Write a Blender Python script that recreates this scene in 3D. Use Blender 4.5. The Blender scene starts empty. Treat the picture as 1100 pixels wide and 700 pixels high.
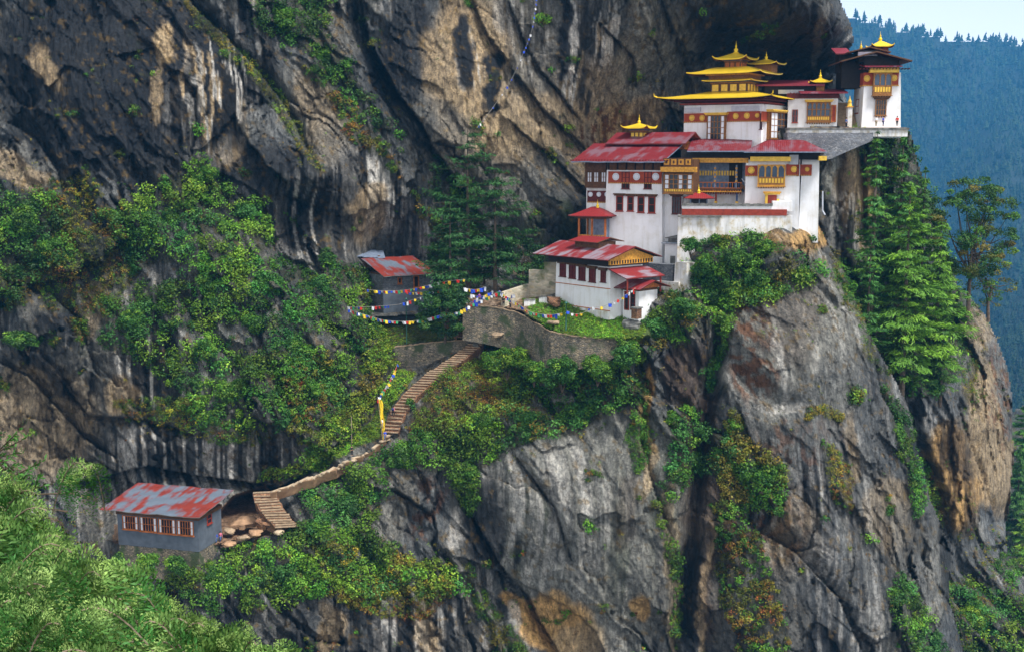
import bpy, math, random
import numpy as np
from mathutils import Vector, Matrix

R = math.radians
sc = bpy.context.scene
col = sc.collection
random.seed(7)
rng = np.random.default_rng(11)

# ------------------------------------------------------------------ camera, world, sun, exposure
F = 1300.0                      # focal length in photo pixels (photo 1100 x 700)
HOR = 165.0                     # image row of the horizon
PITCH = math.atan((350 - HOR) / F)
cam = bpy.data.objects.new('camera', bpy.data.cameras.new('camera'))
col.objects.link(cam)
cam.data.sensor_width = 36
cam.data.lens = 36 * F / 1100
cam.data.clip_start = 0.1
cam.data.clip_end = 30000
cam.rotation_euler = (math.pi / 2 - PITCH, 0, 0)
sc.camera = cam

SUN_EL, SUN_AZ = 60.0, 132.0     # azimuth clockwise from +Y (north); the light comes over the right shoulder
world = bpy.data.worlds.new('World'); sc.world = world; world.use_nodes = True
wn = world.node_tree; wn.nodes.clear()
sky = wn.nodes.new('ShaderNodeTexSky'); sky.sky_type = 'NISHITA'; sky.sun_disc = False
sky.sun_elevation = R(SUN_EL); sky.sun_rotation = R(SUN_AZ); sky.air_density = 1.0; sky.dust_density = 4.0; sky.altitude = 3000
hsv = wn.nodes.new('ShaderNodeHueSaturation'); hsv.inputs['Saturation'].default_value = 0.05
bg = wn.nodes.new('ShaderNodeBackground'); bg.inputs[1].default_value = 0.135
wo = wn.nodes.new('ShaderNodeOutputWorld')
wn.links.new(sky.outputs[0], hsv.inputs['Color']); wn.links.new(hsv.outputs[0], bg.inputs[0]); wn.links.new(bg.outputs[0], wo.inputs[0])
sun = bpy.data.objects.new('sun', bpy.data.lights.new('sun', 'SUN')); col.objects.link(sun)
sun.data.energy = 2.5; sun.data.angle = R(14); sun.data.color = (1.0, 0.96, 0.9)
sd = Vector((math.sin(R(SUN_AZ)) * math.cos(R(SUN_EL)), math.cos(R(SUN_AZ)) * math.cos(R(SUN_EL)), math.sin(R(SUN_EL))))
sun.rotation_euler = sd.to_track_quat('Z', 'Y').to_euler()
sc.view_settings.view_transform = 'Standard'; sc.view_settings.look = 'None'
sc.view_settings.exposure = 1.08; sc.view_settings.gamma = 1.0
sc.render.engine = 'CYCLES'

# ------------------------------------------------------------------ projection helpers (a pixel of the photo plus a distance = a point)
CP, SP = math.cos(PITCH), math.sin(PITCH)
def ray(px, py):
    xc = (px - 550.0) / F; yc = -(py - 350.0) / F
    return xc, CP + yc * SP, -SP + yc * CP
def P(px, py, Y):
    a, b, c = ray(px, py); return Vector((a * Y / b, Y, c * Y / b))
def Pn(px, py, Y):
    a, b, c = ray(px, py); return np.stack([a * Y / b, Y + 0 * a, c * Y / b], -1)
def proj(p):
    x, y, z = p[..., 0], p[..., 1], p[..., 2]
    d = y * CP - z * SP; u = y * SP + z * CP
    return 550 + F * x / d, 350 - F * u / d

def tag(o, label=None, cat=None, group=None, kind=None):
    if label: o['label'] = label
    if cat: o['category'] = cat
    if group: o['group'] = group
    if kind: o['kind'] = kind
    return o
def empty(name, loc, rz=0.0):
    o = bpy.data.objects.new(name, None); col.objects.link(o); o.location = loc; o.rotation_euler = (0, 0, rz)
    o.empty_display_size = 0.5
    return o

# ------------------------------------------------------------------ numpy noise
def h3(ix, iy, iz, s=0):
    n = (ix.astype(np.int64) * 374761393 + iy.astype(np.int64) * 668265263 + iz.astype(np.int64) * 2147483647 + s * 1274126177) & 0xFFFFFFFF
    n = ((n ^ (n >> 13)) * 1274126177) & 0xFFFFFFFF
    n = ((n ^ (n >> 16)) * 2246822519) & 0xFFFFFFFF
    n = n ^ (n >> 15)
    return (n & 0xFFFFFF) / float(0xFFFFFF)
def vnoise(x, y, z=None, s=0):
    if z is None: z = np.zeros_like(x)
    ix, iy, iz = np.floor(x), np.floor(y), np.floor(z)
    fx, fy, fz = x - ix, y - iy, z - iz
    fx = fx * fx * (3 - 2 * fx); fy = fy * fy * (3 - 2 * fy); fz = fz * fz * (3 - 2 * fz)
    r = 0
    for a in (0, 1):
        for b in (0, 1):
            for c in (0, 1):
                w = (fx if a else 1 - fx) * (fy if b else 1 - fy) * (fz if c else 1 - fz)
                r = r + w * h3(ix + a, iy + b, iz + c, s)
    return r * 2 - 1
def fbm(x, y, z=None, o=4, s=0, g=0.5):
    r = 0; a = 1; t = 0; f = 1
    for k in range(o):
        r = r + a * vnoise(x * f + 17.3 * k, y * f + 5.1 * k, None if z is None else z * f, s + k)
        t += a; a *= g; f *= 2.03
    return r / t
def facets(u, v, s=0, jit=0.9):
    """tilted Voronoi plates: returns offset (-1..1), crack distance, cell value"""
    iu, iv = np.floor(u), np.floor(v)
    b1 = np.full(u.shape, 9.0); b2 = np.full(u.shape, 9.0); off = np.zeros(u.shape); idv = np.zeros(u.shape)
    z = np.zeros_like(iu)
    for a in (-1, 0, 1):
        for b in (-1, 0, 1):
            cu, cv = iu + a, iv + b
            ju = cu + 0.5 + jit * (h3(cu, cv, z, s) - 0.5); jv = cv + 0.5 + jit * (h3(cu, cv, z, s + 1) - 0.5)
            du, dv = u - ju, v - jv
            d = np.sqrt(du * du + dv * dv)
            ta = (h3(cu, cv, z, s + 2) - 0.5) * 2.4; tb = (h3(cu, cv, z, s + 3) - 0.5) * 2.4; o = h3(cu, cv, z, s + 4) * 1.4 - 0.7
            near = d < b1
            b2 = np.where(near, b1, np.minimum(b2, d))
            off = np.where(near, o + ta * du + tb * dv, off)
            idv = np.where(near, h3(cu, cv, z, s + 5), idv)
            b1 = np.where(near, d, b1)
    return off, b2 - b1, idv
def sstep(a, b, x):
    t = np.clip((x - a) / (b - a), 0, 1); return t * t * (3 - 2 * t)
def inpoly(px, py, poly):
    r = np.zeros(px.shape, bool); n = len(poly)
    for i in range(n):
        x0, y0 = poly[i]; x1, y1 = poly[(i + 1) % n]
        if y0 == y1: continue
        c = ((y0 > py) != (y1 > py)) & (px < (x1 - x0) * (py - y0) / (y1 - y0) + x0)
        r ^= c
    return r
def distline(px, py, pts, closed=False):
    """distance to a polyline, signed side (+ = right of travel / below for left-to-right lines)"""
    best = np.full(px.shape, 1e9); side = np.zeros(px.shape); tt = np.zeros(px.shape)
    n = len(pts); m = n if closed else n - 1
    for i in range(m):
        x0, y0 = pts[i]; x1, y1 = pts[(i + 1) % n]
        dx, dy = x1 - x0, y1 - y0; L = dx * dx + dy * dy
        t = np.clip(((px - x0) * dx + (py - y0) * dy) / L, 0, 1)
        d = np.hypot(px - x0 - t * dx, py - y0 - t * dy)
        sg = np.sign(dx * (py - y0) - dy * (px - x0))
        k = d < best
        best = np.where(k, d, best); side = np.where(k, sg, side); tt = np.where(k, (i + t) / m, tt)
    return best, side, tt
def rbf(ctrl, c=18.0):
    A = np.array(ctrl, float); xy = A[:, :2]; v = A[:, 2]; n = len(A)
    d = np.sqrt(((xy[:, None] - xy[None]) ** 2).sum(-1) + c * c)
    M = np.zeros((n + 1, n + 1)); M[:n, :n] = d; M[:n, n] = 1; M[n, :n] = 1
    w = np.linalg.solve(M, np.append(v, 0))
    def f(px, py):
        r = np.full(px.shape, w[n])
        for i in range(n): r = r + w[i] * np.sqrt((px - xy[i, 0]) ** 2 + (py - xy[i, 1]) ** 2 + c * c)
        return r
    return f

# ------------------------------------------------------------------ materials
MATS = {}
def nmat(name):
    m = bpy.data.materials.new(name); m.use_nodes = True; MATS[name] = m
    return m, m.node_tree, m.node_tree.nodes['Principled BSDF']
def tex_noise(nt, scale, detail=4, rough=0.55, coord='Object', vec=None):
    n = nt.nodes.new('ShaderNodeTexNoise'); n.inputs['Scale'].default_value = scale; n.inputs['Detail'].default_value = detail; n.inputs['Roughness'].default_value = rough
    if vec is None:
        tc = nt.nodes.new('ShaderNodeTexCoord'); vec = tc.outputs[coord]
    nt.links.new(vec, n.inputs['Vector'])
    return n
def mix(nt, fac, a, b, mode='MIX'):
    m = nt.nodes.new('ShaderNodeMix'); m.data_type = 'RGBA'; m.blend_type = mode
    if isinstance(fac, float): m.inputs[0].default_value = fac
    else: nt.links.new(fac, m.inputs[0])
    for s, v in ((6, a), (7, b)):
        if isinstance(v, tuple): m.inputs[s].default_value = v + (1,) if len(v) == 3 else v
        else: nt.links.new(v, m.inputs[s])
    return m.outputs[2]
def ramp(nt, val, stops):
    r = nt.nodes.new('ShaderNodeValToRGB'); e = r.color_ramp.elements
    while len(e) > 1: e.remove(e[-1])
    e[0].position = stops[0][0]; e[0].color = tuple(stops[0][1]) + (1,)
    for p, c in stops[1:]:
        q = e.new(p); q.color = tuple(c) + (1,)
    nt.links.new(val, r.inputs[0]); return r.outputs[0]
def bump(nt, bs, h, strength, dist):
    b = nt.nodes.new('ShaderNodeBump'); b.inputs['Strength'].default_value = strength; b.inputs['Distance'].default_value = dist
    nt.links.new(h, b.inputs['Height']); nt.links.new(b.outputs[0], bs.inputs['Normal'])
def simple(name, c, rough=0.7, var=0.25, scale=3.0, metallic=0.0, b=0.0, c2=None, spec=0.3):
    m, nt, bs = nmat(name)
    n = tex_noise(nt, scale)
    dark = tuple(x * (1 - var) for x in c); light = tuple(min(1, x * (1 + var)) for x in (c2 or c))
    o = ramp(nt, n.outputs[0], [(0.3, dark), (0.7, light)])
    nt.links.new(o, bs.inputs['Base Color']); bs.inputs['Roughness'].default_value = rough; bs.inputs['Metallic'].default_value = metallic
    bs.inputs['Specular IOR Level'].default_value = spec
    if b: bump(nt, bs, tex_noise(nt, scale * 6).outputs[0], 0.6, b)
    return m
def attr_mat(name, rough=0.75, nscale=1.2, bdist=0.12, transl=0.0, fine=0.35, spec=0.3):
    m, nt, bs = nmat(name)
    at = nt.nodes.new('ShaderNodeAttribute'); at.attribute_name = 'Col'
    geo = nt.nodes.new('ShaderNodeNewGeometry')
    c = at.outputs[0]
    if fine:
        n = tex_noise(nt, nscale, 8, 0.7, vec=geo.outputs['Position'])
        g = ramp(nt, n.outputs[0], [(0.3, (1 - fine,) * 3), (0.7, (1 + fine,) * 3)])
        c = mix(nt, 1.0, at.outputs[0], g, 'MULTIPLY')
        if bdist: bump(nt, bs, n.outputs[0], 0.9, bdist)
    nt.links.new(c, bs.inputs['Base Color']); bs.inputs['Roughness'].default_value = rough
    bs.inputs['Specular IOR Level'].default_value = spec
    if transl:
        tr = nt.nodes.new('ShaderNodeBsdfTranslucent'); nt.links.new(c, tr.inputs[0])
        ms = nt.nodes.new('ShaderNodeMixShader'); ms.inputs[0].default_value = transl
        out = nt.nodes['Material Output']
        nt.links.new(bs.outputs[0], ms.inputs[1]); nt.links.new(tr.outputs[0], ms.inputs[2]); nt.links.new(ms.outputs[0], out.inputs[0])
    return m

# rock: albedo mapped per vertex, broken up by upright grain, chips and cracks
m, nt, bs = nmat('rock')
at = nt.nodes.new('ShaderNodeAttribute'); at.attribute_name = 'Col'; geo = nt.nodes.new('ShaderNodeNewGeometry')
def mapped(sx, sy, sz, rx=0.0, ry=0.0):
    mp = nt.nodes.new('ShaderNodeMapping'); mp.inputs['Scale'].default_value = (sx, sy, sz); mp.inputs['Rotation'].default_value = (rx, ry, 0); nt.links.new(geo.outputs['Position'], mp.inputs[0]); return mp.outputs[0]
g1 = tex_noise(nt, 1.3, 9, 0.72, vec=mapped(1.3, 1.0, 0.22)); g2 = tex_noise(nt, 2.6, 8, 0.75, vec=mapped(1, 1, 1)); 
vo = nt.nodes.new('ShaderNodeTexVoronoi'); vo.inputs['Scale'].default_value = 0.9; nt.links.new(mapped(1.2, 1, .5, 0, .5), vo.inputs['Vector'])
ve = nt.nodes.new('ShaderNodeTexVoronoi'); ve.feature = 'DISTANCE_TO_EDGE'; ve.inputs['Scale'].default_value = 0.33
dst = nt.nodes.new('ShaderNodeVectorMath'); dst.operation = 'MULTIPLY_ADD'; nt.links.new(g2.outputs['Color'], dst.inputs[0]); dst.inputs[1].default_value = (2.2, 2.2, 2.2); nt.links.new(mapped(1.3, .6, .6, 0, .7), dst.inputs[2]); nt.links.new(dst.outputs[0], ve.inputs['Vector'])
c = mix(nt, 1.0, at.outputs[0], ramp(nt, g1.outputs[0], [(0.32, (0.42, 0.43, 0.45)), (0.5, (1, 1, 1)), (0.68, (1.55, 1.5, 1.45))]), 'MULTIPLY')
c = mix(nt, 1.0, c, ramp(nt, g2.outputs[0], [(0.34, (0.55, 0.55, 0.57)), (0.5, (1, 1, 1)), (0.66, (1.5, 1.5, 1.5))]), 'MULTIPLY')
c = mix(nt, 1.0, c, ramp(nt, ve.outputs['Distance'], [(0.0, (0.35, 0.33, 0.32)), (0.035, (1, 1, 1))]), 'MULTIPLY')
nt.links.new(c, bs.inputs['Base Color']); bs.inputs['Roughness'].default_value = 0.6; bs.inputs['Specular IOR Level'].default_value = 0.3
b1 = nt.nodes.new('ShaderNodeBump'); b1.inputs['Strength'].default_value = 1.0; b1.inputs['Distance'].default_value = 0.6; nt.links.new(g1.outputs[0], b1.inputs['Height'])
b2 = nt.nodes.new('ShaderNodeBump'); b2.inputs['Strength'].default_value = 1.0; b2.inputs['Distance'].default_value = 0.5; nt.links.new(g2.outputs[0], b2.inputs['Height']); nt.links.new(b1.outputs[0], b2.inputs['Normal'])
b3 = nt.nodes.new('ShaderNodeBump'); b3.inputs['Strength'].default_value = 0.9; b3.inputs['Distance'].default_value = 0.5; nt.links.new(vo.outputs['Distance'], b3.inputs['Height']); nt.links.new(b2.outputs[0], b3.inputs['Normal'])
nt.links.new(b3.outputs[0], bs.inputs['Normal'])
attr_mat('leaf', 0.55, transl=0.22, fine=0.0, spec=0.25)
m, nt, bs = nmat('whitewash')
tc = nt.nodes.new('ShaderNodeTexCoord'); mp = nt.nodes.new('ShaderNodeMapping'); mp.inputs['Scale'].default_value = (1.8, 1.8, 0.16)
nt.links.new(tc.outputs['Object'], mp.inputs[0])
s1 = tex_noise(nt, 1.0, 6, 0.6, vec=mp.outputs[0]); s2 = tex_noise(nt, 0.45, 6, 0.6)
c = ramp(nt, s1.outputs[0], [(0.30, (0.74, 0.735, 0.73)), (0.48, (0.84, 0.855, 0.89)), (0.7, (0.87, 0.88, 0.91))])
c = mix(nt, 1.0, c, ramp(nt, s2.outputs[0], [(0.30, (0.86, 0.84, 0.79)), (0.5, (1, 1, 1))]), 'MULTIPLY')
nt.links.new(c, bs.inputs['Base Color']); bs.inputs['Roughness'].default_value = 0.9
bump(nt, bs, tex_noise(nt, 2.5, 5).outputs[0], 0.5, 0.06)
# old lime wash with grime running down from the eaves and bare patches
m, nt, bs = nmat('old_whitewash')
tc = nt.nodes.new('ShaderNodeTexCoord'); mp = nt.nodes.new('ShaderNodeMapping'); mp.inputs['Scale'].default_value = (1.6, 1.6, 0.22)
nt.links.new(tc.outputs['Object'], mp.inputs[0])
s1 = tex_noise(nt, 1.0, 5, 0.6, vec=mp.outputs[0]); s2 = tex_noise(nt, 0.8, 6, 0.65)
c = ramp(nt, s2.outputs[0], [(0.30, (0.42, 0.30, 0.16)), (0.42, (0.66, 0.62, 0.54)), (0.55, (0.76, 0.76, 0.78))])
c = mix(nt, 1.0, c, ramp(nt, s1.outputs[0], [(0.3, (0.62, 0.62, 0.6)), (0.55, (1, 1, 1))]), 'MULTIPLY')
nt.links.new(c, bs.inputs['Base Color']); bs.inputs['Roughness'].default_value = 0.9
bump(nt, bs, s2.outputs[0], 0.5, 0.08)
simple('kemar_red', (0.34, 0.055, 0.022), 0.7, 0.25, 1.2)
simple('dark_red_wood', (0.10, 0.012, 0.010), 0.6, 0.35, 2.0)
simple('red_wood', (0.26, 0.035, 0.018), 0.6, 0.3, 2.0)
simple('ochre_paint', (0.55, 0.27, 0.035), 0.6, 0.35, 3.0)
simple('gold_paint', (0.78, 0.50, 0.06), 0.5, 0.2, 2.0)
simple('gold_roof', (0.85, 0.58, 0.03), 0.38, 0.12, 0.6, metallic=0.25)
simple('brown_timber', (0.10, 0.045, 0.018), 0.7, 0.4, 2.5)
simple('carved_timber', (0.26, 0.115, 0.03), 0.7, 0.6, 6.0)
simple('orange_timber', (0.42, 0.13, 0.03), 0.7, 0.4, 2.0)
simple('black_timber', (0.016, 0.012, 0.011), 0.7, 0.4, 2.0)
simple('blue_paint', (0.05, 0.09, 0.20), 0.6, 0.4, 3.0)
simple('slate_blue_paint', (0.16, 0.20, 0.28), 0.7, 0.3, 2.0)
simple('grey_parapet', (0.50, 0.53, 0.60), 0.85, 0.15, 1.2)
simple('window_dark', (0.012, 0.016, 0.028), 0.25, 0.3, 1.0, spec=0.5)
simple('window_blue', (0.03, 0.06, 0.11), 0.25, 0.3, 1.0, spec=0.5)
simple('paper_pane', (0.72, 0.76, 0.84), 0.7, 0.1, 1.0)
simple('pale_step', (0.46, 0.36, 0.25), 0.9, 0.3, 1.0, b=0.05)
simple('cement', (0.095, 0.115, 0.145), 0.9, 0.22, 0.9, b=0.03)
simple('slate_stone', (0.16, 0.16, 0.15), 0.85, 0.5, 1.5, b=0.08)
simple('path_dirt', (0.36, 0.22, 0.13), 0.95, 0.4, 0.8, b=0.06)
simple('step_stone', (0.34, 0.25, 0.165), 0.9, 0.35, 1.7, b=0.05)
simple('green_pole', (0.05, 0.16, 0.13), 0.6, 0.2, 1.0)
simple('bark', (0.10, 0.075, 0.055), 0.9, 0.5, 2.0, b=0.04)
simple('pale_bark', (0.24, 0.19, 0.14), 0.9, 0.4, 2.0, b=0.04)
simple('bank_soil', (0.05, 0.05, 0.025), 0.95, 0.5, 0.8, b=0.1)
simple('skin', (0.42, 0.22, 0.13), 0.6, 0.05)
simple('hair', (0.015, 0.011, 0.01), 0.6, 0.1)
simple('cord', (0.35, 0.33, 0.30), 0.8, 0.1)
for nme, cc in (('flag_blue', (0.02, 0.07, 0.50)), ('flag_white', (0.72, 0.74, 0.78)), ('flag_red', (0.62, 0.03, 0.02)), ('flag_green', (0.05, 0.30, 0.12)), ('flag_yellow', (0.80, 0.56, 0.03)),
                ('cloth_navy', (0.03, 0.045, 0.14)), ('cloth_black', (0.02, 0.02, 0.025)), ('cloth_pink', (0.55, 0.14, 0.22)), ('cloth_purple', (0.16, 0.04, 0.26)), ('cloth_khaki', (0.30, 0.25, 0.16)), ('cloth_denim', (0.06, 0.11, 0.26))):
    simple(nme, cc, 0.8, 0.12, 2.0)
# masonry: irregular stones with mortar, walls stand in any direction so the courses follow the height
def masonry(name, cols, mortar, scale=2.2, moss=None):
    m, nt, bs = nmat(name)
    tc = nt.nodes.new('ShaderNodeTexCoord'); mp = nt.nodes.new('ShaderNodeMapping'); mp.inputs['Scale'].default_value = (1, 1, 2.0)
    nt.links.new(tc.outputs['Object'], mp.inputs[0])
    v = nt.nodes.new('ShaderNodeTexVoronoi'); v.inputs['Scale'].default_value = scale; nt.links.new(mp.outputs[0], v.inputs['Vector'])
    v2 = nt.nodes.new('ShaderNodeTexVoronoi'); v2.feature = 'DISTANCE_TO_EDGE'; v2.inputs['Scale'].default_value = scale; nt.links.new(mp.outputs[0], v2.inputs['Vector'])
    sep = nt.nodes.new('ShaderNodeSeparateColor'); nt.links.new(v.outputs['Color'], sep.inputs[0])
    st = ramp(nt, sep.outputs[0], [(i / max(1, len(cols) - 1), c) for i, c in enumerate(cols)])
    ed = ramp(nt, v2.outputs['Distance'], [(0.02, (1, 1, 1)), (0.09, (0, 0, 0))])
    c = mix(nt, ed, st, mortar)
    n = tex_noise(nt, 0.5, 5)
    c = mix(nt, 1.0, c, ramp(nt, n.outputs[0], [(0.3, (0.6, 0.6, 0.6)), (0.7, (1.25, 1.2, 1.15))]), 'MULTIPLY')
    if moss: c = mix(nt, ramp(nt, tex_noise(nt, 0.35, 5).outputs[0], [(0.52, (0, 0, 0)), (0.62, (1, 1, 1))]), c, moss)
    nt.links.new(c, bs.inputs['Base Color']); bs.inputs['Roughness'].default_value = 0.9
    bump(nt, bs, v2.outputs['Distance'], 0.8, 0.12)
masonry('stone_masonry', [(0.10, 0.10, 0.085), (0.26, 0.22, 0.16), (0.17, 0.16, 0.14), (0.34, 0.28, 0.19), (0.08, 0.08, 0.075)], (0.06, 0.055, 0.045), 2.1, moss=(0.05, 0.07, 0.03))
masonry('blue_masonry', [(0.14, 0.16, 0.20), (0.20, 0.22, 0.25), (0.10, 0.11, 0.13), (0.25, 0.26, 0.28)], (0.10, 0.11, 0.13), 2.4)
masonry('cream_masonry', [(0.55, 0.47, 0.32), (0.40, 0.36, 0.27), (0.66, 0.60, 0.48), (0.30, 0.31, 0.22)], (0.5, 0.46, 0.38), 1.2, moss=(0.14, 0.16, 0.07))
masonry('brown_masonry', [(0.22, 0.10, 0.05), (0.30, 0.16, 0.08), (0.15, 0.075, 0.045)], (0.06, 0.04, 0.03), 2.2)
# painted sheet metal roofs: red paint gone to bare blue grey in patches, ribs along local y
def sheet_roof(name, red, bare, amt, axis=0, ribs=6.0):
    m, nt, bs = nmat(name)
    tc = nt.nodes.new('ShaderNodeTexCoord'); mp = nt.nodes.new('ShaderNodeMapping')
    mp.inputs['Scale'].default_value = (0.9, 0.16, 0.3) if axis == 0 else (0.16, 0.9, 0.3)
    nt.links.new(tc.outputs['Object'], mp.inputs[0])
    n = tex_noise(nt, 1.0, 6, 0.62, vec=mp.outputs[0]); n2 = tex_noise(nt, 0.22, 4, 0.5)
    ad = nt.nodes.new('ShaderNodeMath'); ad.operation = 'ADD'; nt.links.new(n.outputs[0], ad.inputs[0]); nt.links.new(n2.outputs[0], ad.inputs[1])
    k = ramp(nt, ad.outputs[0], [(0.0, (0, 0, 0)), (0.5, (0, 0, 0)), (1, (1, 1, 1))])
    # threshold
    mr = nt.nodes.new('ShaderNodeMapRange'); mr.inputs['From Min'].default_value = 1.0 - amt - 0.06; mr.inputs['From Max'].default_value = 1.0 - amt + 0.10
    nt.links.new(ad.outputs[0], mr.inputs['Value'])
    n3 = tex_noise(nt, 2.5, 5)
    redc = mix(nt, n3.outputs[0], tuple(x * 0.6 for x in red), tuple(min(1, x * 1.5) for x in red))
    c = mix(nt, mr.outputs[0], redc, mix(nt, n3.outputs[0], tuple(x * 0.75 for x in bare), tuple(x * 1.3 for x in bare)))
    nt.links.new(c, bs.inputs['Base Color']); bs.inputs['Roughness'].default_value = 0.55; bs.inputs['Specular IOR Level'].default_value = 0.35
    w = nt.nodes.new('ShaderNodeTexWave'); w.wave_type = 'BANDS'; w.bands_direction = 'X' if axis == 0 else 'Y'; w.inputs['Scale'].default_value = ribs / 6.0
    nt.links.new(tc.outputs['Object'], w.inputs['Vector']); bump(nt, bs, w.outputs[0], 0.5, 0.06)
sheet_roof('red_roof', (0.165, 0.013, 0.018), (0.17, 0.085, 0.11), -0.05)
sheet_roof('plain_red_roof', (0.22, 0.015, 0.016), (0.2, 0.08, 0.09), -0.16)
sheet_roof('faded_roof', (0.21, 0.018, 0.020), (0.25, 0.20, 0.24), -0.02)
sheet_roof('worn_roof', (0.20, 0.028, 0.018), (0.12, 0.15, 0.195), 0.04)
sheet_roof('maroon_roof', (0.20, 0.02, 0.035), (0.25, 0.2, 0.25), -0.2)
sheet_roof('tin_roof', (0.30, 0.33, 0.38), (0.20, 0.24, 0.30), 0.0)

# ------------------------------------------------------------------ mesh helpers
def np_mesh(name, V, Q, colors=None, mat=None, tris=False, smooth=False):
    me = bpy.data.meshes.new(name); n = 3 if tris else 4
    me.vertices.add(len(V)); me.vertices.foreach_set('co', np.ascontiguousarray(V, np.float32).ravel())
    me.loops.add(len(Q) * n); me.loops.foreach_set('vertex_index', np.ascontiguousarray(Q, np.int32).ravel())
    me.polygons.add(len(Q)); me.polygons.foreach_set('loop_start', np.arange(0, len(Q) * n, n, dtype=np.int32))
    me.polygons.foreach_set('loop_total', np.full(len(Q), n, np.int32))
    if smooth: me.polygons.foreach_set('use_smooth', np.ones(len(Q), bool))
    if colors is not None:
        ca = me.color_attributes.new('Col', 'FLOAT_COLOR', 'POINT')
        c4 = np.concatenate([colors, np.ones((len(colors), 1))], 1).astype(np.float32)
        ca.data.foreach_set('color', c4.ravel())
    me.update(calc_edges=True)
    if mat: me.materials.append(MATS[mat])
    return me
def link(name, me, parent=None):
    o = bpy.data.objects.new(name, me); col.objects.link(o)
    if parent is not None: o.parent = parent
    return o

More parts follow.
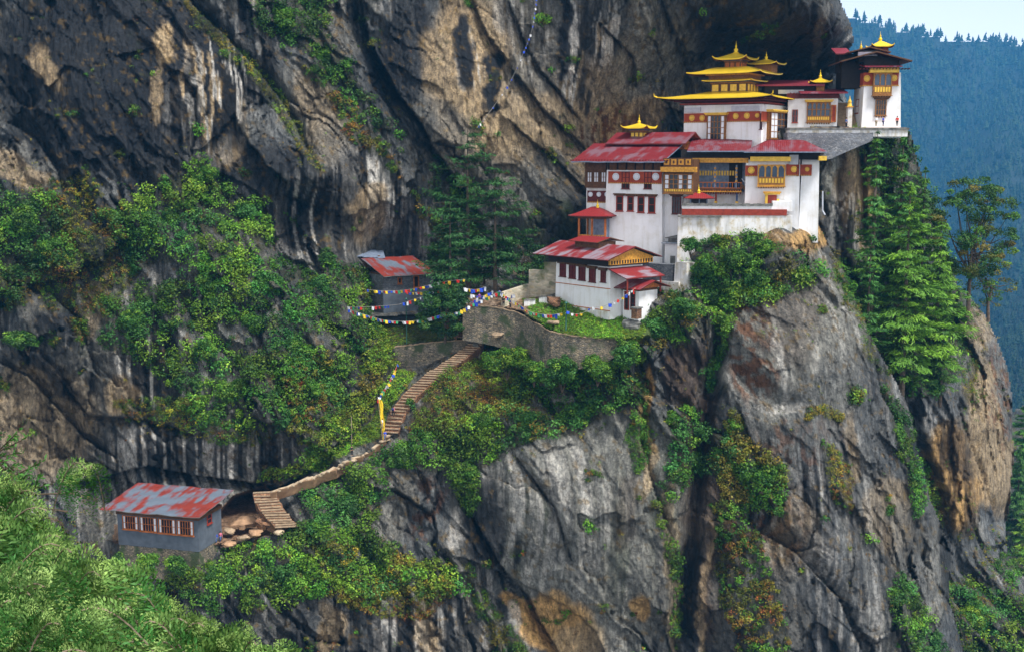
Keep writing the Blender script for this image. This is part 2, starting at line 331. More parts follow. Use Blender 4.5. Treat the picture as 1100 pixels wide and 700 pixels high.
class MB:
    """collects primitives (each with its own material slot) into one mesh"""
    def __init__(s, mat='whitewash'): s.v = []; s.f = []; s.m = []; s.mats = []; s.cur = mat
    def mi(s, mat):
        mat = mat or s.cur
        if mat not in s.mats: s.mats.append(mat)
        return s.mats.index(mat)
    def add(s, vs, fs, mat=None, map=None):
        b = len(s.v); k = s.mi(mat)
        for p in vs:
            s.v.append(tuple(map(*p)) if map else tuple(p))
        for f in fs: s.f.append([b + i for i in f]); s.m.append(k)
    def box(s, x0, x1, y0, y1, z0, z1, mat=None, map=None, tx=0.0, ty=0.0):
        if x0 > x1: x0, x1 = x1, x0
        if y0 > y1: y0, y1 = y1, y0
        vs = [(x0, y0, z0), (x1, y0, z0), (x1, y1, z0), (x0, y1, z0), (x0 + tx, y0 + ty, z1), (x1 - tx, y0 + ty, z1), (x1 - tx, y1 - ty, z1), (x0 + tx, y1 - ty, z1)]
        s.add(vs, [(0, 3, 2, 1), (4, 5, 6, 7), (0, 1, 5, 4), (1, 2, 6, 5), (2, 3, 7, 6), (3, 0, 4, 7)], mat, map)
    def bar(s, p, q, w, h=None, mat=None):
        p, q = Vector(p), Vector(q); d = (q - p).normalized(); h = h or w
        a = d.cross(Vector((0, 0, 1)));
        if a.length < 1e-3: a = Vector((1, 0, 0))
        a.normalize(); b = d.cross(a)
        vs = [e + a * i * w / 2 + b * j * h / 2 for e in (p, q) for i, j in ((-1, -1), (1, -1), (1, 1), (-1, 1))]
        s.add(vs, [(0, 1, 2, 3), (7, 6, 5, 4), (0, 4, 5, 1), (1, 5, 6, 2), (2, 6, 7, 3), (3, 7, 4, 0)], mat)
    def lathe(s, c, prof, n=12, mat=None, map=None):
        vs = []; fs = []
        for r, z in prof:
            for k in range(n):
                a = 2 * math.pi * k / n; vs.append((c[0] + r * math.cos(a), c[1] + r * math.sin(a), c[2] + z))
        for i in range(len(prof) - 1):
            for k in range(n): fs.append((i * n + k, i * n + (k + 1) % n, (i + 1) * n + (k + 1) % n, (i + 1) * n + k))
        fs.append(tuple(range(n - 1, -1, -1))); fs.append(tuple((len(prof) - 1) * n + k for k in range(n)))
        s.add(vs, fs, mat, map)
    def tube(s, pts, radii, n=7, mat=None):
        vs = []; fs = []
        for i, p in enumerate(pts):
            p = Vector(p); d = (Vector(pts[min(i + 1, len(pts) - 1)]) - Vector(pts[max(i - 1, 0)])).normalized()
            a = d.cross(Vector((0.3, 0.9, 0.1))).normalized(); b = d.cross(a)
            for k in range(n):
                t = 2 * math.pi * k / n; vs.append(p + (a * math.cos(t) + b * math.sin(t)) * radii[i])
        for i in range(len(pts) - 1):
            for k in range(n): fs.append((i * n + k, i * n + (k + 1) % n, (i + 1) * n + (k + 1) % n, (i + 1) * n + k))
        fs.append(tuple(range(n))); fs.append(tuple((len(pts) - 1) * n + k for k in reversed(range(n))))
        s.add(vs, fs, mat)
    def roof(s, x0, x1, y0, y1, z, rise, mode='hip', th=0.25, lift=0.0, top=None, under=None, fascia=None, n=14, flat=0.0, noise=0.0):
        """sheet roof over a rectangle; modes hip / ridge_x / ridge_y / shed_y (rises with y) / shed_x ; real thickness, corners can curl up"""
        cx, cy, hx, hy = (x0 + x1) / 2, (y0 + y1) / 2, (x1 - x0) / 2, (y1 - y0) / 2
        ins = min(hx, hy) * (1 - flat); N = n + 1; vs = []
        def hz(x, y):
            dx = hx - abs(x - cx); dy = hy - abs(y - cy)
            if mode == 'hip': h = rise * min(1, min(dx, dy) / ins)
            elif mode == 'ridge_x': h = rise * min(1, dy / hy)
            elif mode == 'ridge_y': h = rise * min(1, dx / hx)
            elif mode == 'shed_y': h = rise * (y - y0) / (y1 - y0)
            elif mode == 'shed_-x': h = rise * (x1 - x) / (x1 - x0)
            else: h = rise * (x - x0) / (x1 - x0)
            u, v = abs(x - cx) / hx, abs(y - cy) / hy
            h += lift * (u ** 5) * (v ** 5)
            if noise: h += noise * (math.sin(x * 1.7 + y * .6) * .5 + math.sin(y * 2.1 - x * .9) * .5)
            return z + h
        # grid lines crowd towards the hips
        gx = [x0 + (x1 - x0) * i / n for i in range(N)]; gy = [y0 + (y1 - y0) * i / n for i in range(N)]
        for layer in (0, 1):
            for y in gy:
                for x in gx: vs.append((x, y, hz(x, y) - (th if layer else 0)))
        b = len(s.v); kt, ku, kf = s.mi(top), s.mi(under or top), s.mi(fascia or under or top)
        s.v += vs
        for j in range(n):
            for i in range(n):
                a = j * N + i
                s.f.append([b + a, b + a + 1, b + a + N + 1, b + a + N]); s.m.append(kt)
                a += N * N
                s.f.append([b + a, b + a + N, b + a + N + 1, b + a + 1]); s.m.append(ku)
        ring = [i for i in range(N)] + [j * N + n for j in range(1, N)] + [n * N + i for i in range(n - 1, -1, -1)] + [j * N for j in range(n - 1, 0, -1)]
        for i in range(len(ring)):
            p, q = ring[i], ring[(i + 1) % len(ring)]
            s.f.append([b + p, b + p + N * N, b + q + N * N, b + q]); s.m.append(kf)
    def build(s, name, parent=None, smooth=False, loc=None):
        me = bpy.data.meshes.new(name); me.from_pydata(s.v, [], s.f)
        for mname in s.mats: me.materials.append(MATS[mname])
        me.polygons.foreach_set('material_index', s.m)
        if smooth: me.polygons.foreach_set('use_smooth', [True] * len(s.f))
        me.update()
        o = link(name, me, parent)
        if loc is not None: o.location = loc
        return o
# ================================================================== TERRAIN
SLATE = (0.016, 0.020, 0.028); BLUEGREY = (0.150, 0.160, 0.165); WARM = (0.20, 0.197, 0.18); TAN = (0.52, 0.395, 0.24)
GOLD = (0.66, 0.42, 0.17); BROWN = (0.085, 0.048, 0.028); PALE = (0.66, 0.64, 0.60); GREY = (0.30, 0.30, 0.27)

def blob(px, py, b, wx, wy):
    x, y, rx, ry, rot = b[:5]
    c, s = math.cos(R(rot)), math.sin(R(rot))
    dx, dy = px + wx - x, py + wy - y
    u = (dx * c + dy * s) / rx; v = (-dx * s + dy * c) / ry
    return 1 - sstep(0.65, 1.15, np.sqrt(u * u + v * v))

class Sheet: pass
def build_sheet(name, poly, ctrl, lines, pads, tones, veg, step=1.6, seed=0, amp=1.0, calm=(), bounds=None, rimR=26, mat='rock', label=None, skirt=40, jag=5.0, streak=1.0, facet_dir=-55):
    xs = [p[0] for p in poly]; ys = [p[1] for p in poly]
    gx = np.arange(min(xs), max(xs) + step, step); gy = np.arange(min(ys), max(ys) + step, step)
    px, py = np.meshgrid(gx, gy)
    wx = 10 * fbm(px / 45, py / 45, o=3, s=seed + 1); wy = 10 * fbm(px / 45, py / 45, o=3, s=seed + 9)
    D = rbf(ctrl)(px, py)
    for pts, a, w, side in lines:
        d, sg, t = distline(px + wx * .35, py + wy * .35, pts)
        taper = np.clip(np.minimum(t, 1 - t) * 8, 0, 1)
        if side == 0: D = D + a * np.exp(-(d / w) ** 2) * taper
        else: D = D + a * np.exp(-d / w) * (sg * side > 0) * np.where(d > 0, taper, 0)
    flat = np.zeros(px.shape)
    for c in calm: flat = np.maximum(flat, blob(px, py, c, wx * .3, wy * .3) * (c[5] if len(c) > 5 else 1))
    # metre coordinates on the face
    B = Pn(px, py, D); X, Y, Z = B[..., 0], B[..., 1], B[..., 2]
    X = X + 0.4 * (Y - 200)
    n1 = fbm(X / 14, Z / 14, o=3, s=seed + 3); n2 = fbm(X / 5, Z / 5, o=3, s=seed + 5)
    a = R(facet_dir); ca, sa = math.cos(a), math.sin(a)
    U = X * ca + Z * sa + n1 * 1.5; Vv = -X * sa + Z * ca + n2 * .6
    w1 = fbm(X / 7, Z / 7, o=4, s=seed + 11, g=.6); w2 = fbm(X / 7 + 31, Z / 7, o=4, s=seed + 12, g=.6)
    o1, c1, i1 = facets(U / 30 + w1 * .2, Vv / 15 + w2 * .2, seed + 20)
    o2, c2, i2 = facets(U / 10 + w2 * .2, Vv / 4.6 + w1 * .25, seed + 30)
    o3, c3, i3 = facets(X / 2.2 + w1 * .4, Z / 6.5 + w2 * .4, seed + 40)
    o4, c4, i4 = facets(U / 4.5 + w2 * .3, Vv / 1.3 + w1 * .3, seed + 50)
    def saw(t, k):
        f = t - np.floor(t); return np.where(f < k, f / k, (1 - f) / (1 - k))
    m1 = sstep(-.1, .35, fbm(X / 18, Z / 18, o=3, s=seed + 13)); m2 = sstep(-.05, .3, fbm(X / 11 + 7, Z / 22, o=3, s=seed + 14))
    dz = 3.0 * o1 + 1.2 * o2 + 0.55 * o3 + 0.30 * o4 + 0.15 * n2 + 0.16 * fbm(X / 1.5, Z / 1.5, o=4, s=seed + 60, g=.6)
    dz += 1.9 * m1 * (saw(Vv / 6.5 + i1 * 5 + w1 * .5, .9) - .5) + 0.6 * m1 * (saw(Vv / 1.9 + i2 * 5 + w2 * .4, .88) - .5)
    dz += 1.1 * m2 * (saw(X / 4.2 + i1 * 3 + w2 * .5 + Z / 40, .12) - .5) + 0.5 * m2 * (saw(X / 1.5 + i2 * 3 + w1 * .5, .15) - .5)
    cm = sstep(.0, .25, fbm(X / 9, Z / 9 + 50, o=3, s=seed + 15))
    cr1 = np.exp(-(c1 / 0.02) ** 2) * cm; cr2 = np.exp(-(c2 / 0.035) ** 2) * sstep(.0, .3, -w1) * cm
    dz += 1.5 * cr1 + 0.8 * cr2
    dz += 0.5 * fbm(X / 1.6, Z / 22, o=2, s=seed + 70) * streak
    D = D + dz * amp * (1 - 0.85 * flat)
    # ---- pads: level ledges (z given) or forced distances
    keep = np.zeros(px.shape)
    _, rb, rc = ray(px, py)
    for p in pads:
        ins = inpoly(px, py, p[0]); d, _, _ = distline(px, py, p[0], True)
        w = np.where(ins, sstep(0, p[3] if len(p) > 3 else 4, d), 0)
        T = p[2] * rb / np.minimum(rc, -1e-4) if p[1] == 'z' else (p[2](px, py) if p[1] == 'f' else p[2] + 0 * px)
        T = T + 0.25 * n2
        D = D * (1 - w) + T * w; keep = np.maximum(keep, w)
    # ---- silhouette
    sdist, _, _ = distline(px, py, poly, True); ins = inpoly(px + wx * jag / 12, py + wy * jag / 12, poly)
    s2 = np.where(ins, sdist, 0)
    D = D + np.where(px > rimR[0] if isinstance(rimR, tuple) else True, 1, 0) * 10 * (1 - np.sqrt(1 - (1 - np.clip(s2 / (rimR[1] if isinstance(rimR, tuple) else rimR), 0, 1)) ** 2))
    Pw = Pn(px, py, D)
    # normals
    tx = np.gradient(Pw, axis=1); ty = np.gradient(Pw, axis=0); N = np.cross(tx, ty); N /= np.linalg.norm(N, axis=-1, keepdims=True) + 1e-9
    N = np.where((N[..., 1] > 0)[..., None], -N, N)
    S = Sheet(); S.px, S.py, S.D, S.P, S.N, S.ins, S.gx, S.gy, S.step = px, py, D, Pw, N, ins, gx, gy, step
    # ---- colour of the rock itself
    def mixc(c, k, t): return c * (1 - t[..., None]) + np.array(k) * t[..., None]
    tone = fbm(X / 10, Z / 16, o=4, s=seed + 80)
    C = np.zeros(px.shape + (3,)) + np.array(BLUEGREY)
    C = mixc(C, WARM, sstep(-.2, .3, tone + .4 * (i2 - .5))); C = mixc(C, SLATE, sstep(.05, .45, -tone - .05) * .8)
    C *= (0.72 + 0.56 * i2)[..., None] * (0.8 + .4 * i1)[..., None] * (.8 + .4 * i3)[..., None]
    lw = fbm(X / 3, Z / 6, o=3, s=seed + 89) * .5
    strk = fbm(X / 1.7 + lw * .35, Z / 34, o=3, s=seed + 90, g=.55) + .2 * tone; strk2 = fbm(X / 0.9 + 9 + lw * .3, Z / 26, o=3, s=seed + 95, g=.6)
    hx = 6 * fbm(px / 13, py / 13, o=4, s=seed + 91, g=.6); hy = 6 * fbm(px / 13 + 40, py / 13, o=4, s=seed + 92, g=.6)
    gm = sstep(-.15, .25, fbm(X / 20 + 5, Z / 30, o=3, s=seed + 96)); C = mixc(C, PALE, sstep(.12, .3, strk2 + .1 * strk) * gm * .45); C = mixc(C, (0.012, 0.014, 0.018), sstep(.10, .20, strk) * sstep(-.1, .2, fbm(X / 16 + 50, Z / 30, o=3, s=seed + 97)) * .85)
    for b in tones:
        k = blob(px, py, b, wx * 1.6 + hx, wy * 1.6 + hy); kind, st = b[5], b[6]
        if kind == 'streak': # dark and pale vertical water stains
            C = mixc(C, PALE, sstep(-.10, .04, strk2) * k * st * .95); C = mixc(C, (0.008, 0.009, 0.012), sstep(-.02, .05, strk) * k * st)
        elif kind == 'darkstreak': C = mixc(C, (0.016, 0.018, 0.020), sstep(-.02, .16, strk) * k * st)
        elif kind == 'palestreak': C = mixc(C, PALE, sstep(.0, .22, strk2) * k * st)
        elif kind == 'greenstreak': C = mixc(C, (0.055, 0.085, 0.022), sstep(-.05, .2, strk) * k * st)
        elif kind == 'rust': C = mixc(C, (0.20, 0.075, 0.02), sstep(.0, .22, fbm(X / 0.9, Z / 1.6, o=4, s=seed + 99, g=.65)) * k * st)
        else:
            edge = sstep(-.5, .05, (k - .5) + tone * .5 + .4 * strk + .4 * (i2 - .5))
            cc = {'slate': SLATE, 'blue': BLUEGREY, 'warm': WARM, 'tan': TAN, 'gold': GOLD, 'brown': BROWN, 'pale': PALE, 'grey': GREY}[kind]
            C = mixc(C, cc, k * edge * st)
    C *= (0.8 + .55 * (vn01(X / .5, Z / .9, seed + 7)) * (0.7 + .6 * vn01(X / .22, Z / .4, seed + 8)))[..., None]
    lich = sstep(.34, .5, fbm(X / 1.1, Z / 1.1, o=4, s=seed + 77, g=.6) + .12 * (N[..., 2] > .4))
    C = mixc(C, (0.24, 0.15, 0.03), lich * .5)
    # rock colour goes nearly black along the cracks
    C = mixc(C, (0.018, 0.017, 0.015), np.clip(cr1 + cr2, 0, 1) * .6 * (1 - flat))
    C = C ** 1.12 * .86
    # ---- vegetation mask: soil below, leaves on top
    S.veg = []
    cover = np.zeros(px.shape)
    _, cg, S.cell = facets(X / 5.2 + w1 * .25, Z / 3.4 + w2 * .25, seed + 130, .95)
    gap = .12 + .88 * sstep(.02, .20, cg + .10 * w1)
    brk = fbm(X / 4.5, Z / 3.5, o=4, s=seed + 120)
    for v in veg:
        d, _, _ = distline(px + wx * .8, py + wy * .8, v['poly'], True); vi = inpoly(px + wx * .8, py + wy * .8, v['poly'])
        e = v.get('edge', 12.0)
        m = np.where(vi, .5 + np.clip(d / e, 0, .5), .5 - np.clip(d / e, 0, .5))
        m = sstep(.35, .75, m + v.get('brk', .45) * brk) * v.get('den', 1.0) * (0 if v.get('off') else 1)
        if v['r'][1] > 1.25: m = m * gap * np.where((S.cell > .86) & (m < .98), .15, 1)
        m = m * (1 - np.where(keep > .5, v.get('padcut', 1.0), 0))
        S.veg.append(m)
        soil = np.array(v.get('soil', (0.040, 0.045, 0.016)))
        C = mixc(C, soil, m * v.get('soilk', .75) * (0.7 + .3 * vn01(X / .8, Z / .8, 3)))
        cover = np.maximum(cover, m)
    S.cover = cover; S.keep = keep; S.crack = np.exp(-(c2 / .07) ** 2) * cm + np.exp(-(c1 / .04) ** 2) * cm; S.brk = brk; S.tone = tone
    for p in pads:
        if len(p) > 4 and p[4] is not None:
            ins_ = inpoly(px + wx * .15, py + wy * .15, p[0])
            C = mixc(C, p[4], np.where(ins_, .92, 0) * (0.75 + .25 * vn01(X / 1.2, Y / 1.2, 5)))
    # ---- mesh
    H, W = px.shape; idx = np.full((H, W), -1)
    quad = ins[:-1, :-1] & ins[1:, :-1] & ins[:-1, 1:] & ins[1:, 1:]
    use = np.zeros((H, W), bool); use[:-1, :-1] |= quad; use[1:, :-1] |= quad; use[:-1, 1:] |= quad; use[1:, 1:] |= quad
    idx[use] = np.arange(use.sum())
    j, i = np.nonzero(quad)
    Q = np.stack([idx[j, i], idx[j + 1, i], idx[j + 1, i + 1], idx[j, i + 1]], -1)
    V = Pw[use]; Cc = C[use]
    # side skirt: the rock body goes on backwards from its rim
    if skirt:
        E = []
        E.append(np.concatenate([Q[:, [0, 1]], Q[:, [1, 2]], Q[:, [2, 3]], Q[:, [3, 0]]]))
        E = E[0]; key = np.minimum(E[:, 0], E[:, 1]) * 10 ** 7 + np.maximum(E[:, 0], E[:, 1])
        u, inv, cnt = np.unique(key, return_inverse=True, return_counts=True)
        be = E[cnt[inv] == 1]
        bv = np.unique(be); mp = {int(k): len(V) + n_ for n_, k in enumerate(bv)}
        back = V[bv].copy(); g = (back[:, 1] + skirt) / back[:, 1]
        back = back * g[:, None] ; back[:, 0] = np.where(back[:, 0] > 0, back[:, 0] - skirt * .25, back[:, 0] + 0); 
        mpa = np.vectorize(mp.get)(be)
        Q2 = np.stack([be[:, 1], be[:, 0], mpa[:, 0], mpa[:, 1]], -1)
        V = np.concatenate([V, back]); Cc = np.concatenate([Cc, Cc[bv]]); Q = np.concatenate([Q, Q2])
    me = np_mesh(name, V, Q, Cc, mat); o = link(name, me)
    tag(o, kind='structure')
    S.obj = o
    return S
def vn01(x, y, s): return vnoise(x, y, None, s) * .5 + .5
def surf(S, px, py):
    i = int(round((px - S.gx[0]) / S.step)); j = int(round((py - S.gy[0]) / S.step))
    i = min(max(i, 0), S.D.shape[1] - 1); j = min(max(j, 0), S.D.shape[0] - 1)
    return float(S.D[j, i])

# ---- main cliff: back wall, left massif, ledges, and the promontory that carries the monastery
MAIN_POLY = [(-150, -110), (903, -110), (901, 0), (915, 25), (918, 48), (908, 66), (900, 80), (908, 100), (916, 140), (895, 165), (880, 200), (880, 235), (889, 262), (907, 290),
             (928, 340), (947, 375), (962, 405), (980, 445), (985, 480), (1003, 540), (1022, 590), (1022, 640), (1040, 720), (1060, 800), (-150, 800)]
MC = [(-150, -110, 222), (0, -60, 226), (0, 0, 223), (60, 60, 217), (100, 100, 214), (160, 60, 218), (200, 130, 215), (250, 60, 222), (300, 150, 220), (340, 190, 215), (150, 190, 213), (250, 230, 214), (60, 150, 216), (40, 200, 209),
      (300, 30, 236), (330, 60, 232), (360, 120, 229), (400, 170, 227), (330, 230, 222), (380, 240, 224), (440, 200, 229), (440, -80, 236), (430, 60, 232), (480, 80, 227), (520, 150, 227), (560, 60, 229), (560, 180, 228), (600, 120, 230),
      (640, 60, 228), (650, 160, 236), (700, 20, 226), (740, 60, 232), (720, 110, 238), (800, -60, 215), (780, 10, 222), (830, 30, 219), (880, 30, 217), (800, 80, 240), (860, 90, 240), (900, 110, 240), (860, -90, 213),
      (600, 200, 226), (610, 240, 222), (620, 270, 222), (560, 230, 226), (580, 280, 224), (550, 300, 221), (500, 300, 222), (500, 250, 228), (450, 270, 230), (400, 270, 231), (420, 300, 232), (440, 330, 231), (480, 330, 222),
      (700, 200, 222), (760, 200, 222), (820, 200, 214), (860, 200, 214), (700, 250, 218), (760, 240, 208), (820, 234, 205),
      (730, 292, 200), (760, 262, 198), (800, 254, 197.4), (840, 246, 197), (865, 258, 197.5), (885, 262, 200), (800, 290, 195), (850, 300, 193), (750, 310, 194), (900, 300, 197), (720, 330, 191),
      (20, 280, 204), (60, 330, 200), (100, 380, 201), (150, 290, 208), (220, 260, 208), (280, 280, 210), (250, 340, 205), (330, 310, 211), (370, 300, 215), (380, 350, 209), (380, 400, 204), (330, 400, 202), (250, 420, 199), (180, 400, 202), (120, 440, 203),
      (40, 440, 200), (-100, 300, 205), (-100, 500, 198), (60, 500, 203), (150, 480, 201), (240, 470, 198), (320, 460, 198), (300, 510, 200), (200, 515, 203), (120, 530, 205),
      (865, 238, 206), (882, 240, 205), (868, 248, 200.5), (600, 322, 199), (655, 336, 191), (690, 345, 191), (572, 340, 196), (20, 580, 196), (60, 620, 188), (120, 610, 184), (170, 605, 183), (-100, 700, 186), (330, 545, 189), (370, 515, 192.5), (350, 485, 196.5), (390, 460, 198), (400, 483, 194.5), (420, 460, 195.8), (425, 430, 198), (395, 430, 201), (440, 425, 197.5), (455, 395, 203), (465, 402, 199.6), (490, 386, 201.5), (512, 370, 203.5),
      (430, 375, 206), (470, 350, 212), (430, 350, 218), (410, 360, 214), (500, 340, 210), (520, 365, 206), (530, 345, 211),
      (560, 380, 201), (560, 400, 198), (560, 430, 194), (500, 420, 195), (470, 460, 192), (520, 460, 190), (600, 420, 190), (640, 400, 188), (620, 450, 186), (680, 380, 187), (690, 420, 185), (700, 360, 189),
      (300, 600, 183.5), (330, 580, 185), (400, 560, 187), (420, 520, 190), (440, 490, 191), (250, 640, 181), (400, 620, 182), (450, 600, 184), (450, 660, 181), (380, 690, 181), (200, 700, 180), (490, 620, 184), (530, 640, 187), (500, 560, 188), (490, 520, 189),
      (560, 500, 183), (600, 560, 180), (650, 500, 181), (600, 700, 182), (680, 600, 178.5), (700, 500, 181), (740, 420, 187), (760, 380, 189), (760, 500, 183), (760, 600, 180), (760, 700, 179),
      (820, 360, 186), (880, 380, 185), (850, 460, 181), (910, 420, 187), (920, 380, 190), (935, 460, 188), (850, 560, 179), (900, 520, 181), (860, 640, 177), (920, 600, 180), (950, 660, 181), (960, 540, 187), (985, 600, 190), (1000, 680, 189), (1040, 760, 190), (600, 800, 178), (900, 800, 175), (100, 800, 180)]
ML = [([(386, -40), (398, 40), (428, 100), (452, 135), (482, 180), (500, 205), (520, 240)], 13, 13, 1),
      ([(500, -20), (525, 40), (552, 78), (585, 118), (612, 145), (640, 172)], 4.5, 8, 1),
      ([(540, -20), (560, 38), (580, 75), (604, 100), (625, 135)], 3.5, 6, 1),
      ([(180, -30), (215, 15), (255, 55), (300, 110), (345, 190)], 9, 12, -1),
      ([(545, 125), (575, 155), (620, 195), (640, 215)], 3, 7, 1),
      ([(-20, 375), (30, 405), (62, 440), (90, 470), (135, 500)], 5, 10, -1),
      ([(60, 400), (95, 445), (130, 447), (180, 455), (225, 470)], 5, 9, 1),
      ([(40, 300), (80, 340), (100, 390), (92, 440)], 4, 7, -1),
      ([(60, 520), (110, 512), (160, 500), (230, 512), (300, 522), (345, 492), (385, 455)], 6, 9, 1),
      ([(548, 480), (572, 512), (596, 545), (612, 585), (618, 605)], 1.6, 3, 0), ([(548, 480), (572, 512), (596, 545), (612, 585), (618, 605)], 2.2, 18, 1),
      ([(480, 596), (540, 612), (575, 632), (610, 650), (640, 678), (658, 720)], 3.5, 50, 1),
      ([(496, 520), (512, 560), (535, 600), (570, 640), (610, 720)], 5, 10, 1),
      ([(772, 300), (768, 380), (758, 440), (748, 520), (738, 600), (730, 720)], 5, 9, 0),
      ([(690, 385), (694, 425), (686, 470), (700, 520), (730, 600)], 2.5, 7, -1),
      ([(790, 430), (805, 470), (820, 505), (845, 545)], 2, 6, 1),
      ([(760, 350), (790, 400), (830, 430), (862, 442)], 1.5, 12, 0),
      ([(926, 330), (938, 380), (950, 430), (968, 470), (985, 520)], 3, 10, -1),
      ([(700, -40), (722, 30), (738, 60), (742, 105)], 3, 10, 1), ([(640, 20), (680, 60), (684, 100)], 3, 8, 1),
      ([(800, 560), (850, 590), (900, 640), (935, 720)], 3.5, 14, -1),
      ([(0, 130), (40, 150), (60, 180), (70, 215)], 4, 9, -1), ([(210, 90), (212, 140), (206, 170)], 3, 5, 1), ([(250, 60), (262, 100), (256, 170)], 2, 4, 0)]
LAWN_Z = -27.5; LEDGE_Z = -61.3; PATH_Z = -26.2; HUT_Z = -28.8
STAIR_UP = [(512, 369, 203.2), (490, 386, 201.0), (465, 402, 199.0), (440, 425, 197.0), (427, 443, 195.9), (419, 466, 195.0), (403, 482, 194.2), (372, 497, 193.4), (346, 509, 192.6), (318, 519, 191.6), (294, 527, 190.6)]
PADS = [([(560, 338), (578, 322), (600, 318), (640, 328), (700, 340), (700, 362), (668, 366), (640, 366), (605, 361), (588, 352), (572, 345)], 'f', lambda x, y: np.clip(199 - (y - 322) * .33, 184, 204) + (600 - x) * .02, 3, (0.10, 0.17, 0.02)),
        ([(500, 318), (560, 318), (592, 318), (592, 342), (560, 336), (530, 331), (500, 329)], 'f', lambda x, y: np.clip(204 - (y - 318) * .40, 190, 206) - np.clip(x - 545, 0, 60) * .07, 2, (0.30, 0.19, 0.11)),
        ([(496, 332), (530, 334), (560, 340), (577, 347), (588, 355), (605, 364), (640, 369), (672, 369), (676, 372), (640, 390), (600, 392), (584, 385), (572, 372), (540, 366), (500, 360)], 'd', 204, 2),
        ([(424, 372), (470, 368), (505, 364), (508, 371), (480, 382), (460, 392), (428, 396)], 'd', 211, 3),
        ([(124, 562), (232, 552), (250, 532), (285, 520), (300, 540), (322, 566), (300, 573), (262, 579), (236, 586), (214, 595), (160, 590), (122, 582)], 'z', LEDGE_Z, 4, (0.34, 0.20, 0.115)),
        ([(112, 578), (160, 588), (214, 594), (222, 596), (218, 606), (116, 602)], 'd', 189, 2),
        ([(395, 318), (475, 318), (478, 340), (395, 344)], 'z', HUT_Z, 4)]
CALM = [(650, 560, 150, 120, 0, .86), (860, 420, 90, 130, 0, .82), (950, 480, 40, 130, -12, .7), (860, 620, 110, 80, 0, .6), (560, 60, 70, 80, 0, .7), (640, 80, 60, 100, 0, .8), (225, 100, 40, 80, 0, .7), (385, 220, 50, 60, 0, .6), (500, 80, 40, 70, 0, .6), (120, 90, 80, 60, 0, .4), (470, 420, 120, 60, -30, .7), (880, 620, 70, 90, 0, .5), (600, 670, 70, 50, 20, .8), (450, 350, 60, 25, 0, .8), (590, 340, 110, 40, 0, .9), (800, 235, 110, 40, 0, .9), (250, 570, 130, 40, 0, .6)]
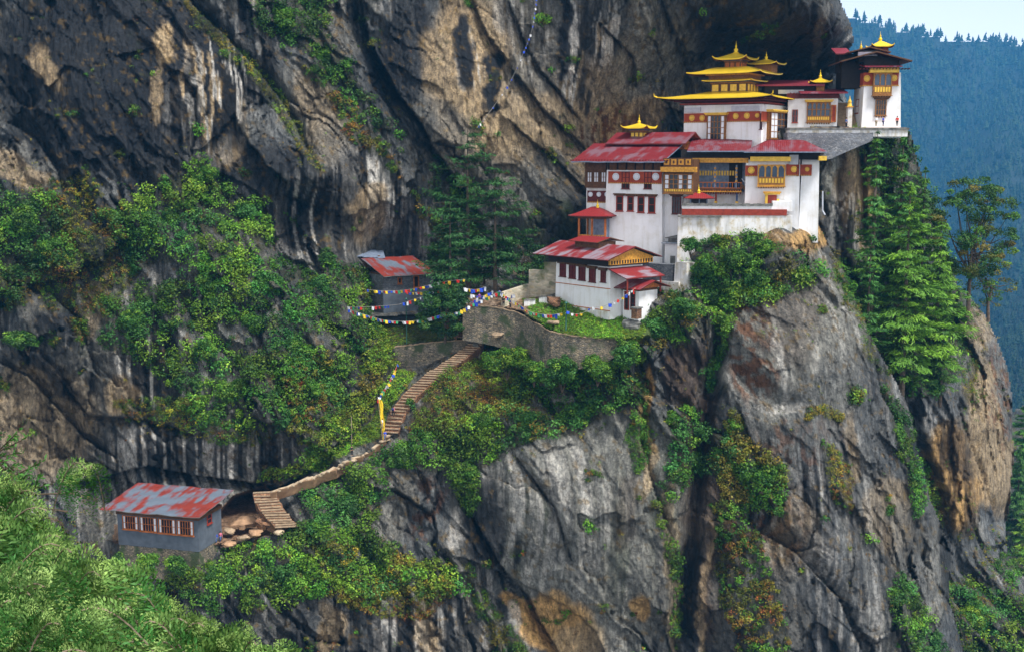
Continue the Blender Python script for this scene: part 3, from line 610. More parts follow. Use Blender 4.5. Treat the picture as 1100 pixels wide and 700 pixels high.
TONES = [(120, 70, 160, 120, 0, 'slate', .93), (250, 200, 160, 60, 10, 'slate', .75), (60, 260, 120, 60, 0, 'slate', .7), (30, 178, 50, 28, 20, 'warm', .9), (22, 182, 38, 22, 20, 'tan', .6), (45, 80, 14, 30, -30, 'tan', .7),
         (170, 55, 12, 26, 0, 'tan', .9), (196, 60, 8, 30, 0, 'tan', .9), (170, 105, 10, 30, 0, 'tan', .7), (215, 105, 26, 50, -5, 'tan', .95), (240, 140, 30, 42, 0, 'tan', .9), (215, 40, 30, 22, 0, 'slate', .95), (228, 105, 46, 75, 0, 'streak', 1.0),
         (215, 90, 4, 60, 0, 'slate', 1.), (206, 100, 5, 60, 0, 'pale', .5),
         (330, 110, 40, 60, -30, 'warm', .8), (345, 130, 30, 60, -30, 'tan', .45), (360, 40, 40, 30, 0, 'warm', .7), (370, 180, 50, 60, 0, 'warm', .6), (390, 210, 55, 60, 0, 'streak', .9), (350, 235, 60, 60, 0, 'streak', .8), (400, 235, 20, 36, 10, 'tan', .7),
         (440, 60, 36, 60, 0, 'slate', .7), (500, 90, 50, 120, 0, 'tan', .75), (545, 90, 60, 110, 0, 'tan', .55), (590, 60, 60, 120, 0, 'warm', .8), (640, 90, 50, 80, 0, 'tan', .6), (600, 150, 90, 60, 30, 'tan', .6), (560, 200, 70, 50, 0, 'warm', .8),
         (508, 60, 12, 34, 0, 'streak', 1), (505, 40, 10, 36, -8, 'slate', 1.), (528, 90, 9, 36, 0, 'slate', 1.), (612, 55, 18, 60, 0, 'streak', 1), (608, 30, 9, 60, 3, 'slate', .95), (645, 30, 24, 40, 0, 'streak', .9), (560, 20, 30, 60, 0, 'streak', .5), (630, 100, 8, 60, 0, 'darkstreak', .8),
         (470, 150, 40, 60, -30, 'warm', .7), (560, 150, 40, 30, 0, 'tan', .3), (700, 60, 50, 80, 0, 'grey', .6), (680, 130, 60, 30, -30, 'gold', .45), (650, 140, 50, 25, -35, 'rust', .9), (740, 90, 30, 40, 0, 'warm', .7), (820, 30, 90, 50, 0, 'slate', .75), (870, 60, 40, 60, 0, 'slate', .85), (880, 30, 8, 60, 5, 'warm', .7), (760, 30, 60, 50, 0, 'slate', .4),
         (620, 230, 40, 60, 0, 'slate', .45), (600, 250, 40, 30, 0, 'greenstreak', .5),
         (60, 440, 90, 80, 30, 'warm', .95), (40, 450, 70, 70, 30, 'tan', .55), (110, 350, 26, 50, 10, 'warm', .95), (100, 330, 18, 40, 20, 'tan', .5), (60, 345, 30, 16, 0, 'slate', .8), (50, 400, 50, 14, 40, 'slate', .8), (170, 400, 50, 40, 0, 'streak', .9), (130, 425, 20, 20, 0, 'tan', .7), (210, 480, 140, 40, 0, 'slate', .55), (280, 460, 50, 50, 0, 'warm', .6), (220, 490, 120, 40, 0, 'streak', .8), (190, 330, 20, 26, 0, 'warm', .8), (230, 340, 30, 16, 0, 'slate', .8),
         (400, 455, 25, 35, 0, 'slate', .6), (360, 400, 30, 30, 0, 'slate', .6),
         (640, 560, 130, 150, 0, 'grey', .8), (560, 540, 50, 60, 0, 'palestreak', .4), (600, 560, 60, 90, 0, 'streak', .28), (700, 560, 50, 120, 0, 'greenstreak', .28), (570, 560, 20, 60, 0, 'greenstreak', .5), (650, 520, 40, 90, 0, 'palestreak', .35), (715, 580, 14, 120, 2, 'warm', .8), (724, 600, 9, 120, 0, 'tan', .5), (695, 440, 9, 55, 2, 'gold', .85), (690, 490, 10, 50, -5, 'tan', .6), (694, 655, 9, 16, 0, 'gold', .85), (670, 540, 16, 50, 0, 'brown', .4),
         (505, 545, 16, 60, 20, 'pale', .75), (520, 590, 8, 60, 18, 'pale', .4), (522, 560, 26, 60, 8, 'slate', .85), (545, 590, 14, 50, 8, 'darkstreak', .9), (596, 668, 40, 46, -40, 'gold', .92), (560, 650, 14, 30, -30, 'gold', .9), (620, 690, 36, 24, 0, 'tan', .8), (556, 660, 10, 22, 0, 'pale', .6),
         (735, 400, 22, 50, 0, 'brown', .75), (750, 470, 24, 60, 5, 'brown', .7), (760, 600, 30, 110, 0, 'brown', .75), (742, 650, 14, 80, 0, 'slate', .8), (780, 640, 16, 80, 0, 'warm', .6), (757, 640, 6, 90, 0, 'tan', .5),
         (860, 380, 80, 110, 0, 'grey', .55), (805, 370, 30, 70, 3, 'rust', .75), (850, 330, 40, 60, 0, 'brown', .4), (865, 480, 60, 30, 0, 'rust', .5), (820, 560, 50, 60, 0, 'rust', .6), (890, 440, 60, 60, 0, 'blue', .5), (835, 395, 5, 60, 2, 'pale', .5), (850, 444, 50, 6, 5, 'pale', .4), (940, 480, 26, 100, -6, 'blue', .7), (915, 330, 10, 60, -25, 'pale', .5), (915, 500, 8, 60, 0, 'tan', .5),
         (870, 250, 26, 26, 0, 'gold', .85), (845, 253, 30, 12, 0, 'gold', .5), (850, 580, 40, 60, 0, 'tan', .35), (830, 660, 50, 60, 0, 'warm', .6), (910, 640, 34, 70, -30, 'palestreak', .75), (900, 620, 50, 80, -30, 'blue', .6), (960, 560, 30, 50, 0, 'tan', .4), (980, 600, 30, 60, 0, 'warm', .6), (900, 560, 60, 120, 0, 'streak', .25), (960, 420, 22, 60, -15, 'streak', .6),
         (330, 680, 200, 40, 0, 'slate', .7), (370, 670, 50, 20, 0, 'blue', .8), (420, 660, 80, 50, 0, 'streak', .7), (350, 680, 14, 30, 0, 'tan', .7), (290, 670, 20, 26, 0, 'warm', .6), (456, 680, 14, 40, 0, 'tan', .6), (455, 560, 26, 50, 20, 'blue', .9), (455, 550, 20, 40, 20, 'rust', .6), (400, 600, 20, 16, 0, 'blue', .9), (440, 640, 60, 24, 0, 'rust', .5)]
GRN, LIM, YEL, AUT, BGR, DKG, GRS, OLV = 'green', 'lime', 'yellow', 'autumn', 'bluegreen', 'dark', 'grass', 'olive'
VEG = [dict(poly=[(-60, 200), (60, 204), (84, 240), (74, 280), (40, 300), (20, 330), (-60, 340)], pal=[GRN, DKG], r=(.8, 1.7), edge=10),
       dict(poly=[(120, 232), (180, 180), (215, 172), (240, 200), (290, 208), (298, 250), (270, 290), (230, 300), (200, 278), (140, 292), (128, 262)], pal=[GRN, 'bright', BGR], r=(.6, 1.6), edge=10, brk=.7),
       dict(poly=[(110, 330), (180, 300), (210, 285), (300, 275), (380, 288), (400, 310), (404, 350), (382, 400), (372, 440), (330, 440), (300, 470), (240, 460), (196, 440), (172, 400), (110, 370)], pal=[GRN, 'bright', BGR, GRN], r=(.6, 1.6), edge=12, brk=.95),
       dict(poly=[(270, -60), (360, -60), (352, 30), (388, 90), (420, 130), (430, 150), (395, 130), (350, 80), (320, 52), (278, 40)], pal=[GRN, DKG], r=(.7, 1.6), edge=10),
       dict(poly=[(190, -10), (215, 8), (262, 55), (300, 100), (348, 185), (338, 190), (290, 120), (250, 70), (210, 30)], pal=[YEL, LIM, OLV], r=(.35, .8), edge=6, brk=.6, den=.8),
       dict(poly=[(300, 50), (350, 80), (400, 130), (432, 190), (470, 230), (478, 280), (440, 200), (380, 150), (340, 90)], pal=[OLV, AUT, GRN], r=(.4, 1.0), edge=8, brk=.7, den=.75),
       dict(poly=[(40, 200), (90, 170), (110, 200), (95, 240), (60, 300), (10, 340), (-20, 300), (60, 250)], pal=[AUT, OLV, YEL], r=(.3, .8), edge=8, brk=.8, den=.7),
       dict(poly=[(60, 250), (130, 240), (150, 290), (120, 340), (40, 330)], pal=[AUT, OLV, GRN], r=(.3, .9), edge=8, brk=.8, den=.7),
       dict(poly=[(120, 430), (190, 425), (250, 455), (300, 470), (270, 478), (200, 465), (140, 450)], pal=[AUT, YEL, GRN], r=(.4, .9), edge=8, brk=.7, den=.8),
       dict(poly=[(290, 380), (350, 380), (380, 440), (350, 480), (310, 470)], pal=[AUT, GRN, OLV], r=(.4, 1.), edge=10, brk=.7, den=.8),
       dict(poly=[(370, 290), (400, 292), (410, 345), (424, 370), (424, 400), (400, 440), (370, 470), (350, 500), (310, 512), (270, 520), (330, 480), (372, 440), (384, 400), (400, 350)], pal=[GRN, LIM, OLV], r=(.4, 1.1), edge=8, brk=.6),
       dict(poly=[(424, 398), (446, 398), (418, 440), (410, 470), (350, 496), (310, 512), (330, 490), (380, 470), (404, 440)], pal=[GRS], r=(.25, .45), edge=5, brk=.2, soil=(0.09, 0.17, 0.015), soilk=.95),
       dict(poly=[(430, 340), (500, 346), (500, 364), (425, 372), (405, 380), (410, 350)], pal=[GRS, OLV], r=(.25, .5), edge=5, brk=.5, soil=(0.08, 0.12, 0.02), soilk=.9),
       dict(poly=[(512, 372), (570, 360), (590, 395), (560, 440), (470, 470), (440, 470), (444, 440), (470, 405)], pal=[GRN, LIM, OLV, AUT], r=(.35, .9), edge=6, brk=.55, soil=(0.09, 0.06, 0.02)),
       dict(poly=[(505, 348), (545, 350), (570, 362), (560, 380), (520, 372)], pal=[GRS, GRN], r=(.3, .6), edge=5, brk=.3),
       dict(poly=[(560, 388), (600, 396), (640, 392), (676, 374), (700, 340), (712, 330), (738, 300), (742, 262), (760, 258), (800, 252), (845, 262), (880, 282), (890, 300), (850, 318), (800, 330), (770, 350), (740, 356), (712, 372), (694, 392), (676, 430), (640, 450), (600, 470), (560, 480), (520, 500), (500, 505), (480, 480), (520, 440)], pal=[GRN, 'bright', BGR, OLV], r=(.6, 1.5), edge=10, brk=.5),
       dict(poly=[(480, 440), (520, 440), (520, 500), (500, 520), (470, 510), (430, 500), (400, 560), (440, 600), (490, 604), (500, 640), (470, 640), (430, 630), (400, 640), (350, 640), (300, 650), (250, 660), (170, 640), (150, 612), (222, 598), (300, 578), (330, 562), (318, 524), (400, 492), (440, 470)], pal=[GRN, 'bright', GRN, BGR], r=(.6, 1.6), edge=10, brk=.45),
       dict(poly=[(310, 590), (400, 570), (440, 600), (490, 610), (470, 650), (420, 640), (380, 650), (330, 640)], pal=[LIM, OLV, YEL], r=(.5, 1.), edge=10, brk=.6, den=.8),
       dict(poly=[(400, 630), (480, 620), (490, 640), (460, 665), (400, 660), (350, 650)], pal=[AUT, OLV], r=(.3, .7), edge=8, brk=.8, den=.7),
       dict(poly=[(482, 500), (512, 490), (520, 530), (505, 560), (490, 540)], pal=[GRN], r=(.5, 1.), edge=6, brk=.5),
       dict(poly=[(490, 600), (505, 610), (560, 690), (600, 760), (560, 760), (520, 680)], pal=[GRN, OLV], r=(.4, .9), edge=6, brk=.6, den=.8),
       dict(poly=[(752, 260), (792, 300), (786, 360), (760, 420), (752, 400), (764, 350)], pal=[GRN, BGR], r=(.5, 1.), edge=6, brk=.6, den=.9),
       dict(poly=[(735, 440), (790, 470), (788, 500), (740, 520), (722, 545), (706, 540), (716, 490)], pal=[GRN, BGR], r=(.5, 1.3), edge=7, brk=.5, den=.9),
       dict(poly=[(784, 440), (806, 480), (845, 500), (840, 550), (800, 540), (772, 560), (770, 500)], pal=[GRN, OLV], r=(.4, 1.1), edge=7, brk=.6, den=.9),
       dict(poly=[(760, 540), (800, 540), (830, 600), (850, 700), (830, 760), (790, 700), (770, 620)], pal=[GRN, OLV, AUT], r=(.4, 1.), edge=8, brk=.9, den=.6),
       dict(poly=[(676, 400), (694, 400), (700, 440), (690, 500), (680, 510), (670, 470), (680, 440)], pal=[GRN], r=(.4, .8), edge=5, brk=.6, den=.8),
       dict(poly=[(700, 540), (712, 540), (735, 600), (732, 700), (725, 700), (720, 600)], pal=[GRN, LIM], r=(.3, .6), edge=4, brk=.8, den=.7),
       dict(poly=[(862, 440), (884, 436), (912, 448), (904, 456), (880, 450), (862, 458)], pal=[OLV, YEL], r=(.3, .7), edge=5, brk=.4),
       dict(poly=[(880, 470), (904, 490), (920, 520), (918, 560), (900, 540), (886, 510)], pal=[OLV, AUT, GRN], r=(.3, .7), edge=6, brk=.7, den=.7),
       dict(poly=[(890, 262), (910, 290), (940, 350), (950, 400), (935, 390), (915, 340), (890, 300)], pal=[GRN, OLV], r=(.35, .8), edge=6, brk=.7, den=.8),
       dict(poly=[(950, 415), (968, 440), (985, 500), (1000, 545), (985, 560), (970, 500), (955, 450)], pal=[GRN, BGR], r=(.5, 1.), edge=6, brk=.5),
       dict(poly=[(965, 610), (1000, 660), (1030, 740), (1000, 740), (975, 680), (950, 640)], pal=[GRN, BGR], r=(.5, 1.2), edge=8, brk=.5),
       dict(poly=[(460, 150), (520, 220), (520, 320), (470, 325), (455, 290), (470, 230)], pal=[DKG, GRN], r=(.7, 1.4), edge=10, brk=.5),
       dict(poly=[(560, 320), (600, 318), (650, 330), (700, 344), (690, 362), (640, 364), (600, 358), (580, 348)], pal=[GRS], r=(.2, .4), edge=4, brk=.25, padcut=0, soil=(0.11, 0.17, 0.015), soilk=.9),
       dict(poly=[(596, 240), (625, 270), (625, 330), (590, 320), (560, 300)], pal=[DKG], r=(.4, .8), edge=8, brk=.8, den=.3)]
main = build_sheet('cliff', MAIN_POLY, MC, ML, PADS, TONES, VEG, step=1.6, seed=100, calm=CALM, rimR=(860, 24))

# ---- the buttress behind, under the tower, with the wooded gully
RP = [(830, 137), (975, 136), (982, 160), (997, 200), (1012, 250), (1030, 308), (1058, 335), (1078, 370), (1090, 425), (1088, 500), (1080, 560), (1084, 600), (1110, 625), (1150, 700), (1200, 800), (880, 800), (880, 500), (830, 300)]
RC = [(840, 150, 214), (880, 160, 212), (900, 180, 211), (925, 150, 214), (960, 145, 218), (905, 230, 213), (930, 220, 216), (960, 220, 223), (985, 250, 229), (900, 280, 214), (930, 300, 216), (960, 320, 219), (1000, 320, 229), (1030, 330, 234), (960, 400, 212), (1000, 400, 214), (980, 430, 209),
      (1060, 360, 232), (1080, 400, 235), (1040, 400, 224), (1010, 450, 211), (1040, 460, 216), (1075, 480, 226), (1000, 500, 211), (1040, 550, 214), (1070, 560, 221), (1030, 620, 211), (1060, 640, 208), (1100, 660, 207), (1000, 640, 206), (1060, 700, 202), (1150, 760, 203), (950, 500, 220), (900, 700, 210)]
RL = [([(1022, 420), (1040, 470), (1060, 530), (1074, 580)], 4, 10, -1), ([(975, 420), (985, 470), (1005, 520), (1020, 580)], 3, 8, 0), ([(927, 160), (930, 200), (932, 260)], 4, 8, 1), ([(905, 150), (900, 200), (898, 250)], 2, 5, 0), ([(900, 140), (880, 190), (890, 235)], 2, 8, 1)]
RT = [(1010, 455, 40, 70, -10, 'blue', .8), (1030, 510, 34, 62, -6, 'gold', .85), (1040, 480, 26, 30, -10, 'slate', .6), (1028, 520, 40, 80, -5, 'darkstreak', .6), (1000, 440, 24, 40, -10, 'palestreak', .5), (1066, 440, 28, 120, -5, 'warm', .9), (1064, 470, 24, 90, -5, 'tan', .75), (1050, 350, 24, 30, 0, 'tan', .5), (1078, 430, 14, 70, 0, 'rust', .7),
      (1040, 600, 60, 30, 0, 'blue', .8), (1060, 620, 30, 20, 0, 'streak', .6), (915, 200, 22, 50, 0, 'tan', .85), (905, 200, 12, 60, 0, 'brown', .5), (930, 210, 10, 60, 0, 'gold', .6), (880, 190, 16, 60, 20, 'grey', .9), (900, 240, 40, 40, 0, 'streak', .7), (1090, 660, 40, 50, 0, 'blue', .7), (980, 580, 30, 60, 0, 'warm', .7)]
RV = [dict(poly=[(912, 142), (978, 138), (1002, 200), (1034, 320), (1040, 350), (1024, 410), (1000, 428), (968, 425), (942, 380), (915, 330), (896, 280), (930, 270), (934, 210), (920, 175)], pal=[DKG, GRN], r=(.8, 1.7), edge=10, brk=.25),
      dict(poly=[(1000, 300), (1045, 325), (1050, 345), (1020, 360)], pal=[GRN], r=(.6, 1.3), edge=8, brk=.3),
      dict(poly=[(1030, 350), (1050, 390), (1052, 440), (1040, 430), (1028, 390)], pal=[GRN, OLV], r=(.4, .9), edge=6, brk=.8, den=.7),
      dict(poly=[(985, 630), (1030, 622), (1070, 618), (1110, 640), (1170, 720), (1140, 780), (1000, 780), (1000, 690)], pal=[GRN, LIM, BGR], r=(.7, 1.6), edge=10, brk=.45),
      dict(poly=[(1075, 590), (1100, 610), (1090, 630), (1066, 610)], pal=[GRN], r=(.5, 1.), edge=6, brk=.5),
      dict(poly=[(985, 490), (1005, 520), (1010, 560), (990, 560), (975, 510)], pal=[GRN, LIM], r=(.5, 1.), edge=6, brk=.5)]
right = build_sheet('rock_buttress', RP, RC, RL, [], RT, RV, step=1.8, seed=300, calm=[(1035, 500, 60, 110, 0, .6), (900, 180, 40, 40, 0, .7)], rimR=(1000, 30), facet_dir=-65)

# ---- wooded valley side to the right of the buttress
SLP = [(1045, 470), (1075, 452), (1110, 440), (1200, 405), (1350, 350), (1450, 330), (1450, 900), (1000, 900), (1020, 640)]
slope = build_sheet('valley_slope', SLP, [(1045, 470, 400), (1200, 400, 430), (1450, 330, 460), (1000, 900, 240), (1450, 900, 250), (1100, 560, 330), (1250, 600, 340)], [], [], [(1200, 650, 250, 300, 0, 'warm', .6)],
                    [dict(poly=SLP, pal=['green', 'dark', 'bright'], r=(1.2, 2.6), edge=4, brk=.2)], step=3.5, seed=500, rimR=20)
# ---- valley floor and far mountains
def far_sheet(name, poly, ctrl, seed, step, colr, rough):
    gx = np.arange(min(p[0] for p in poly), max(p[0] for p in poly), step); gy = np.arange(min(p[1] for p in poly), max(p[1] for p in poly), step)
    px, py = np.meshgrid(gx, gy); D = rbf(ctrl, 60)(px, py) * (1 + rough * fbm(px / 70 + .3 * py / 70, py / 160, o=5, s=seed))
    ins = inpoly(px + 3 * vnoise(px / 9, py / 9, None, 2), py + 2 * vnoise(px / 14, py / 5, None, 3), poly); Pw = Pn(px, py, D)
    quad = ins[:-1, :-1] & ins[1:, :-1] & ins[:-1, 1:] & ins[1:, 1:]
    idx = np.arange(px.size).reshape(px.shape); j, i = np.nonzero(quad)
    Q = np.stack([idx[j, i], idx[j + 1, i], idx[j + 1, i + 1], idx[j, i + 1]], -1)
    n = fbm(px / 12, py / 12, o=4, s=seed + 4)[..., None]
    C = np.array(colr) * (1 + .6 * n)
    me = np_mesh(name, Pw.reshape(-1, 3), Q, C.reshape(-1, 3), 'rock'); o = link(name, me); tag(o, kind='structure')
    S = Sheet(); S.px, S.py, S.P, S.ins, S.D = px, py, Pw, ins, D; return S
FARP = [(700, -60), (780, -20), (860, 6), (897, 12), (925, 21), (950, 27), (985, 34), (1020, 41), (1060, 43), (1100, 45), (1160, 40), (1300, 20), (1500, 0), (1500, 900), (700, 900)]
FC = [(700, -60, 4700), (900, 10, 4300), (1100, 45, 4400), (1500, 0, 4600), (900, 300, 2900), (1100, 250, 2300), (1060, 180, 2900), (1500, 300, 2400), (900, 900, 900), (1100, 600, 850), (1500, 900, 700), (1090, 420, 1300), (1000, 150, 3300)]
far = far_sheet('far_mountain', FARP, FC, 41, 5, (0.008, 0.022, 0.018), .13)
# ================================================================== FOLIAGE
PAL = {'pine': [(0.020, 0.070, 0.020), (0.028, 0.090, 0.026), (0.016, 0.055, 0.022)],
       'bright': [(0.105, 0.225, 0.022), (0.125, 0.250, 0.030), (0.085, 0.205, 0.018)],
       'green': [(0.030, 0.105, 0.016), (0.045, 0.135, 0.022), (0.022, 0.080, 0.018), (0.065, 0.155, 0.025)],
       'dark': [(0.016, 0.060, 0.018), (0.022, 0.075, 0.020), (0.030, 0.085, 0.030)],
       'bluegreen': [(0.036, 0.095, 0.030), (0.055, 0.125, 0.042), (0.030, 0.078, 0.026)],
       'lime': [(0.120, 0.230, 0.020), (0.160, 0.240, 0.030), (0.085, 0.190, 0.020)],
       'grass': [(0.130, 0.260, 0.020), (0.100, 0.220, 0.020), (0.170, 0.250, 0.030), (0.080, 0.190, 0.020)],
       'olive': [(0.110, 0.130, 0.020), (0.080, 0.110, 0.020), (0.140, 0.130, 0.025)],
       'yellow': [(0.260, 0.235, 0.026), (0.200, 0.205, 0.024), (0.220, 0.240, 0.020)],
       'autumn': [(0.19, 0.115, 0.022), (0.15, 0.065, 0.020), (0.20, 0.15, 0.028), (0.10, 0.10, 0.022), (0.13, 0.06, 0.02)]}
for k_ in PAL: PAL[k_] = [(c[0] * (2.1 if k_ in ('green', 'dark') else 1.35), c[1] * (1.65 if k_ in ('green', 'dark', 'bluegreen') else 1.25), c[2] * 1.0) for c in PAL[k_]]
def unit(v): return v / (np.linalg.norm(v, axis=-1, keepdims=True) + 1e-9)
def leaves(C, Nrm, L, Wd, col, g=rng, T=None):
    """one folded leaf spray (a quad) per row: centre, facing, half length, half width, colour"""
    n = len(C); t = unit(np.cross(Nrm, g.normal(size=(n, 3)))) if T is None else unit(T - Nrm * (T * Nrm).sum(-1, keepdims=True)); b = np.cross(Nrm, t)
    L = L[:, None]; Wd = Wd[:, None]
    V = np.stack([C - t * L, C + b * Wd + Nrm * L * .15, C + t * L - Nrm * L * .2, C - b * Wd + Nrm * L * .15], 1).reshape(-1, 3)
    return V, np.repeat(col, 4, 0)
def clump_leaves(centers, rad, outward, cols, per, g=rng, lsize=(.13, .26), squash=.75):
    """leafy clumps: leaves on lumpy shells round every centre, open to the outward side"""
    n = len(centers); k = np.repeat(np.arange(n), per)
    d = unit(g.normal(size=(len(k), 3)) + outward[k] * .7 + np.array([0, 0, .35]))
    lump = 1 + .35 * vnoise(d[:, 0] * 2.3 + k * 1.7, d[:, 1] * 2.3, d[:, 2] * 2.3, 5)
    r = rad[k] * lump * (0.45 + .6 * g.random(len(k)) ** .6)
    off = d * r[:, None]; off[:, 2] *= squash
    c = centers[k] + off
    nr = unit(d * .8 + g.normal(size=d.shape) * .55 + np.array([0, 0, .45]))
    sz = g.uniform(lsize[0], lsize[1], len(k)) * np.clip(rad[k], .6, 1.3) ** .5
    cc = cols[k] * g.uniform(.65, 1.4, (len(k), 1)) * (1 + g.normal(size=(len(k), 3)) * .06)
    return leaves(c, nr, sz, sz * g.uniform(.4, .75, len(k)), np.clip(cc, 0.003, 1), g)
def leaf_mesh(name, parts, mat='leaf'):
    V = np.concatenate([p[0] for p in parts]); Cc = np.concatenate([p[1] for p in parts])
    return np_mesh(name, V, np.arange(len(V)).reshape(-1, 4), Cc, mat)
def pick(pal, n, g=rng):
    opts = [np.array(PAL[p]) for p in pal]; w = g.integers(0, len(opts), n)
    return np.array([opts[i][g.integers(0, len(opts[i]))] for i in w]).reshape(n, 3)

def ground_cover(S, vegs, name, label, cat, density=1.0, per=34, exclude=()):
    parts = []
    J = np.arange(S.px.size)
    for v, m in zip(vegs, S.veg):
        if v.get('off'): continue
        r0, r1 = v['r']; rm = (r0 + r1) / 2
        rpx = rm * 6.4
        w = np.where(S.ins, m, 0).ravel() ** 1.3
        area = w.sum() * S.step ** 2
        n = int(area / (rpx * rpx * 1.0) * 1.6 * density)
        if n < 3: continue
        sel = rng.choice(J, n, p=w / w.sum())
        g3 = PAL_REGION(S, sel, v)
        C = S.P.reshape(-1, 3)[sel]; N = S.N.reshape(-1, 3)[sel]
        rad = rng.uniform(r0, r1, n) * (0.6 + .5 * m.ravel()[sel])
        grassy = 'grass' in v['pal']
        up = unit(N + np.array([0, -.2, .5]))
        cc = C + up * rad[:, None] * (.15 if grassy else .25)
        p = max(8, int(per * 1.5 * (rm / 1.0) ** .9)) if not grassy else 12
        parts.append(clump_leaves(cc, rad, N, g3, p, lsize=(.09, .18) if grassy or rm < .7 else (.12, .25), squash=.6 if grassy else .8))
    # tufts that root in the cracks and on the small ledges of the bare rock
    w = (np.where(S.ins & (S.keep < .3), 1, 0) * (sstep(.45, .8, S.N[..., 2]) * .8 + sstep(.15, .6, S.crack) * .5) * sstep(-.25, .25, S.brk) * TUFT(S)).ravel()
    n = int(1500 * density); sel = rng.choice(J, n, p=w / w.sum())
    C = S.P.reshape(-1, 3)[sel]; N = S.N.reshape(-1, 3)[sel]; rad = rng.uniform(.2, .75, n)
    parts.append(clump_leaves(C + N * .1, rad, N, pick(['green', 'olive', 'yellow', 'olive', 'autumn', 'green'], n), 16, lsize=(.09, .17)))
    o = link(name, leaf_mesh(name, parts)); tag(o, label, cat, kind='stuff'); return o
def TUFT(S):
    return 1 - .8 * blob(S.px, S.py, (640, 570, 110, 120, 0), 0, 0) - .7 * blob(S.px, S.py, (600, 60, 150, 110, 0), 0, 0)
def PAL_REGION(S, sel, v):
    """neighbouring clumps share a plant kind: kinds change in patches"""
    P_ = S.P.reshape(-1, 3)[sel]; n = len(sel)
    cid = S.cell.reshape(-1)[sel]; q = (cid * 7.3) % 1.0 * .85 + .075 + rng.normal(size=n) * .09
    opts = v['pal']; k = np.clip((q * len(opts)).astype(int), 0, len(opts) - 1)
    out = np.zeros((n, 3))
    for i, o in enumerate(opts):
        s = k == i
        if o in ('autumn', 'yellow') and s.any():   # only part of such a patch has turned
            t_ = s & (rng.random(n) < .5); out[t_] = pick(['olive', 'green'], int(t_.sum())) if t_.any() else 0; s = s & ~t_
        if s.any(): out[s] = pick([o], int(s.sum()))
    out *= ((.55 + .8 * ((cid * 13.7) % 1.0)) * (1 + .35 * vnoise(P_[:, 0] / 1.8, P_[:, 2] / 1.8, None, 9)))[:, None]; out[:, 0] *= .8 + .4 * ((cid * 29.1) % 1.0)
    return np.clip(out, .004, 1)
ground_cover(main, VEG, 'cliff_vegetation', 'low green and autumn coloured plants and scrub over the ledges of the main cliff', 'ground cover')
ground_cover(right, RV, 'buttress_vegetation', 'dark green scrub growing over the rock buttress behind the tall conifers', 'ground cover')

# ---- individual shrubs
def shrub(px, py, r, pal, label, D=None, S=main, dens=1.0, wide=1.0, group=None):
    D = D or surf(S, px, py)
    base = P(px, py + r * 3.0, D); o = empty('shrub', base - Vector((0, 0, r * .6)))
    g = np.random.default_rng(int(px * 7 + py))
    n = int(16 * r * r * wide) + 5
    lob = unit(g.normal(size=(5, 3))) * np.array([.62, .35, .42]) * r * g.uniform(.5, 1.25, (5, 1)); lr = r * g.uniform(.28, .55, (5, 1)); li = g.integers(0, 5, n)
    d = unit(g.normal(size=(n, 3))); c = lob[li] + d * lr[li] * g.random((n, 1)) ** .4
    c[:, 0] *= wide; c[:, 2] += r * 1.0; c[:, 1] -= r * .35
    cols = pick(pal, n, g) * (1 + .25 * g.normal(size=(n, 1)))
    V, C = clump_leaves(c, g.uniform(.32, .6, n) * (r ** .5), unit(d + 1e-3), np.clip(cols, .006, 1), int(64 * dens), g, lsize=(.11, .23))
    f = link('foliage', np_mesh('foliage', V, np.arange(len(V)).reshape(-1, 4), C, 'leaf'), o)
    b = MB('bark')
    for k in range(5):
        a = g.uniform(0, 6.28); e = (math.cos(a) * r * .6 * wide, math.sin(a) * r * .4 - r * .3, r * g.uniform(.9, 1.4))
        b.tube([(0, 0, -.3), (e[0] * .4, e[1] * .4, e[2] * .5), e], [.07 * r ** .5, .05, .02], 5)
    b.build('stem', o)
    tag(o, label, 'shrub', group); return o
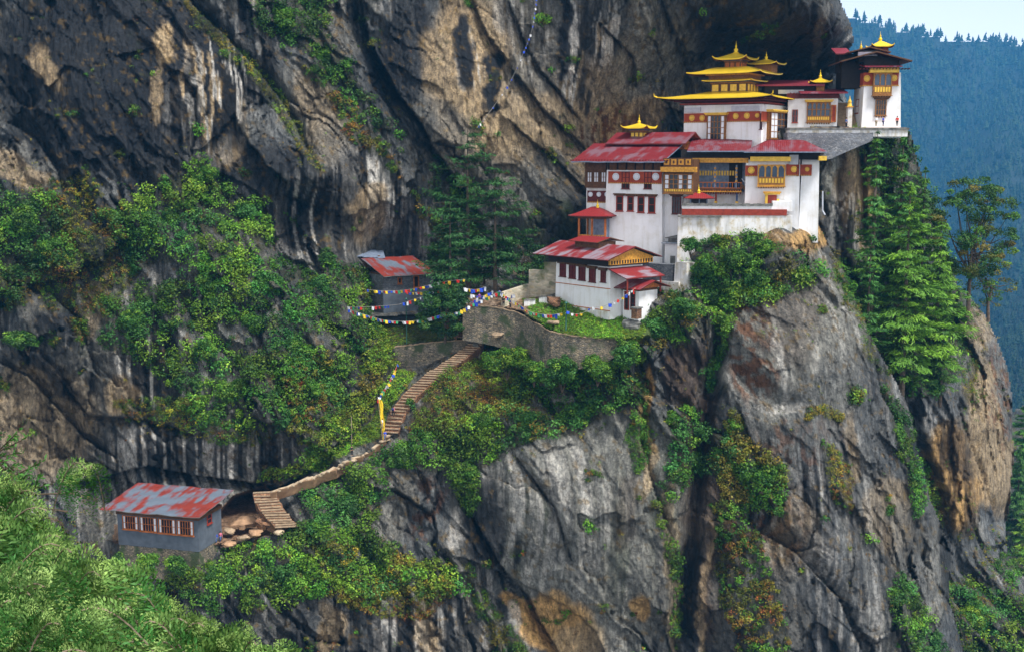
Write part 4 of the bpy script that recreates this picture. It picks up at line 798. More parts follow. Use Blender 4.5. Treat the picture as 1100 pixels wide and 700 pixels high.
SHR = [(222, 188, 2.2, ['green'], 'round bright green shrub topping the upper left ledge, below the dark streaked rock'),
       (262, 226, 2.4, ['bluegreen'], 'wide blue green shrub hanging over the right end of the upper left ledge'),
       (180, 232, 2.3, ['green'], 'mid green shrub in the middle of the upper left ledge'),
       (140, 262, 1.9, ['green', 'dark'], 'dark shrub at the left end of the upper left ledge'),
       (28, 232, 3.0, ['green', 'dark'], 'large dark green shrub at the left edge of the picture, halfway up the cliff'),
       (50, 262, 2.2, ['green'], 'smaller shrub below the large dark one at the left picture edge'),
       (140, 338, 2.6, ['green', 'bluegreen'], 'rounded shrub alone on the pale rock left of the big green ledge'),
       (30, 362, 2.6, ['dark', 'green'], 'flat dark shrub spreading over pale rock at the left edge'),
       (222, 306, 2.4, ['green'], 'shrub at the top left corner of the big green ledge'),
       (290, 300, 2.4, ['bluegreen', 'green'], 'blue green shrub on the upper rim of the big green ledge'),
       (345, 306, 2.4, ['bluegreen'], 'pale shrub at the upper right rim of the green ledge, left of the hut'),
       (270, 345, 2.9, ['green'], 'broad light green shrub in the middle of the big green ledge'),
       (322, 372, 2.6, ['green'], 'shrub on the right of the big green ledge, above the grassy gully'),
       (222, 372, 2.3, ['green', 'bluegreen'], 'shrub in the left half of the big green ledge'),
       (250, 412, 2.8, ['green'], 'large drooping shrub hanging from the bottom of the big green ledge'),
       (205, 430, 2.0, ['green', 'olive'], 'small shrub beside orange plants at the bottom of the big green ledge'),
       (330, 415, 2.2, ['green'], 'shrub at the lower right corner of the big green ledge'),
       (308, 20, 3.0, ['green'], 'big green shrub at the top of the picture above the left ravine'),
       (346, 60, 2.2, ['green'], 'green shrub on the ridge just below the big one at the top of the picture'),
       (352, 275, 2.0, ['dark'], 'dark shrub on the rim just left of the tin roofed shed'),
       (545, 385, 3.0, ['green', 'green', 'lime'], 'large round leafy green shrub on the slope below the curved stone retaining wall', 194),
       (435, 408, .9, ['green'], 'small lone green bush between the upper steps and the stone wall'),
       (442, 432, 1.0, ['bluegreen', 'green'], 'small bush touching the right side of the long stairway'),
       (382, 536, 3.2, ['dark', 'bluegreen'], 'big dark blue green shrub on the slope below the middle of the path'),
       (430, 490, 2.2, ['green', 'dark'], 'shrub on the slope just right of the yellow banner foot'),
       (340, 560, 2.4, ['green', 'bluegreen'], 'shrub just right of the lowest flight of steps'),
       (300, 610, 2.8, ['dark', 'bluegreen'], 'dark spreading shrub below the lowest flight of steps'),
       (240, 620, 2.4, ['dark', 'green'], 'dark shrub below the ledge in front of the blue grey house'),
       (604, 398, 3.0, ['green', 'bluegreen'], 'shrub directly under the middle of the curved retaining wall', 185.5),
       (574, 398, 2.2, ['green'], 'shrub at the corner of the curved retaining wall, right of the large round one', 187.5),
       (642, 392, 2.9, ['green'], 'shrub under the right end of the curved retaining wall', 184), (672, 380, 2.6, ['green', 'bluegreen'], 'shrub covering the right tip of the curved retaining wall', 184),
       (520, 450, 2.3, ['green'], 'shrub at the left end of the green brow above the central rock face'),
       (570, 452, 2.3, ['green', 'bluegreen'], 'shrub in the middle of the green brow above the central rock face'),
       (625, 440, 2.2, ['bluegreen', 'green'], 'blue green shrub on the brow above the pale cracked rock'),
       (700, 350, 2.3, ['bluegreen'], 'pale blue green shrub on the brow right of the lawn'),
       (735, 330, 2.3, ['green', 'bluegreen'], 'shrub on the brow below the small white shrine house'),
       (758, 285, 2.5, ['bluegreen', 'green'], 'shrub at the foot of the white wall, left of the middle'),
       (790, 275, 2.3, ['green', 'dark'], 'dark green shrub at the foot of the white wall, below the red band'),
       (822, 268, 2.1, ['green'], 'bright green shrub at the right foot of the white wall beside golden rock'),
       (770, 312, 2.3, ['dark', 'green'], 'dark green shrub lower on the brow under the white wall'),
       (815, 300, 2.3, ['green', 'bluegreen'], 'shrub on the brow right of the middle, under the white wall'),
       (860, 296, 2.0, ['green'], 'rightmost shrub on the brow, above the blue grey rock face'),
       (748, 490, 2.4, ['green', 'bluegreen'], 'large shrub clinging to the dark seam in the middle of the rock face'),
       (812, 508, 2.2, ['green', 'bluegreen'], 'shrub on the rock face right of the dark seam'),
       (722, 447, 1.2, ['green'], 'small fan shaped bush on the rock face beside the golden stripe'),
       (788, 455, 1.4, ['green'], 'small bush on the crack above the right shrub of the rock face'),
       (505, 505, 1.6, ['green'], 'shrub at the head of the dark gully below the green brow')]
for a in SHR: shrub(*a)
shrub(742, 264, 1.6, ['green', 'bluegreen'], 'small shrub at the left foot of the rough white wall', 196)
shrub(772, 256, 1.5, ['green', 'olive'], 'small olive tinged shrub climbing the middle of the rough white wall', 196)
shrub(527, 386, 2.0, ['green', 'bright'], 'low bush under the left foot of the curved retaining wall', 200)
shrub(128, 602, 2.0, ['green', 'dark'], 'shrub below the left front corner of the blue grey house', 178.5)
shrub(158, 603, 1.9, ['green'], 'shrub on the rim below the middle of the blue grey house front', 178)
shrub(192, 604, 2.0, ['green', 'dark'], 'shrub on the rim below the right half of the blue grey house front', 178.5)
shrub(1045, 655, 3.4, ['green', 'lime'], 'large bright green shrub at the bottom right corner of the picture', S=right)
shrub(1000, 650, 2.4, ['green', 'bluegreen'], 'shrub left of the large bright one at the bottom right corner', S=right)
shrub(985, 525, 1.9, ['green', 'lime'], 'bright shrub in the cleft between the main face and the golden buttress', S=right)
shrub(1028, 338, 2.2, ['dark', 'green'], 'dark shrub on top of the tan buttress under the spreading tree', S=right)

# ---- trees: tapered trunk with limbs, crown of many needle or leaf sprays
def conifer(base, h, rad, label, pal, group=None, seed=1, droop=.25, bare=.12, trunk_mat='bark', tiers=None, leafn=11, lean=(0, 0), lsize=.3, sparse=0.0, top=.05, power=.85):
    g = np.random.default_rng(seed); o = empty('conifer_tree', base)
    b = MB(trunk_mat); tr = .016 * h + .08
    tp = [(lean[0] * t * t, lean[1] * t * t, h * t) for t in np.linspace(0, 1, 9)]; tp[0] = (0, 0, -1.5)
    b.tube(tp, [tr * (1 - .93 * t) for t in np.linspace(0, 1, 9)], 7)
    tiers = tiers or int(h * 1.15); Cs, Ns, Ls, cols, Ts = [], [], [], [], []; lb = b
    basecol = [np.array(PAL[p]).mean(0) for p in pal]
    for i in range(tiers):
        t = bare + (1 - bare) * (i + g.random() * .8) / tiers
        t = min(.995, t + g.normal() * .012); prof = (1 - t) ** power * (.55 + .45 * min(1, (t - bare) / .18)) + top
        for k in range(g.integers(5, 8)):
            if g.random() < sparse: continue
            a = g.uniform(0, 2 * math.pi); L = rad * prof * g.uniform(.35, 1.3) * (1 + .35 * math.sin(a * 2 + seed + i * .35))
            s0 = np.array([lean[0] * t * t, lean[1] * t * t, h * t]); dx = np.array([math.cos(a), math.sin(a), 0])
            m = max(4, int(leafn * L / 0.95)); u = g.random(m) ** .7
            z = -droop * L * u ** 1.5 + .12 * L * u ** 3
            side = np.cross(dx, [0, 0, 1])
            p = s0 + dx * (L * u)[:, None] + np.array([0, 0, 1.]) * z[:, None] + side * (g.normal(size=m) * .20 * L * (1 - .5 * u))[:, None] + g.normal(size=(m, 3)) * np.array([.09, .09, .07 + .02 * L]) + np.array([0, 0, 1.]) * (u * L * g.uniform(-.12, .20))[:, None]
            Cs.append(p); Ns.append(unit(np.array([0, 0, 1.]) + dx * .35 + g.normal(size=(m, 3)) * .4)); Ls.append(g.uniform(.7, 1.3, m) * lsize)
            Ts.append(dx + side * g.normal(size=(m, 1)) * .5 + np.array([0, 0, 1.]) * g.normal(size=(m, 1)) * .2)
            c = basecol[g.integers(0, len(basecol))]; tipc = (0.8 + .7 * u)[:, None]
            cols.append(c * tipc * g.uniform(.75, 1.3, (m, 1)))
            if L > 1.6: lb.bar(s0, s0 + dx * L * .8 + np.array([0, 0, -droop * L * .55]), .06)
    C = np.concatenate(Cs); N = np.concatenate(Ns); Lh = np.concatenate(Ls)
    V, cc = leaves(C, N, Lh * 1.35, Lh * g.uniform(.2, .36, len(Lh)), np.clip(np.concatenate(cols), .004, 1), g, np.concatenate(Ts))
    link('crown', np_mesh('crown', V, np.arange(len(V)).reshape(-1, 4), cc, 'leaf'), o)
    lb.build('trunk', o)
    tag(o, label, 'tree', group); return o
def tree_at(px, pytop, pybase, D, wpx, label, pal, **k):
    b = P(px, pybase, D); t = P(px, pytop, D); h = t.z - b.z
    return conifer(b, h, wpx / 2 * D / F, label, pal, **k)
CG = 'conifers on the slope under the tower'
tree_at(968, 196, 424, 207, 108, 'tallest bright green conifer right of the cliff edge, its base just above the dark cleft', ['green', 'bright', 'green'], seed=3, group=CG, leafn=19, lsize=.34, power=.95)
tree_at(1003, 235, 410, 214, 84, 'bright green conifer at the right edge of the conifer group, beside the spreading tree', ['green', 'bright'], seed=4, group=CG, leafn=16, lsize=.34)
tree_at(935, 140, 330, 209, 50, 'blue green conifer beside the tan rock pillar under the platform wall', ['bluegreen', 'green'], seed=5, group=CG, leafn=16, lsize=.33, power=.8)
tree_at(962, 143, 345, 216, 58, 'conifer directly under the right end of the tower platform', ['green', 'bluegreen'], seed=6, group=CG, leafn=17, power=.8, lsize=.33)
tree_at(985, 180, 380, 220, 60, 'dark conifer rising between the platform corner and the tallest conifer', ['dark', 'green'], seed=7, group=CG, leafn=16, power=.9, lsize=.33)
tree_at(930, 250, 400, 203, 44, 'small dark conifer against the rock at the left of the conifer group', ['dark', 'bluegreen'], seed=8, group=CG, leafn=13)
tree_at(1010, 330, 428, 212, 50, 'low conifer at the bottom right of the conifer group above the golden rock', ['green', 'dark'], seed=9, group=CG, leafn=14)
DG = 'dark trees beside the terrace'
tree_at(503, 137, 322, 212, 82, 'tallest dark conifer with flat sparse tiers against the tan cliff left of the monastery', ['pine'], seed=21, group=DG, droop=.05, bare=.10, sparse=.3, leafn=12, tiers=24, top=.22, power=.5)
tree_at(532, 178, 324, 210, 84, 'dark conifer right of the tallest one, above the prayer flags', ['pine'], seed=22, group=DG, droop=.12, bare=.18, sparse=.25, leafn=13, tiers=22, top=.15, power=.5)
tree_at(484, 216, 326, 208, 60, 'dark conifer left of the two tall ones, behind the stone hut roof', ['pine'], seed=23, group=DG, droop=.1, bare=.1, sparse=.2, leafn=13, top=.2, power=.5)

def broadleaf(base, h, w, label, pal, seed=1, clumps=60, cr=(.6, 1.1), per=60, trunk_mat='bark', name='broadleaf_tree', low=.25, flat=.8, fork=7, cat='tree', group=None, hollow=.3, trunk_r=None):
    g = np.random.default_rng(seed); o = empty(name, base); b = MB(trunk_mat); tr = trunk_r or .03 * h
    bends = [(g.normal() * .04 * h * t, g.normal() * .04 * h * t, h * .62 * t) for t in (0, .35, .7, 1)]; bends[0] = (0, 0, -1)
    b.tube(bends, [tr, tr * .8, tr * .6, tr * .4], 7)
    d = unit(g.normal(size=(clumps, 3))); rr = hollow + (1 - hollow) * g.random((clumps, 1)) ** .5
    c = d * rr * np.array([w, w * .8, h * (1 - low) / 2 * flat]); c[:, 2] += h * (low + (1 - low) / 2)
    lb = b
    for k in g.choice(clumps, min(fork * 2, clumps), replace=False):
        s = Vector(bends[1]).lerp(Vector(bends[3]), g.uniform(.0, 1)); e = Vector(c[k]); mid = (s + e) / 2 + Vector((0, 0, -.05 * h))
        lb.tube([s, mid, e], [tr * .4, tr * .25, tr * .08], 5)
    lb.build('trunk', o, True)
    cols = pick(pal, clumps, g) * (1 + .2 * g.normal(size=(clumps, 1)))
    V, C = clump_leaves(c, g.uniform(cr[0], cr[1], clumps), d, np.clip(cols, .005, 1), per, g, lsize=(.12, .24), squash=.6)
    link('crown', np_mesh('crown', V, np.arange(len(V)).reshape(-1, 4), C, 'leaf'), o)
    tag(o, label, cat, group); return o
broadleaf(P(478, 362, 202.5), 8.6, 5.0, 'rounded dark green tree in front of the stone hut, prayer flags crossing it', ['pine', 'pine', 'dark'], seed=31, clumps=150, low=.05, cr=(.6, 1.1), flat=1.1, per=110)
broadleaf(P(562, 304, 214), 8.5, 4.4, 'dense dark round tree just left of the lower white building', ['pine', 'dark'], seed=32, clumps=80, low=.1, flat=1.1)
broadleaf(P(520, 300, 216), 8.0, 4.6, 'dark bushy tree behind the trunks of the tall conifers', ['pine'], seed=33, clumps=80, low=.1, flat=1.1)
broadleaf(P(1040, 335, 224), 25, 8.2, 'spreading tree with bare twisting limbs on top of the tan buttress at right', ['dark', 'green', 'dark', 'olive'], seed=36, clumps=120, low=.22, cr=(.8, 1.7), per=170, flat=1.0, fork=16, hollow=.5, trunk_r=.42)
broadleaf(P(1062, 340, 228), 12, 5.2, 'smaller round tree just behind the right rim of the tan buttress', ['green', 'olive'], seed=37, clumps=50, low=.1, cr=(.7, 1.3), per=50, flat=1.0)
ground_cover(slope, [dict(poly=[], pal=['green', 'dark', 'bright'], r=(1.2, 2.6))], 'slope_vegetation', 'green scrub on the valley side at the right picture edge below the blue mountain', 'ground cover', density=.8)
for i, (x, yt, yb, D, w) in enumerate([(1098, 415, 545, 0, 50), (1090, 480, 590, 0, 44), (1104, 530, 640, 0, 52)]):
    D = surf(slope, x, yb)
    tree_at(x, yt, yb, D, w, ['tree top at the right picture edge level with the middle of the tan buttress', 'dark tree squeezed between the tan buttress and the right picture edge', 'lowest bright conifer at the right picture edge'][i], [['bluegreen', 'green'], ['dark'], ['green', 'lime']][i], seed=50 + i, leafn=13, lsize=.45)

g_ = random.Random(9); src = [o for o in col.objects if o.name.startswith('conifer_tree') and 'right picture edge' in o.get('label', '')]
for i in range(16):
    x, y = g_.uniform(1112, 1340), g_.uniform(470, 700); t = src[i % 3]; c = t.copy(); col.objects.link(c); c.location = P(x, y, surf(slope, x, y)); c.rotation_euler = (0, 0, g_.uniform(0, 6)); s_ = g_.uniform(.6, 1.0); c.scale = (s_, s_, s_)
    c['label'] = 'conifer of the wood on the valley side beyond the right edge of the buttress'; c['group'] = 'conifers on the valley side'
    for ch in t.children: d = ch.copy(); col.objects.link(d); d.parent = c
# ---- forest on the far mountain: every visible crown is a small solid tree, too many to count
def forest():
    S = far; w = np.where(S.ins & (S.px > 860) & (S.px < 1180) & (S.py < 660), 1, 0).ravel().astype(float)
    sel = rng.choice(S.px.size, 15000, p=w / w.sum()); n = len(sel)
    C = S.P.reshape(-1, 3)[sel] + rng.normal(size=(n, 3)) * np.array([4, 4, 2])
    sc_ = rng.uniform(.4, .95, n) * (1 + .25 * fbm(C[:, 0] / 60, C[:, 2] / 60, o=2, s=4)); sc_ = sc_ * np.clip(C[:, 1] / 2300, .75, 1.9); bw = rng.uniform(.9, 1.7, n)[:, None]
    V = []; T = []; cols = []; nb = 0
    K = 6; tiers = 4
    for t in range(tiers):
        z0 = 2 + t * 4.2; z1 = z0 + 7.0; r = 5.2 * (1 - t / (tiers + .3))
        ang = np.arange(K) * 2 * math.pi / K
        a = ang[None] + rng.uniform(0, 6.28, (n, 1)); rr = r * rng.uniform(.6, 1.3, (n, K)) * bw
        ring = np.stack([np.cos(a) * rr, np.sin(a) * rr, z0 + rng.normal(size=(n, K)) * .9], -1)
        apex = np.stack([rng.normal(size=n) * .5, rng.normal(size=n) * .5, np.full(n, z1)], -1)[:, None]
        v = np.concatenate([ring, apex], 1) * sc_[:, None, None] + C[:, None]
        i0 = nb + np.arange(n)[:, None] * (K + 1)
        for k in range(K): T.append(np.stack([i0[:, 0] + k, i0[:, 0] + (k + 1) % K, i0[:, 0] + K], -1))
        V.append(v.reshape(-1, 3)); nb += n * (K + 1)
        base = np.array([(0.010, 0.034, 0.022), (0.016, 0.046, 0.024), (0.007, 0.024, 0.020), (0.026, 0.058, 0.024)])[(h3(sel, sel, sel) * 4).astype(int) % 4]
        cols.append(np.repeat(base * (1 + .5 * fbm(C[:, 0] / 260, C[:, 2] / 200, o=3, s=14))[:, None], K + 1, 0))
    me = np_mesh('far_forest', np.concatenate(V), np.concatenate(T), np.concatenate(cols), 'leaf', tris=True)
    tag(link('far_forest', me), 'hazy blue wood covering the far mountain slope', 'forest', kind='stuff')
forest()
# ================================================================== BUILDINGS
class Bld:
    """a building whose local frame has its origin at the near lower corner, -x along the front wall, +y back along the side wall"""
    def __init__(s, name, label, cat, px, py, D, th, group=None):
        s.O = P(px, py, D); s.th = R(th); s.root = empty(name, s.O, -s.th); tag(s.root, label, cat, group)
        s.c, s.s = math.cos(s.th), math.sin(s.th)
    def loc(s, w):
        d = w - s.O; return Vector((d.x * s.c - d.y * s.s, d.x * s.s + d.y * s.c, d.z))
    def hit(s, px, py, axis, val):
        o = s.loc(Vector((0, 0, 0))); q = s.loc(P(px, py, 100)); d = q - o
        t = (val - o[axis]) / d[axis]; return o + d * t
    def front(s, px, py, n=0.0): h = s.hit(px, py, 1, -n); return h.x, h.z
    def side(s, px, py, n=0.0): h = s.hit(px, py, 0, n); return h.y, h.z
    def m(s, face, n=0.0):
        if face == 'F': return lambda a, d, z: (a, -n - d, z)
        if face == 'R': return lambda a, d, z: (n + d, a, z)
        return lambda a, d, z: (-n - d, a, z)        # left face placed at x = -n
    def rect(s, face, r, n=0.0):
        f = s.front if face == 'F' else (s.side if face == 'R' else (lambda x, y, nn: (lambda h: (h.y, h.z))(s.hit(x, y, 0, -nn))))
        xa, ya, xb, yb = r; ym = (ya + yb) / 2; xm = (xa + xb) / 2
        a0 = f(xa, ym, n)[0]; a1 = f(xb, ym, n)[0]; z1 = f(xm, ya, n)[1]; z0 = f(xm, yb, n)[1]
        return a0, a1, z0, z1
    def slab(s, name, face, r, n=0.0, d0=0.0, d1=0.15, mat='gold_paint', parent=None):
        a0, a1, z0, z1 = s.rect(face, r, n); b = MB(mat); b.box(a0, a1, d0, d1, z0, z1, mat, s.m(face, n)); return b.build(name, parent or s.root)
    def band(s, face, r, n=0.0, mat='kemar_red', trim='ochre_paint', d=.06):
        a0, a1, z0, z1 = s.rect(face, r, n); b = MB(mat); b.box(a0, a1, 0.0, d, z0, z1, mat, s.m(face, n))
        b.box(a0, a1, 0, d + .08, z0 - .16, z0, trim, s.m(face, n)); k = max(2, int(abs(a1 - a0) / .35))
        for i in range(k):
            a = a0 + (a1 - a0) * (i + .5) / k; b.box(a - .07, a + .07, d + .08, d + .12, z0 - .13, z0 - .03, 'dark_red_wood', s.m(face, n))
        return b.build('red_band', s.root)
    def medallion(s, face, px, py, n=0.0, r=.55, mat='gold_paint', d=.07):
        f = s.front if face == 'F' else s.side; a, z = f(px, py, n); b = MB(mat); mp = s.m(face, n)
        for rr, t, mm in ((r, .06, mat), (r * .8, .08, 'ochre_paint' if mat == 'gold_paint' else 'grey_parapet'), (r * .66, .10, mat)):
            vs = [(a + rr * math.cos(k * math.pi / 9), d, z + rr * math.sin(k * math.pi / 9)) for k in range(18)] + [(a + rr * math.cos(k * math.pi / 9), d + t, z + rr * math.sin(k * math.pi / 9)) for k in range(18)]
            b.add(vs, [tuple(range(17, -1, -1)), tuple(range(18, 36))] + [(k, (k + 1) % 18, 18 + (k + 1) % 18, 18 + k) for k in range(18)], mm, mp)
        return b.build('medallion', s.root)
    def window(s, face, r, n=0.0, cols=2, rows=3, frame='dark_red_wood', pane='window_dark', bar=.07, proud=.12, sill=True, lintel=None, arch=False, parent=None, fw=.16, name='window', bay=0.0, apron=None, white=()):
        a0, a1, z0, z1 = s.rect(face, r, n); a0, a1 = min(a0, a1), max(a0, a1); mp = s.m(face, n); b = MB(frame); e = bay
        if e: b.box(a0 + .02, a1 - .02, 0, e - .10, z0 + .02, z1 - .02, frame, mp)
        b.box(a0, a1, e, e + proud, z1 - fw, z1, frame, mp); b.box(a0, a1, e, e + proud, z0, z0 + fw, frame, mp)
        b.box(a0, a0 + fw, e, e + proud, z0 + fw, z1 - fw, frame, mp); b.box(a1 - fw, a1, e, e + proud, z0 + fw, z1 - fw, frame, mp)
        lo, hi = z0 + fw, z1 - fw
        if apron: # carved panel strip under the lights
            za = lo + (hi - lo) * apron; b.box(a0 + fw, a1 - fw, e, e + proud * .7, lo, za, 'carved_timber', mp)
            k = max(3, cols * 2)
            for i in range(k):
                a = a0 + fw + (a1 - a0 - 2 * fw) * (i + .5) / k; w = (a1 - a0) / k * .3
                b.box(a - w, a + w, e + proud * .7, e + proud * .95, lo + (za - lo) * .25, lo + (za - lo) * .8, 'gold_paint' if frame != 'dark_red_wood' else 'orange_timber', mp)
            lo = za
        W = (a1 - a0 - 2 * fw) / cols
        for i in range(1, cols): a = a0 + fw + W * i; b.box(a - bar, a + bar, e, e + proud * .9, lo, hi, frame, mp)
        for j in range(1, rows): z = lo + (hi - lo) * j / rows; b.box(a0 + fw, a1 - fw, e, e + proud * .8, z - bar * .8, z + bar * .8, frame, mp)
        if arch:
            for i in range(cols): # trefoil head: stepped corner blocks
                x0 = a0 + fw + W * i; 
                for q, (ww, hh) in enumerate(((.30, .10), (.16, .22))):
                    b.box(x0, x0 + W * ww, e, e + proud * .85, hi - (hi - lo) * hh, hi, frame, mp); b.box(x0 + W * (1 - ww), x0 + W, e, e + proud * .85, hi - (hi - lo) * hh, hi, frame, mp)
        if sill:
            b.box(a0 - .12, a1 + .12, 0, e + proud + .12, z0 - .12, z0 - .005, frame, mp)
            if e:
                k = max(3, int((a1 - a0) / .4))
                for i in range(k): a = a0 + (a1 - a0) * (i + .5) / k; b.box(a - .08, a + .08, 0, e * .8, z0 - .34, z0 - .125, 'carved_timber', mp)
        if lintel:
            b.box(a0 - .25, a1 + .25, 0, e + proud + .30, z1 + .005, z1 + .20, lintel, mp); b.box(a0 - .4, a1 + .4, 0, e + proud + .45, z1 + .205, z1 + .42, lintel, mp)
        o = b.build(name, parent or s.root)
        p = MB(pane); p.box(a0 + fw, a1 - fw, 0.02 + max(0, e - .09), e + .03, lo, hi, pane, mp)
        for i in white:
            x0 = a0 + fw + W * i; p.box(x0 + bar + .01, x0 + W - bar - .01, e + .031, e + .045, lo + .03, hi - .03, 'paper_pane', mp)
        p.build('pane', o)
        return o
def rafters(b, x0, x1, y0, y1, z, side, k, h=.18, L=.9, mat='dark_red_wood'):
    """row of rafter ends under an eave; side F or R"""
    for i in range(k):
        if side == 'F': a = x0 + (x1 - x0) * (i + .5) / k; b.box(a - .09, a + .09, y0, y0 + L, z - h, z, mat)
        else: a = y0 + (y1 - y0) * (i + .5) / k; b.box(x1 - L, x1, a - .09, a + .09, z - h, z, mat)
def pinnacle(parent, x, y, z, s=1.0):
    b = MB('gold_roof'); b.lathe((x, y, z), [(r * s, q * s) for r, q in ((.55, 0), (.60, .12), (.32, .3), (.42, .5), (.48, .72), (.30, .95), (.12, 1.1), (.20, 1.25), (.22, 1.4), (.10, 1.6), (.05, 2.0), (.02, 2.5))], 12)
    return b.build('pinnacle', parent, True)
def lantern(parent, x0, x1, y0, y1, z, h, panel='gold_paint', k=4):
    """small lantern storey: dark timber box with gilded panels and stepped cornice"""
    b = MB('brown_timber'); b.box(x0, x1, y0, y1, z, z + h)
    for i in range(k):
        w = (x1 - x0) / k; a = x0 + w * (i + .5); b.box(a - w * .34, a + w * .34, y0 - .06, y0 - .005, z + h * .12, z + h * .62, panel)
        w = (y1 - y0) / k; a = y0 + w * (i + .5); b.box(x1 + .005, x1 + .06, a - w * .30, a + w * .30, z + h * .12, z + h * .62, panel)
    for q, e in enumerate((.12, .28, .45)):
        b.box(x0 - e, x1 + e, y0 - e, y1 + e, z + h * (.70 + .1 * q), z + h * (.70 + .1 * q) + h * .095, ['carved_timber', 'blue_paint', 'ochre_paint'][q])
    return b.build('lantern_storey', parent)

# ---------------- A : upper temple with the gilded tiers
A = Bld('temple', 'uppermost white temple with three gilded roof tiers under the overhanging rock', 'temple', 817, 170, 211, 32)
xl, zt = A.front(735, 113); _, zt2 = A.front(815, 112); Wd = A.side(856, 130)[0]
b = MB('whitewash'); b.box(xl, 0, 0, Wd, -2, zt2, 'whitewash', tx=0.0); b.box(-1.2, .5, .9, Wd + .2, -2, zt2 - .05, 'whitewash'); b.build('wall', A.root)
for r in ((736, 116, 753, 121), (786.5, 114, 816, 119.5)):
    b = MB('grey_parapet'); a0, a1, z0, z1 = A.rect('F', r); b.box(a0, a1, -.35, .3, z0, z1); b.build('parapet', A.root)
A.band('F', (735, 122, 760, 131)); A.band('F', (781, 120, 817, 130)); A.band('R', (817.5, 120, 824, 130), n=.5)
for x, y in ((743.5, 127), (754.5, 127), (790.5, 125), (802.5, 124.5)): A.medallion('F', x, y, r=.52)
A.medallion('F', 813.5, 124.3, r=.38)
A.window('F', (761, 124, 780.5, 151), cols=5, rows=4, frame='carved_timber', pane='window_dark', white=(0, 4), bay=.7, bar=.06, lintel='gold_paint')
A.window('R', (823.5, 121, 841, 149.5), n=.5, cols=5, rows=4, frame='carved_timber', pane='window_dark', white=(0, 1), bay=.7, bar=.06, lintel='gold_paint')
A.window('F', (816.4, 122, 819, 139), n=.02, cols=1, rows=2, frame='dark_red_wood', fw=.1)
A.window('R', (843, 124, 847, 140), n=.5, cols=1, rows=3, frame='red_wood', fw=.1)
# dark attic with beams, then the big gilded roof
b = MB('dark_red_wood'); b.box(xl + .5, -.3, .3, Wd - .3, zt2, zt2 + 1.1); b.box(xl - .6, .5, -.6, Wd + .6, zt2 + .1, zt2 + .35, 'red_wood'); b.box(xl - 1.4, 1.2, -1.4, Wd + 1.2, zt2 + .62, zt2 + .85, 'dark_red_wood')
rafters(b, xl - 2, 1.8, -2.6, 0, zt2 + 1.1, 'F', 26, L=2.0); rafters(b, 0, 2.4, -2, Wd + 2, zt2 + 1.1, 'R', 16, L=2.0); b.build('attic', A.root)
ez = zt2 + 1.15
b = MB('gold_roof'); b.roof(xl - 3.9, 2.7, -3.0, Wd + 2.6, ez, 1.7, 'hip', th=.16, lift=.35, top='gold_roof', under='dark_red_wood', fascia='gold_roof', n=20, flat=.2); b.build('roof', A.root)
for q in ((xl - 3.9, -3.0), (2.7, -3.0), (2.7, Wd + 2.6)):
    c = MB('gold_roof'); c.tube([(q[0], q[1], ez + .25), (q[0] * 1.005 + (.35 if q[0] > 0 else -.35), q[1] * 1.1, ez + .5), (q[0] + (.45 if q[0] > 0 else -.45), q[1] * 1.15, ez + .95)], [.14, .12, .04], 6); c.build('roof_finial', A.root)
a0, _ = A.front(764, 90, -3.5); a1, _ = A.front(803, 90, -3.5)
lantern(A.root, a0, a1, 3.4, 9.0, ez + 1.1, 2.3, k=4)
b = MB('gold_roof'); z2 = ez + 3.2; b.roof(a0 - 1.3, a1 + 1.3, 2.2, 10.2, z2, .7, 'hip', th=.16, lift=.15, top='gold_roof', under='dark_red_wood', fascia='gold_roof', flat=.4); b.build('tier_roof', A.root)
b = MB('carved_timber'); b.box(a0 - .3, a1 + .3, 3.2, 9.2, z2 + .35, z2 + 1.15); b.box(a0 - .8, a1 + .8, 2.7, 9.7, z2 + .9, z2 + 1.14, 'ochre_paint'); b.build('tier_cornice', A.root)
z3 = z2 + 1.2; b = MB('gold_roof'); b.roof(a0 - 3.6, a1 + 3.4, .6, 11.8, z3, 1.25, 'hip', th=.16, lift=.3, top='gold_roof', under='dark_red_wood', fascia='gold_roof', flat=.3, n=18); b.build('tier_roof', A.root)
am = (a0 + a1) / 2; lantern(A.root, am - 1.5, am + 1.5, 4.8, 7.8, z3 + 1.0, 1.6, panel='orange_timber', k=3)
z4 = z3 + 2.55; b = MB('gold_roof'); b.roof(am - 3.2, am + 3.2, 3.1, 9.5, z4, 1.35, 'hip', th=.14, lift=.65, top='gold_roof', under='carved_timber', fascia='gold_roof', n=16); b.build('top_roof', A.root)
pinnacle(A.root, am, 6.3, z4 + 1.2, .85)
h = A.hit(823, 68, 1, 11.5); b = MB('brown_timber'); b.box(h.x - 1.6, h.x + 1.6, 10, 13, z3, h.z - .3, 'carved_timber'); b.roof(h.x - 2.9, h.x + 2.9, 8.8, 14.2, h.z - .25, 1.0, 'hip', th=.14, lift=.4, top='gold_roof', under='carved_timber', fascia='gold_roof'); b.build('rear_lantern', A.root)
pinnacle(A.root, h.x, 11.5, h.z + .6, .62)

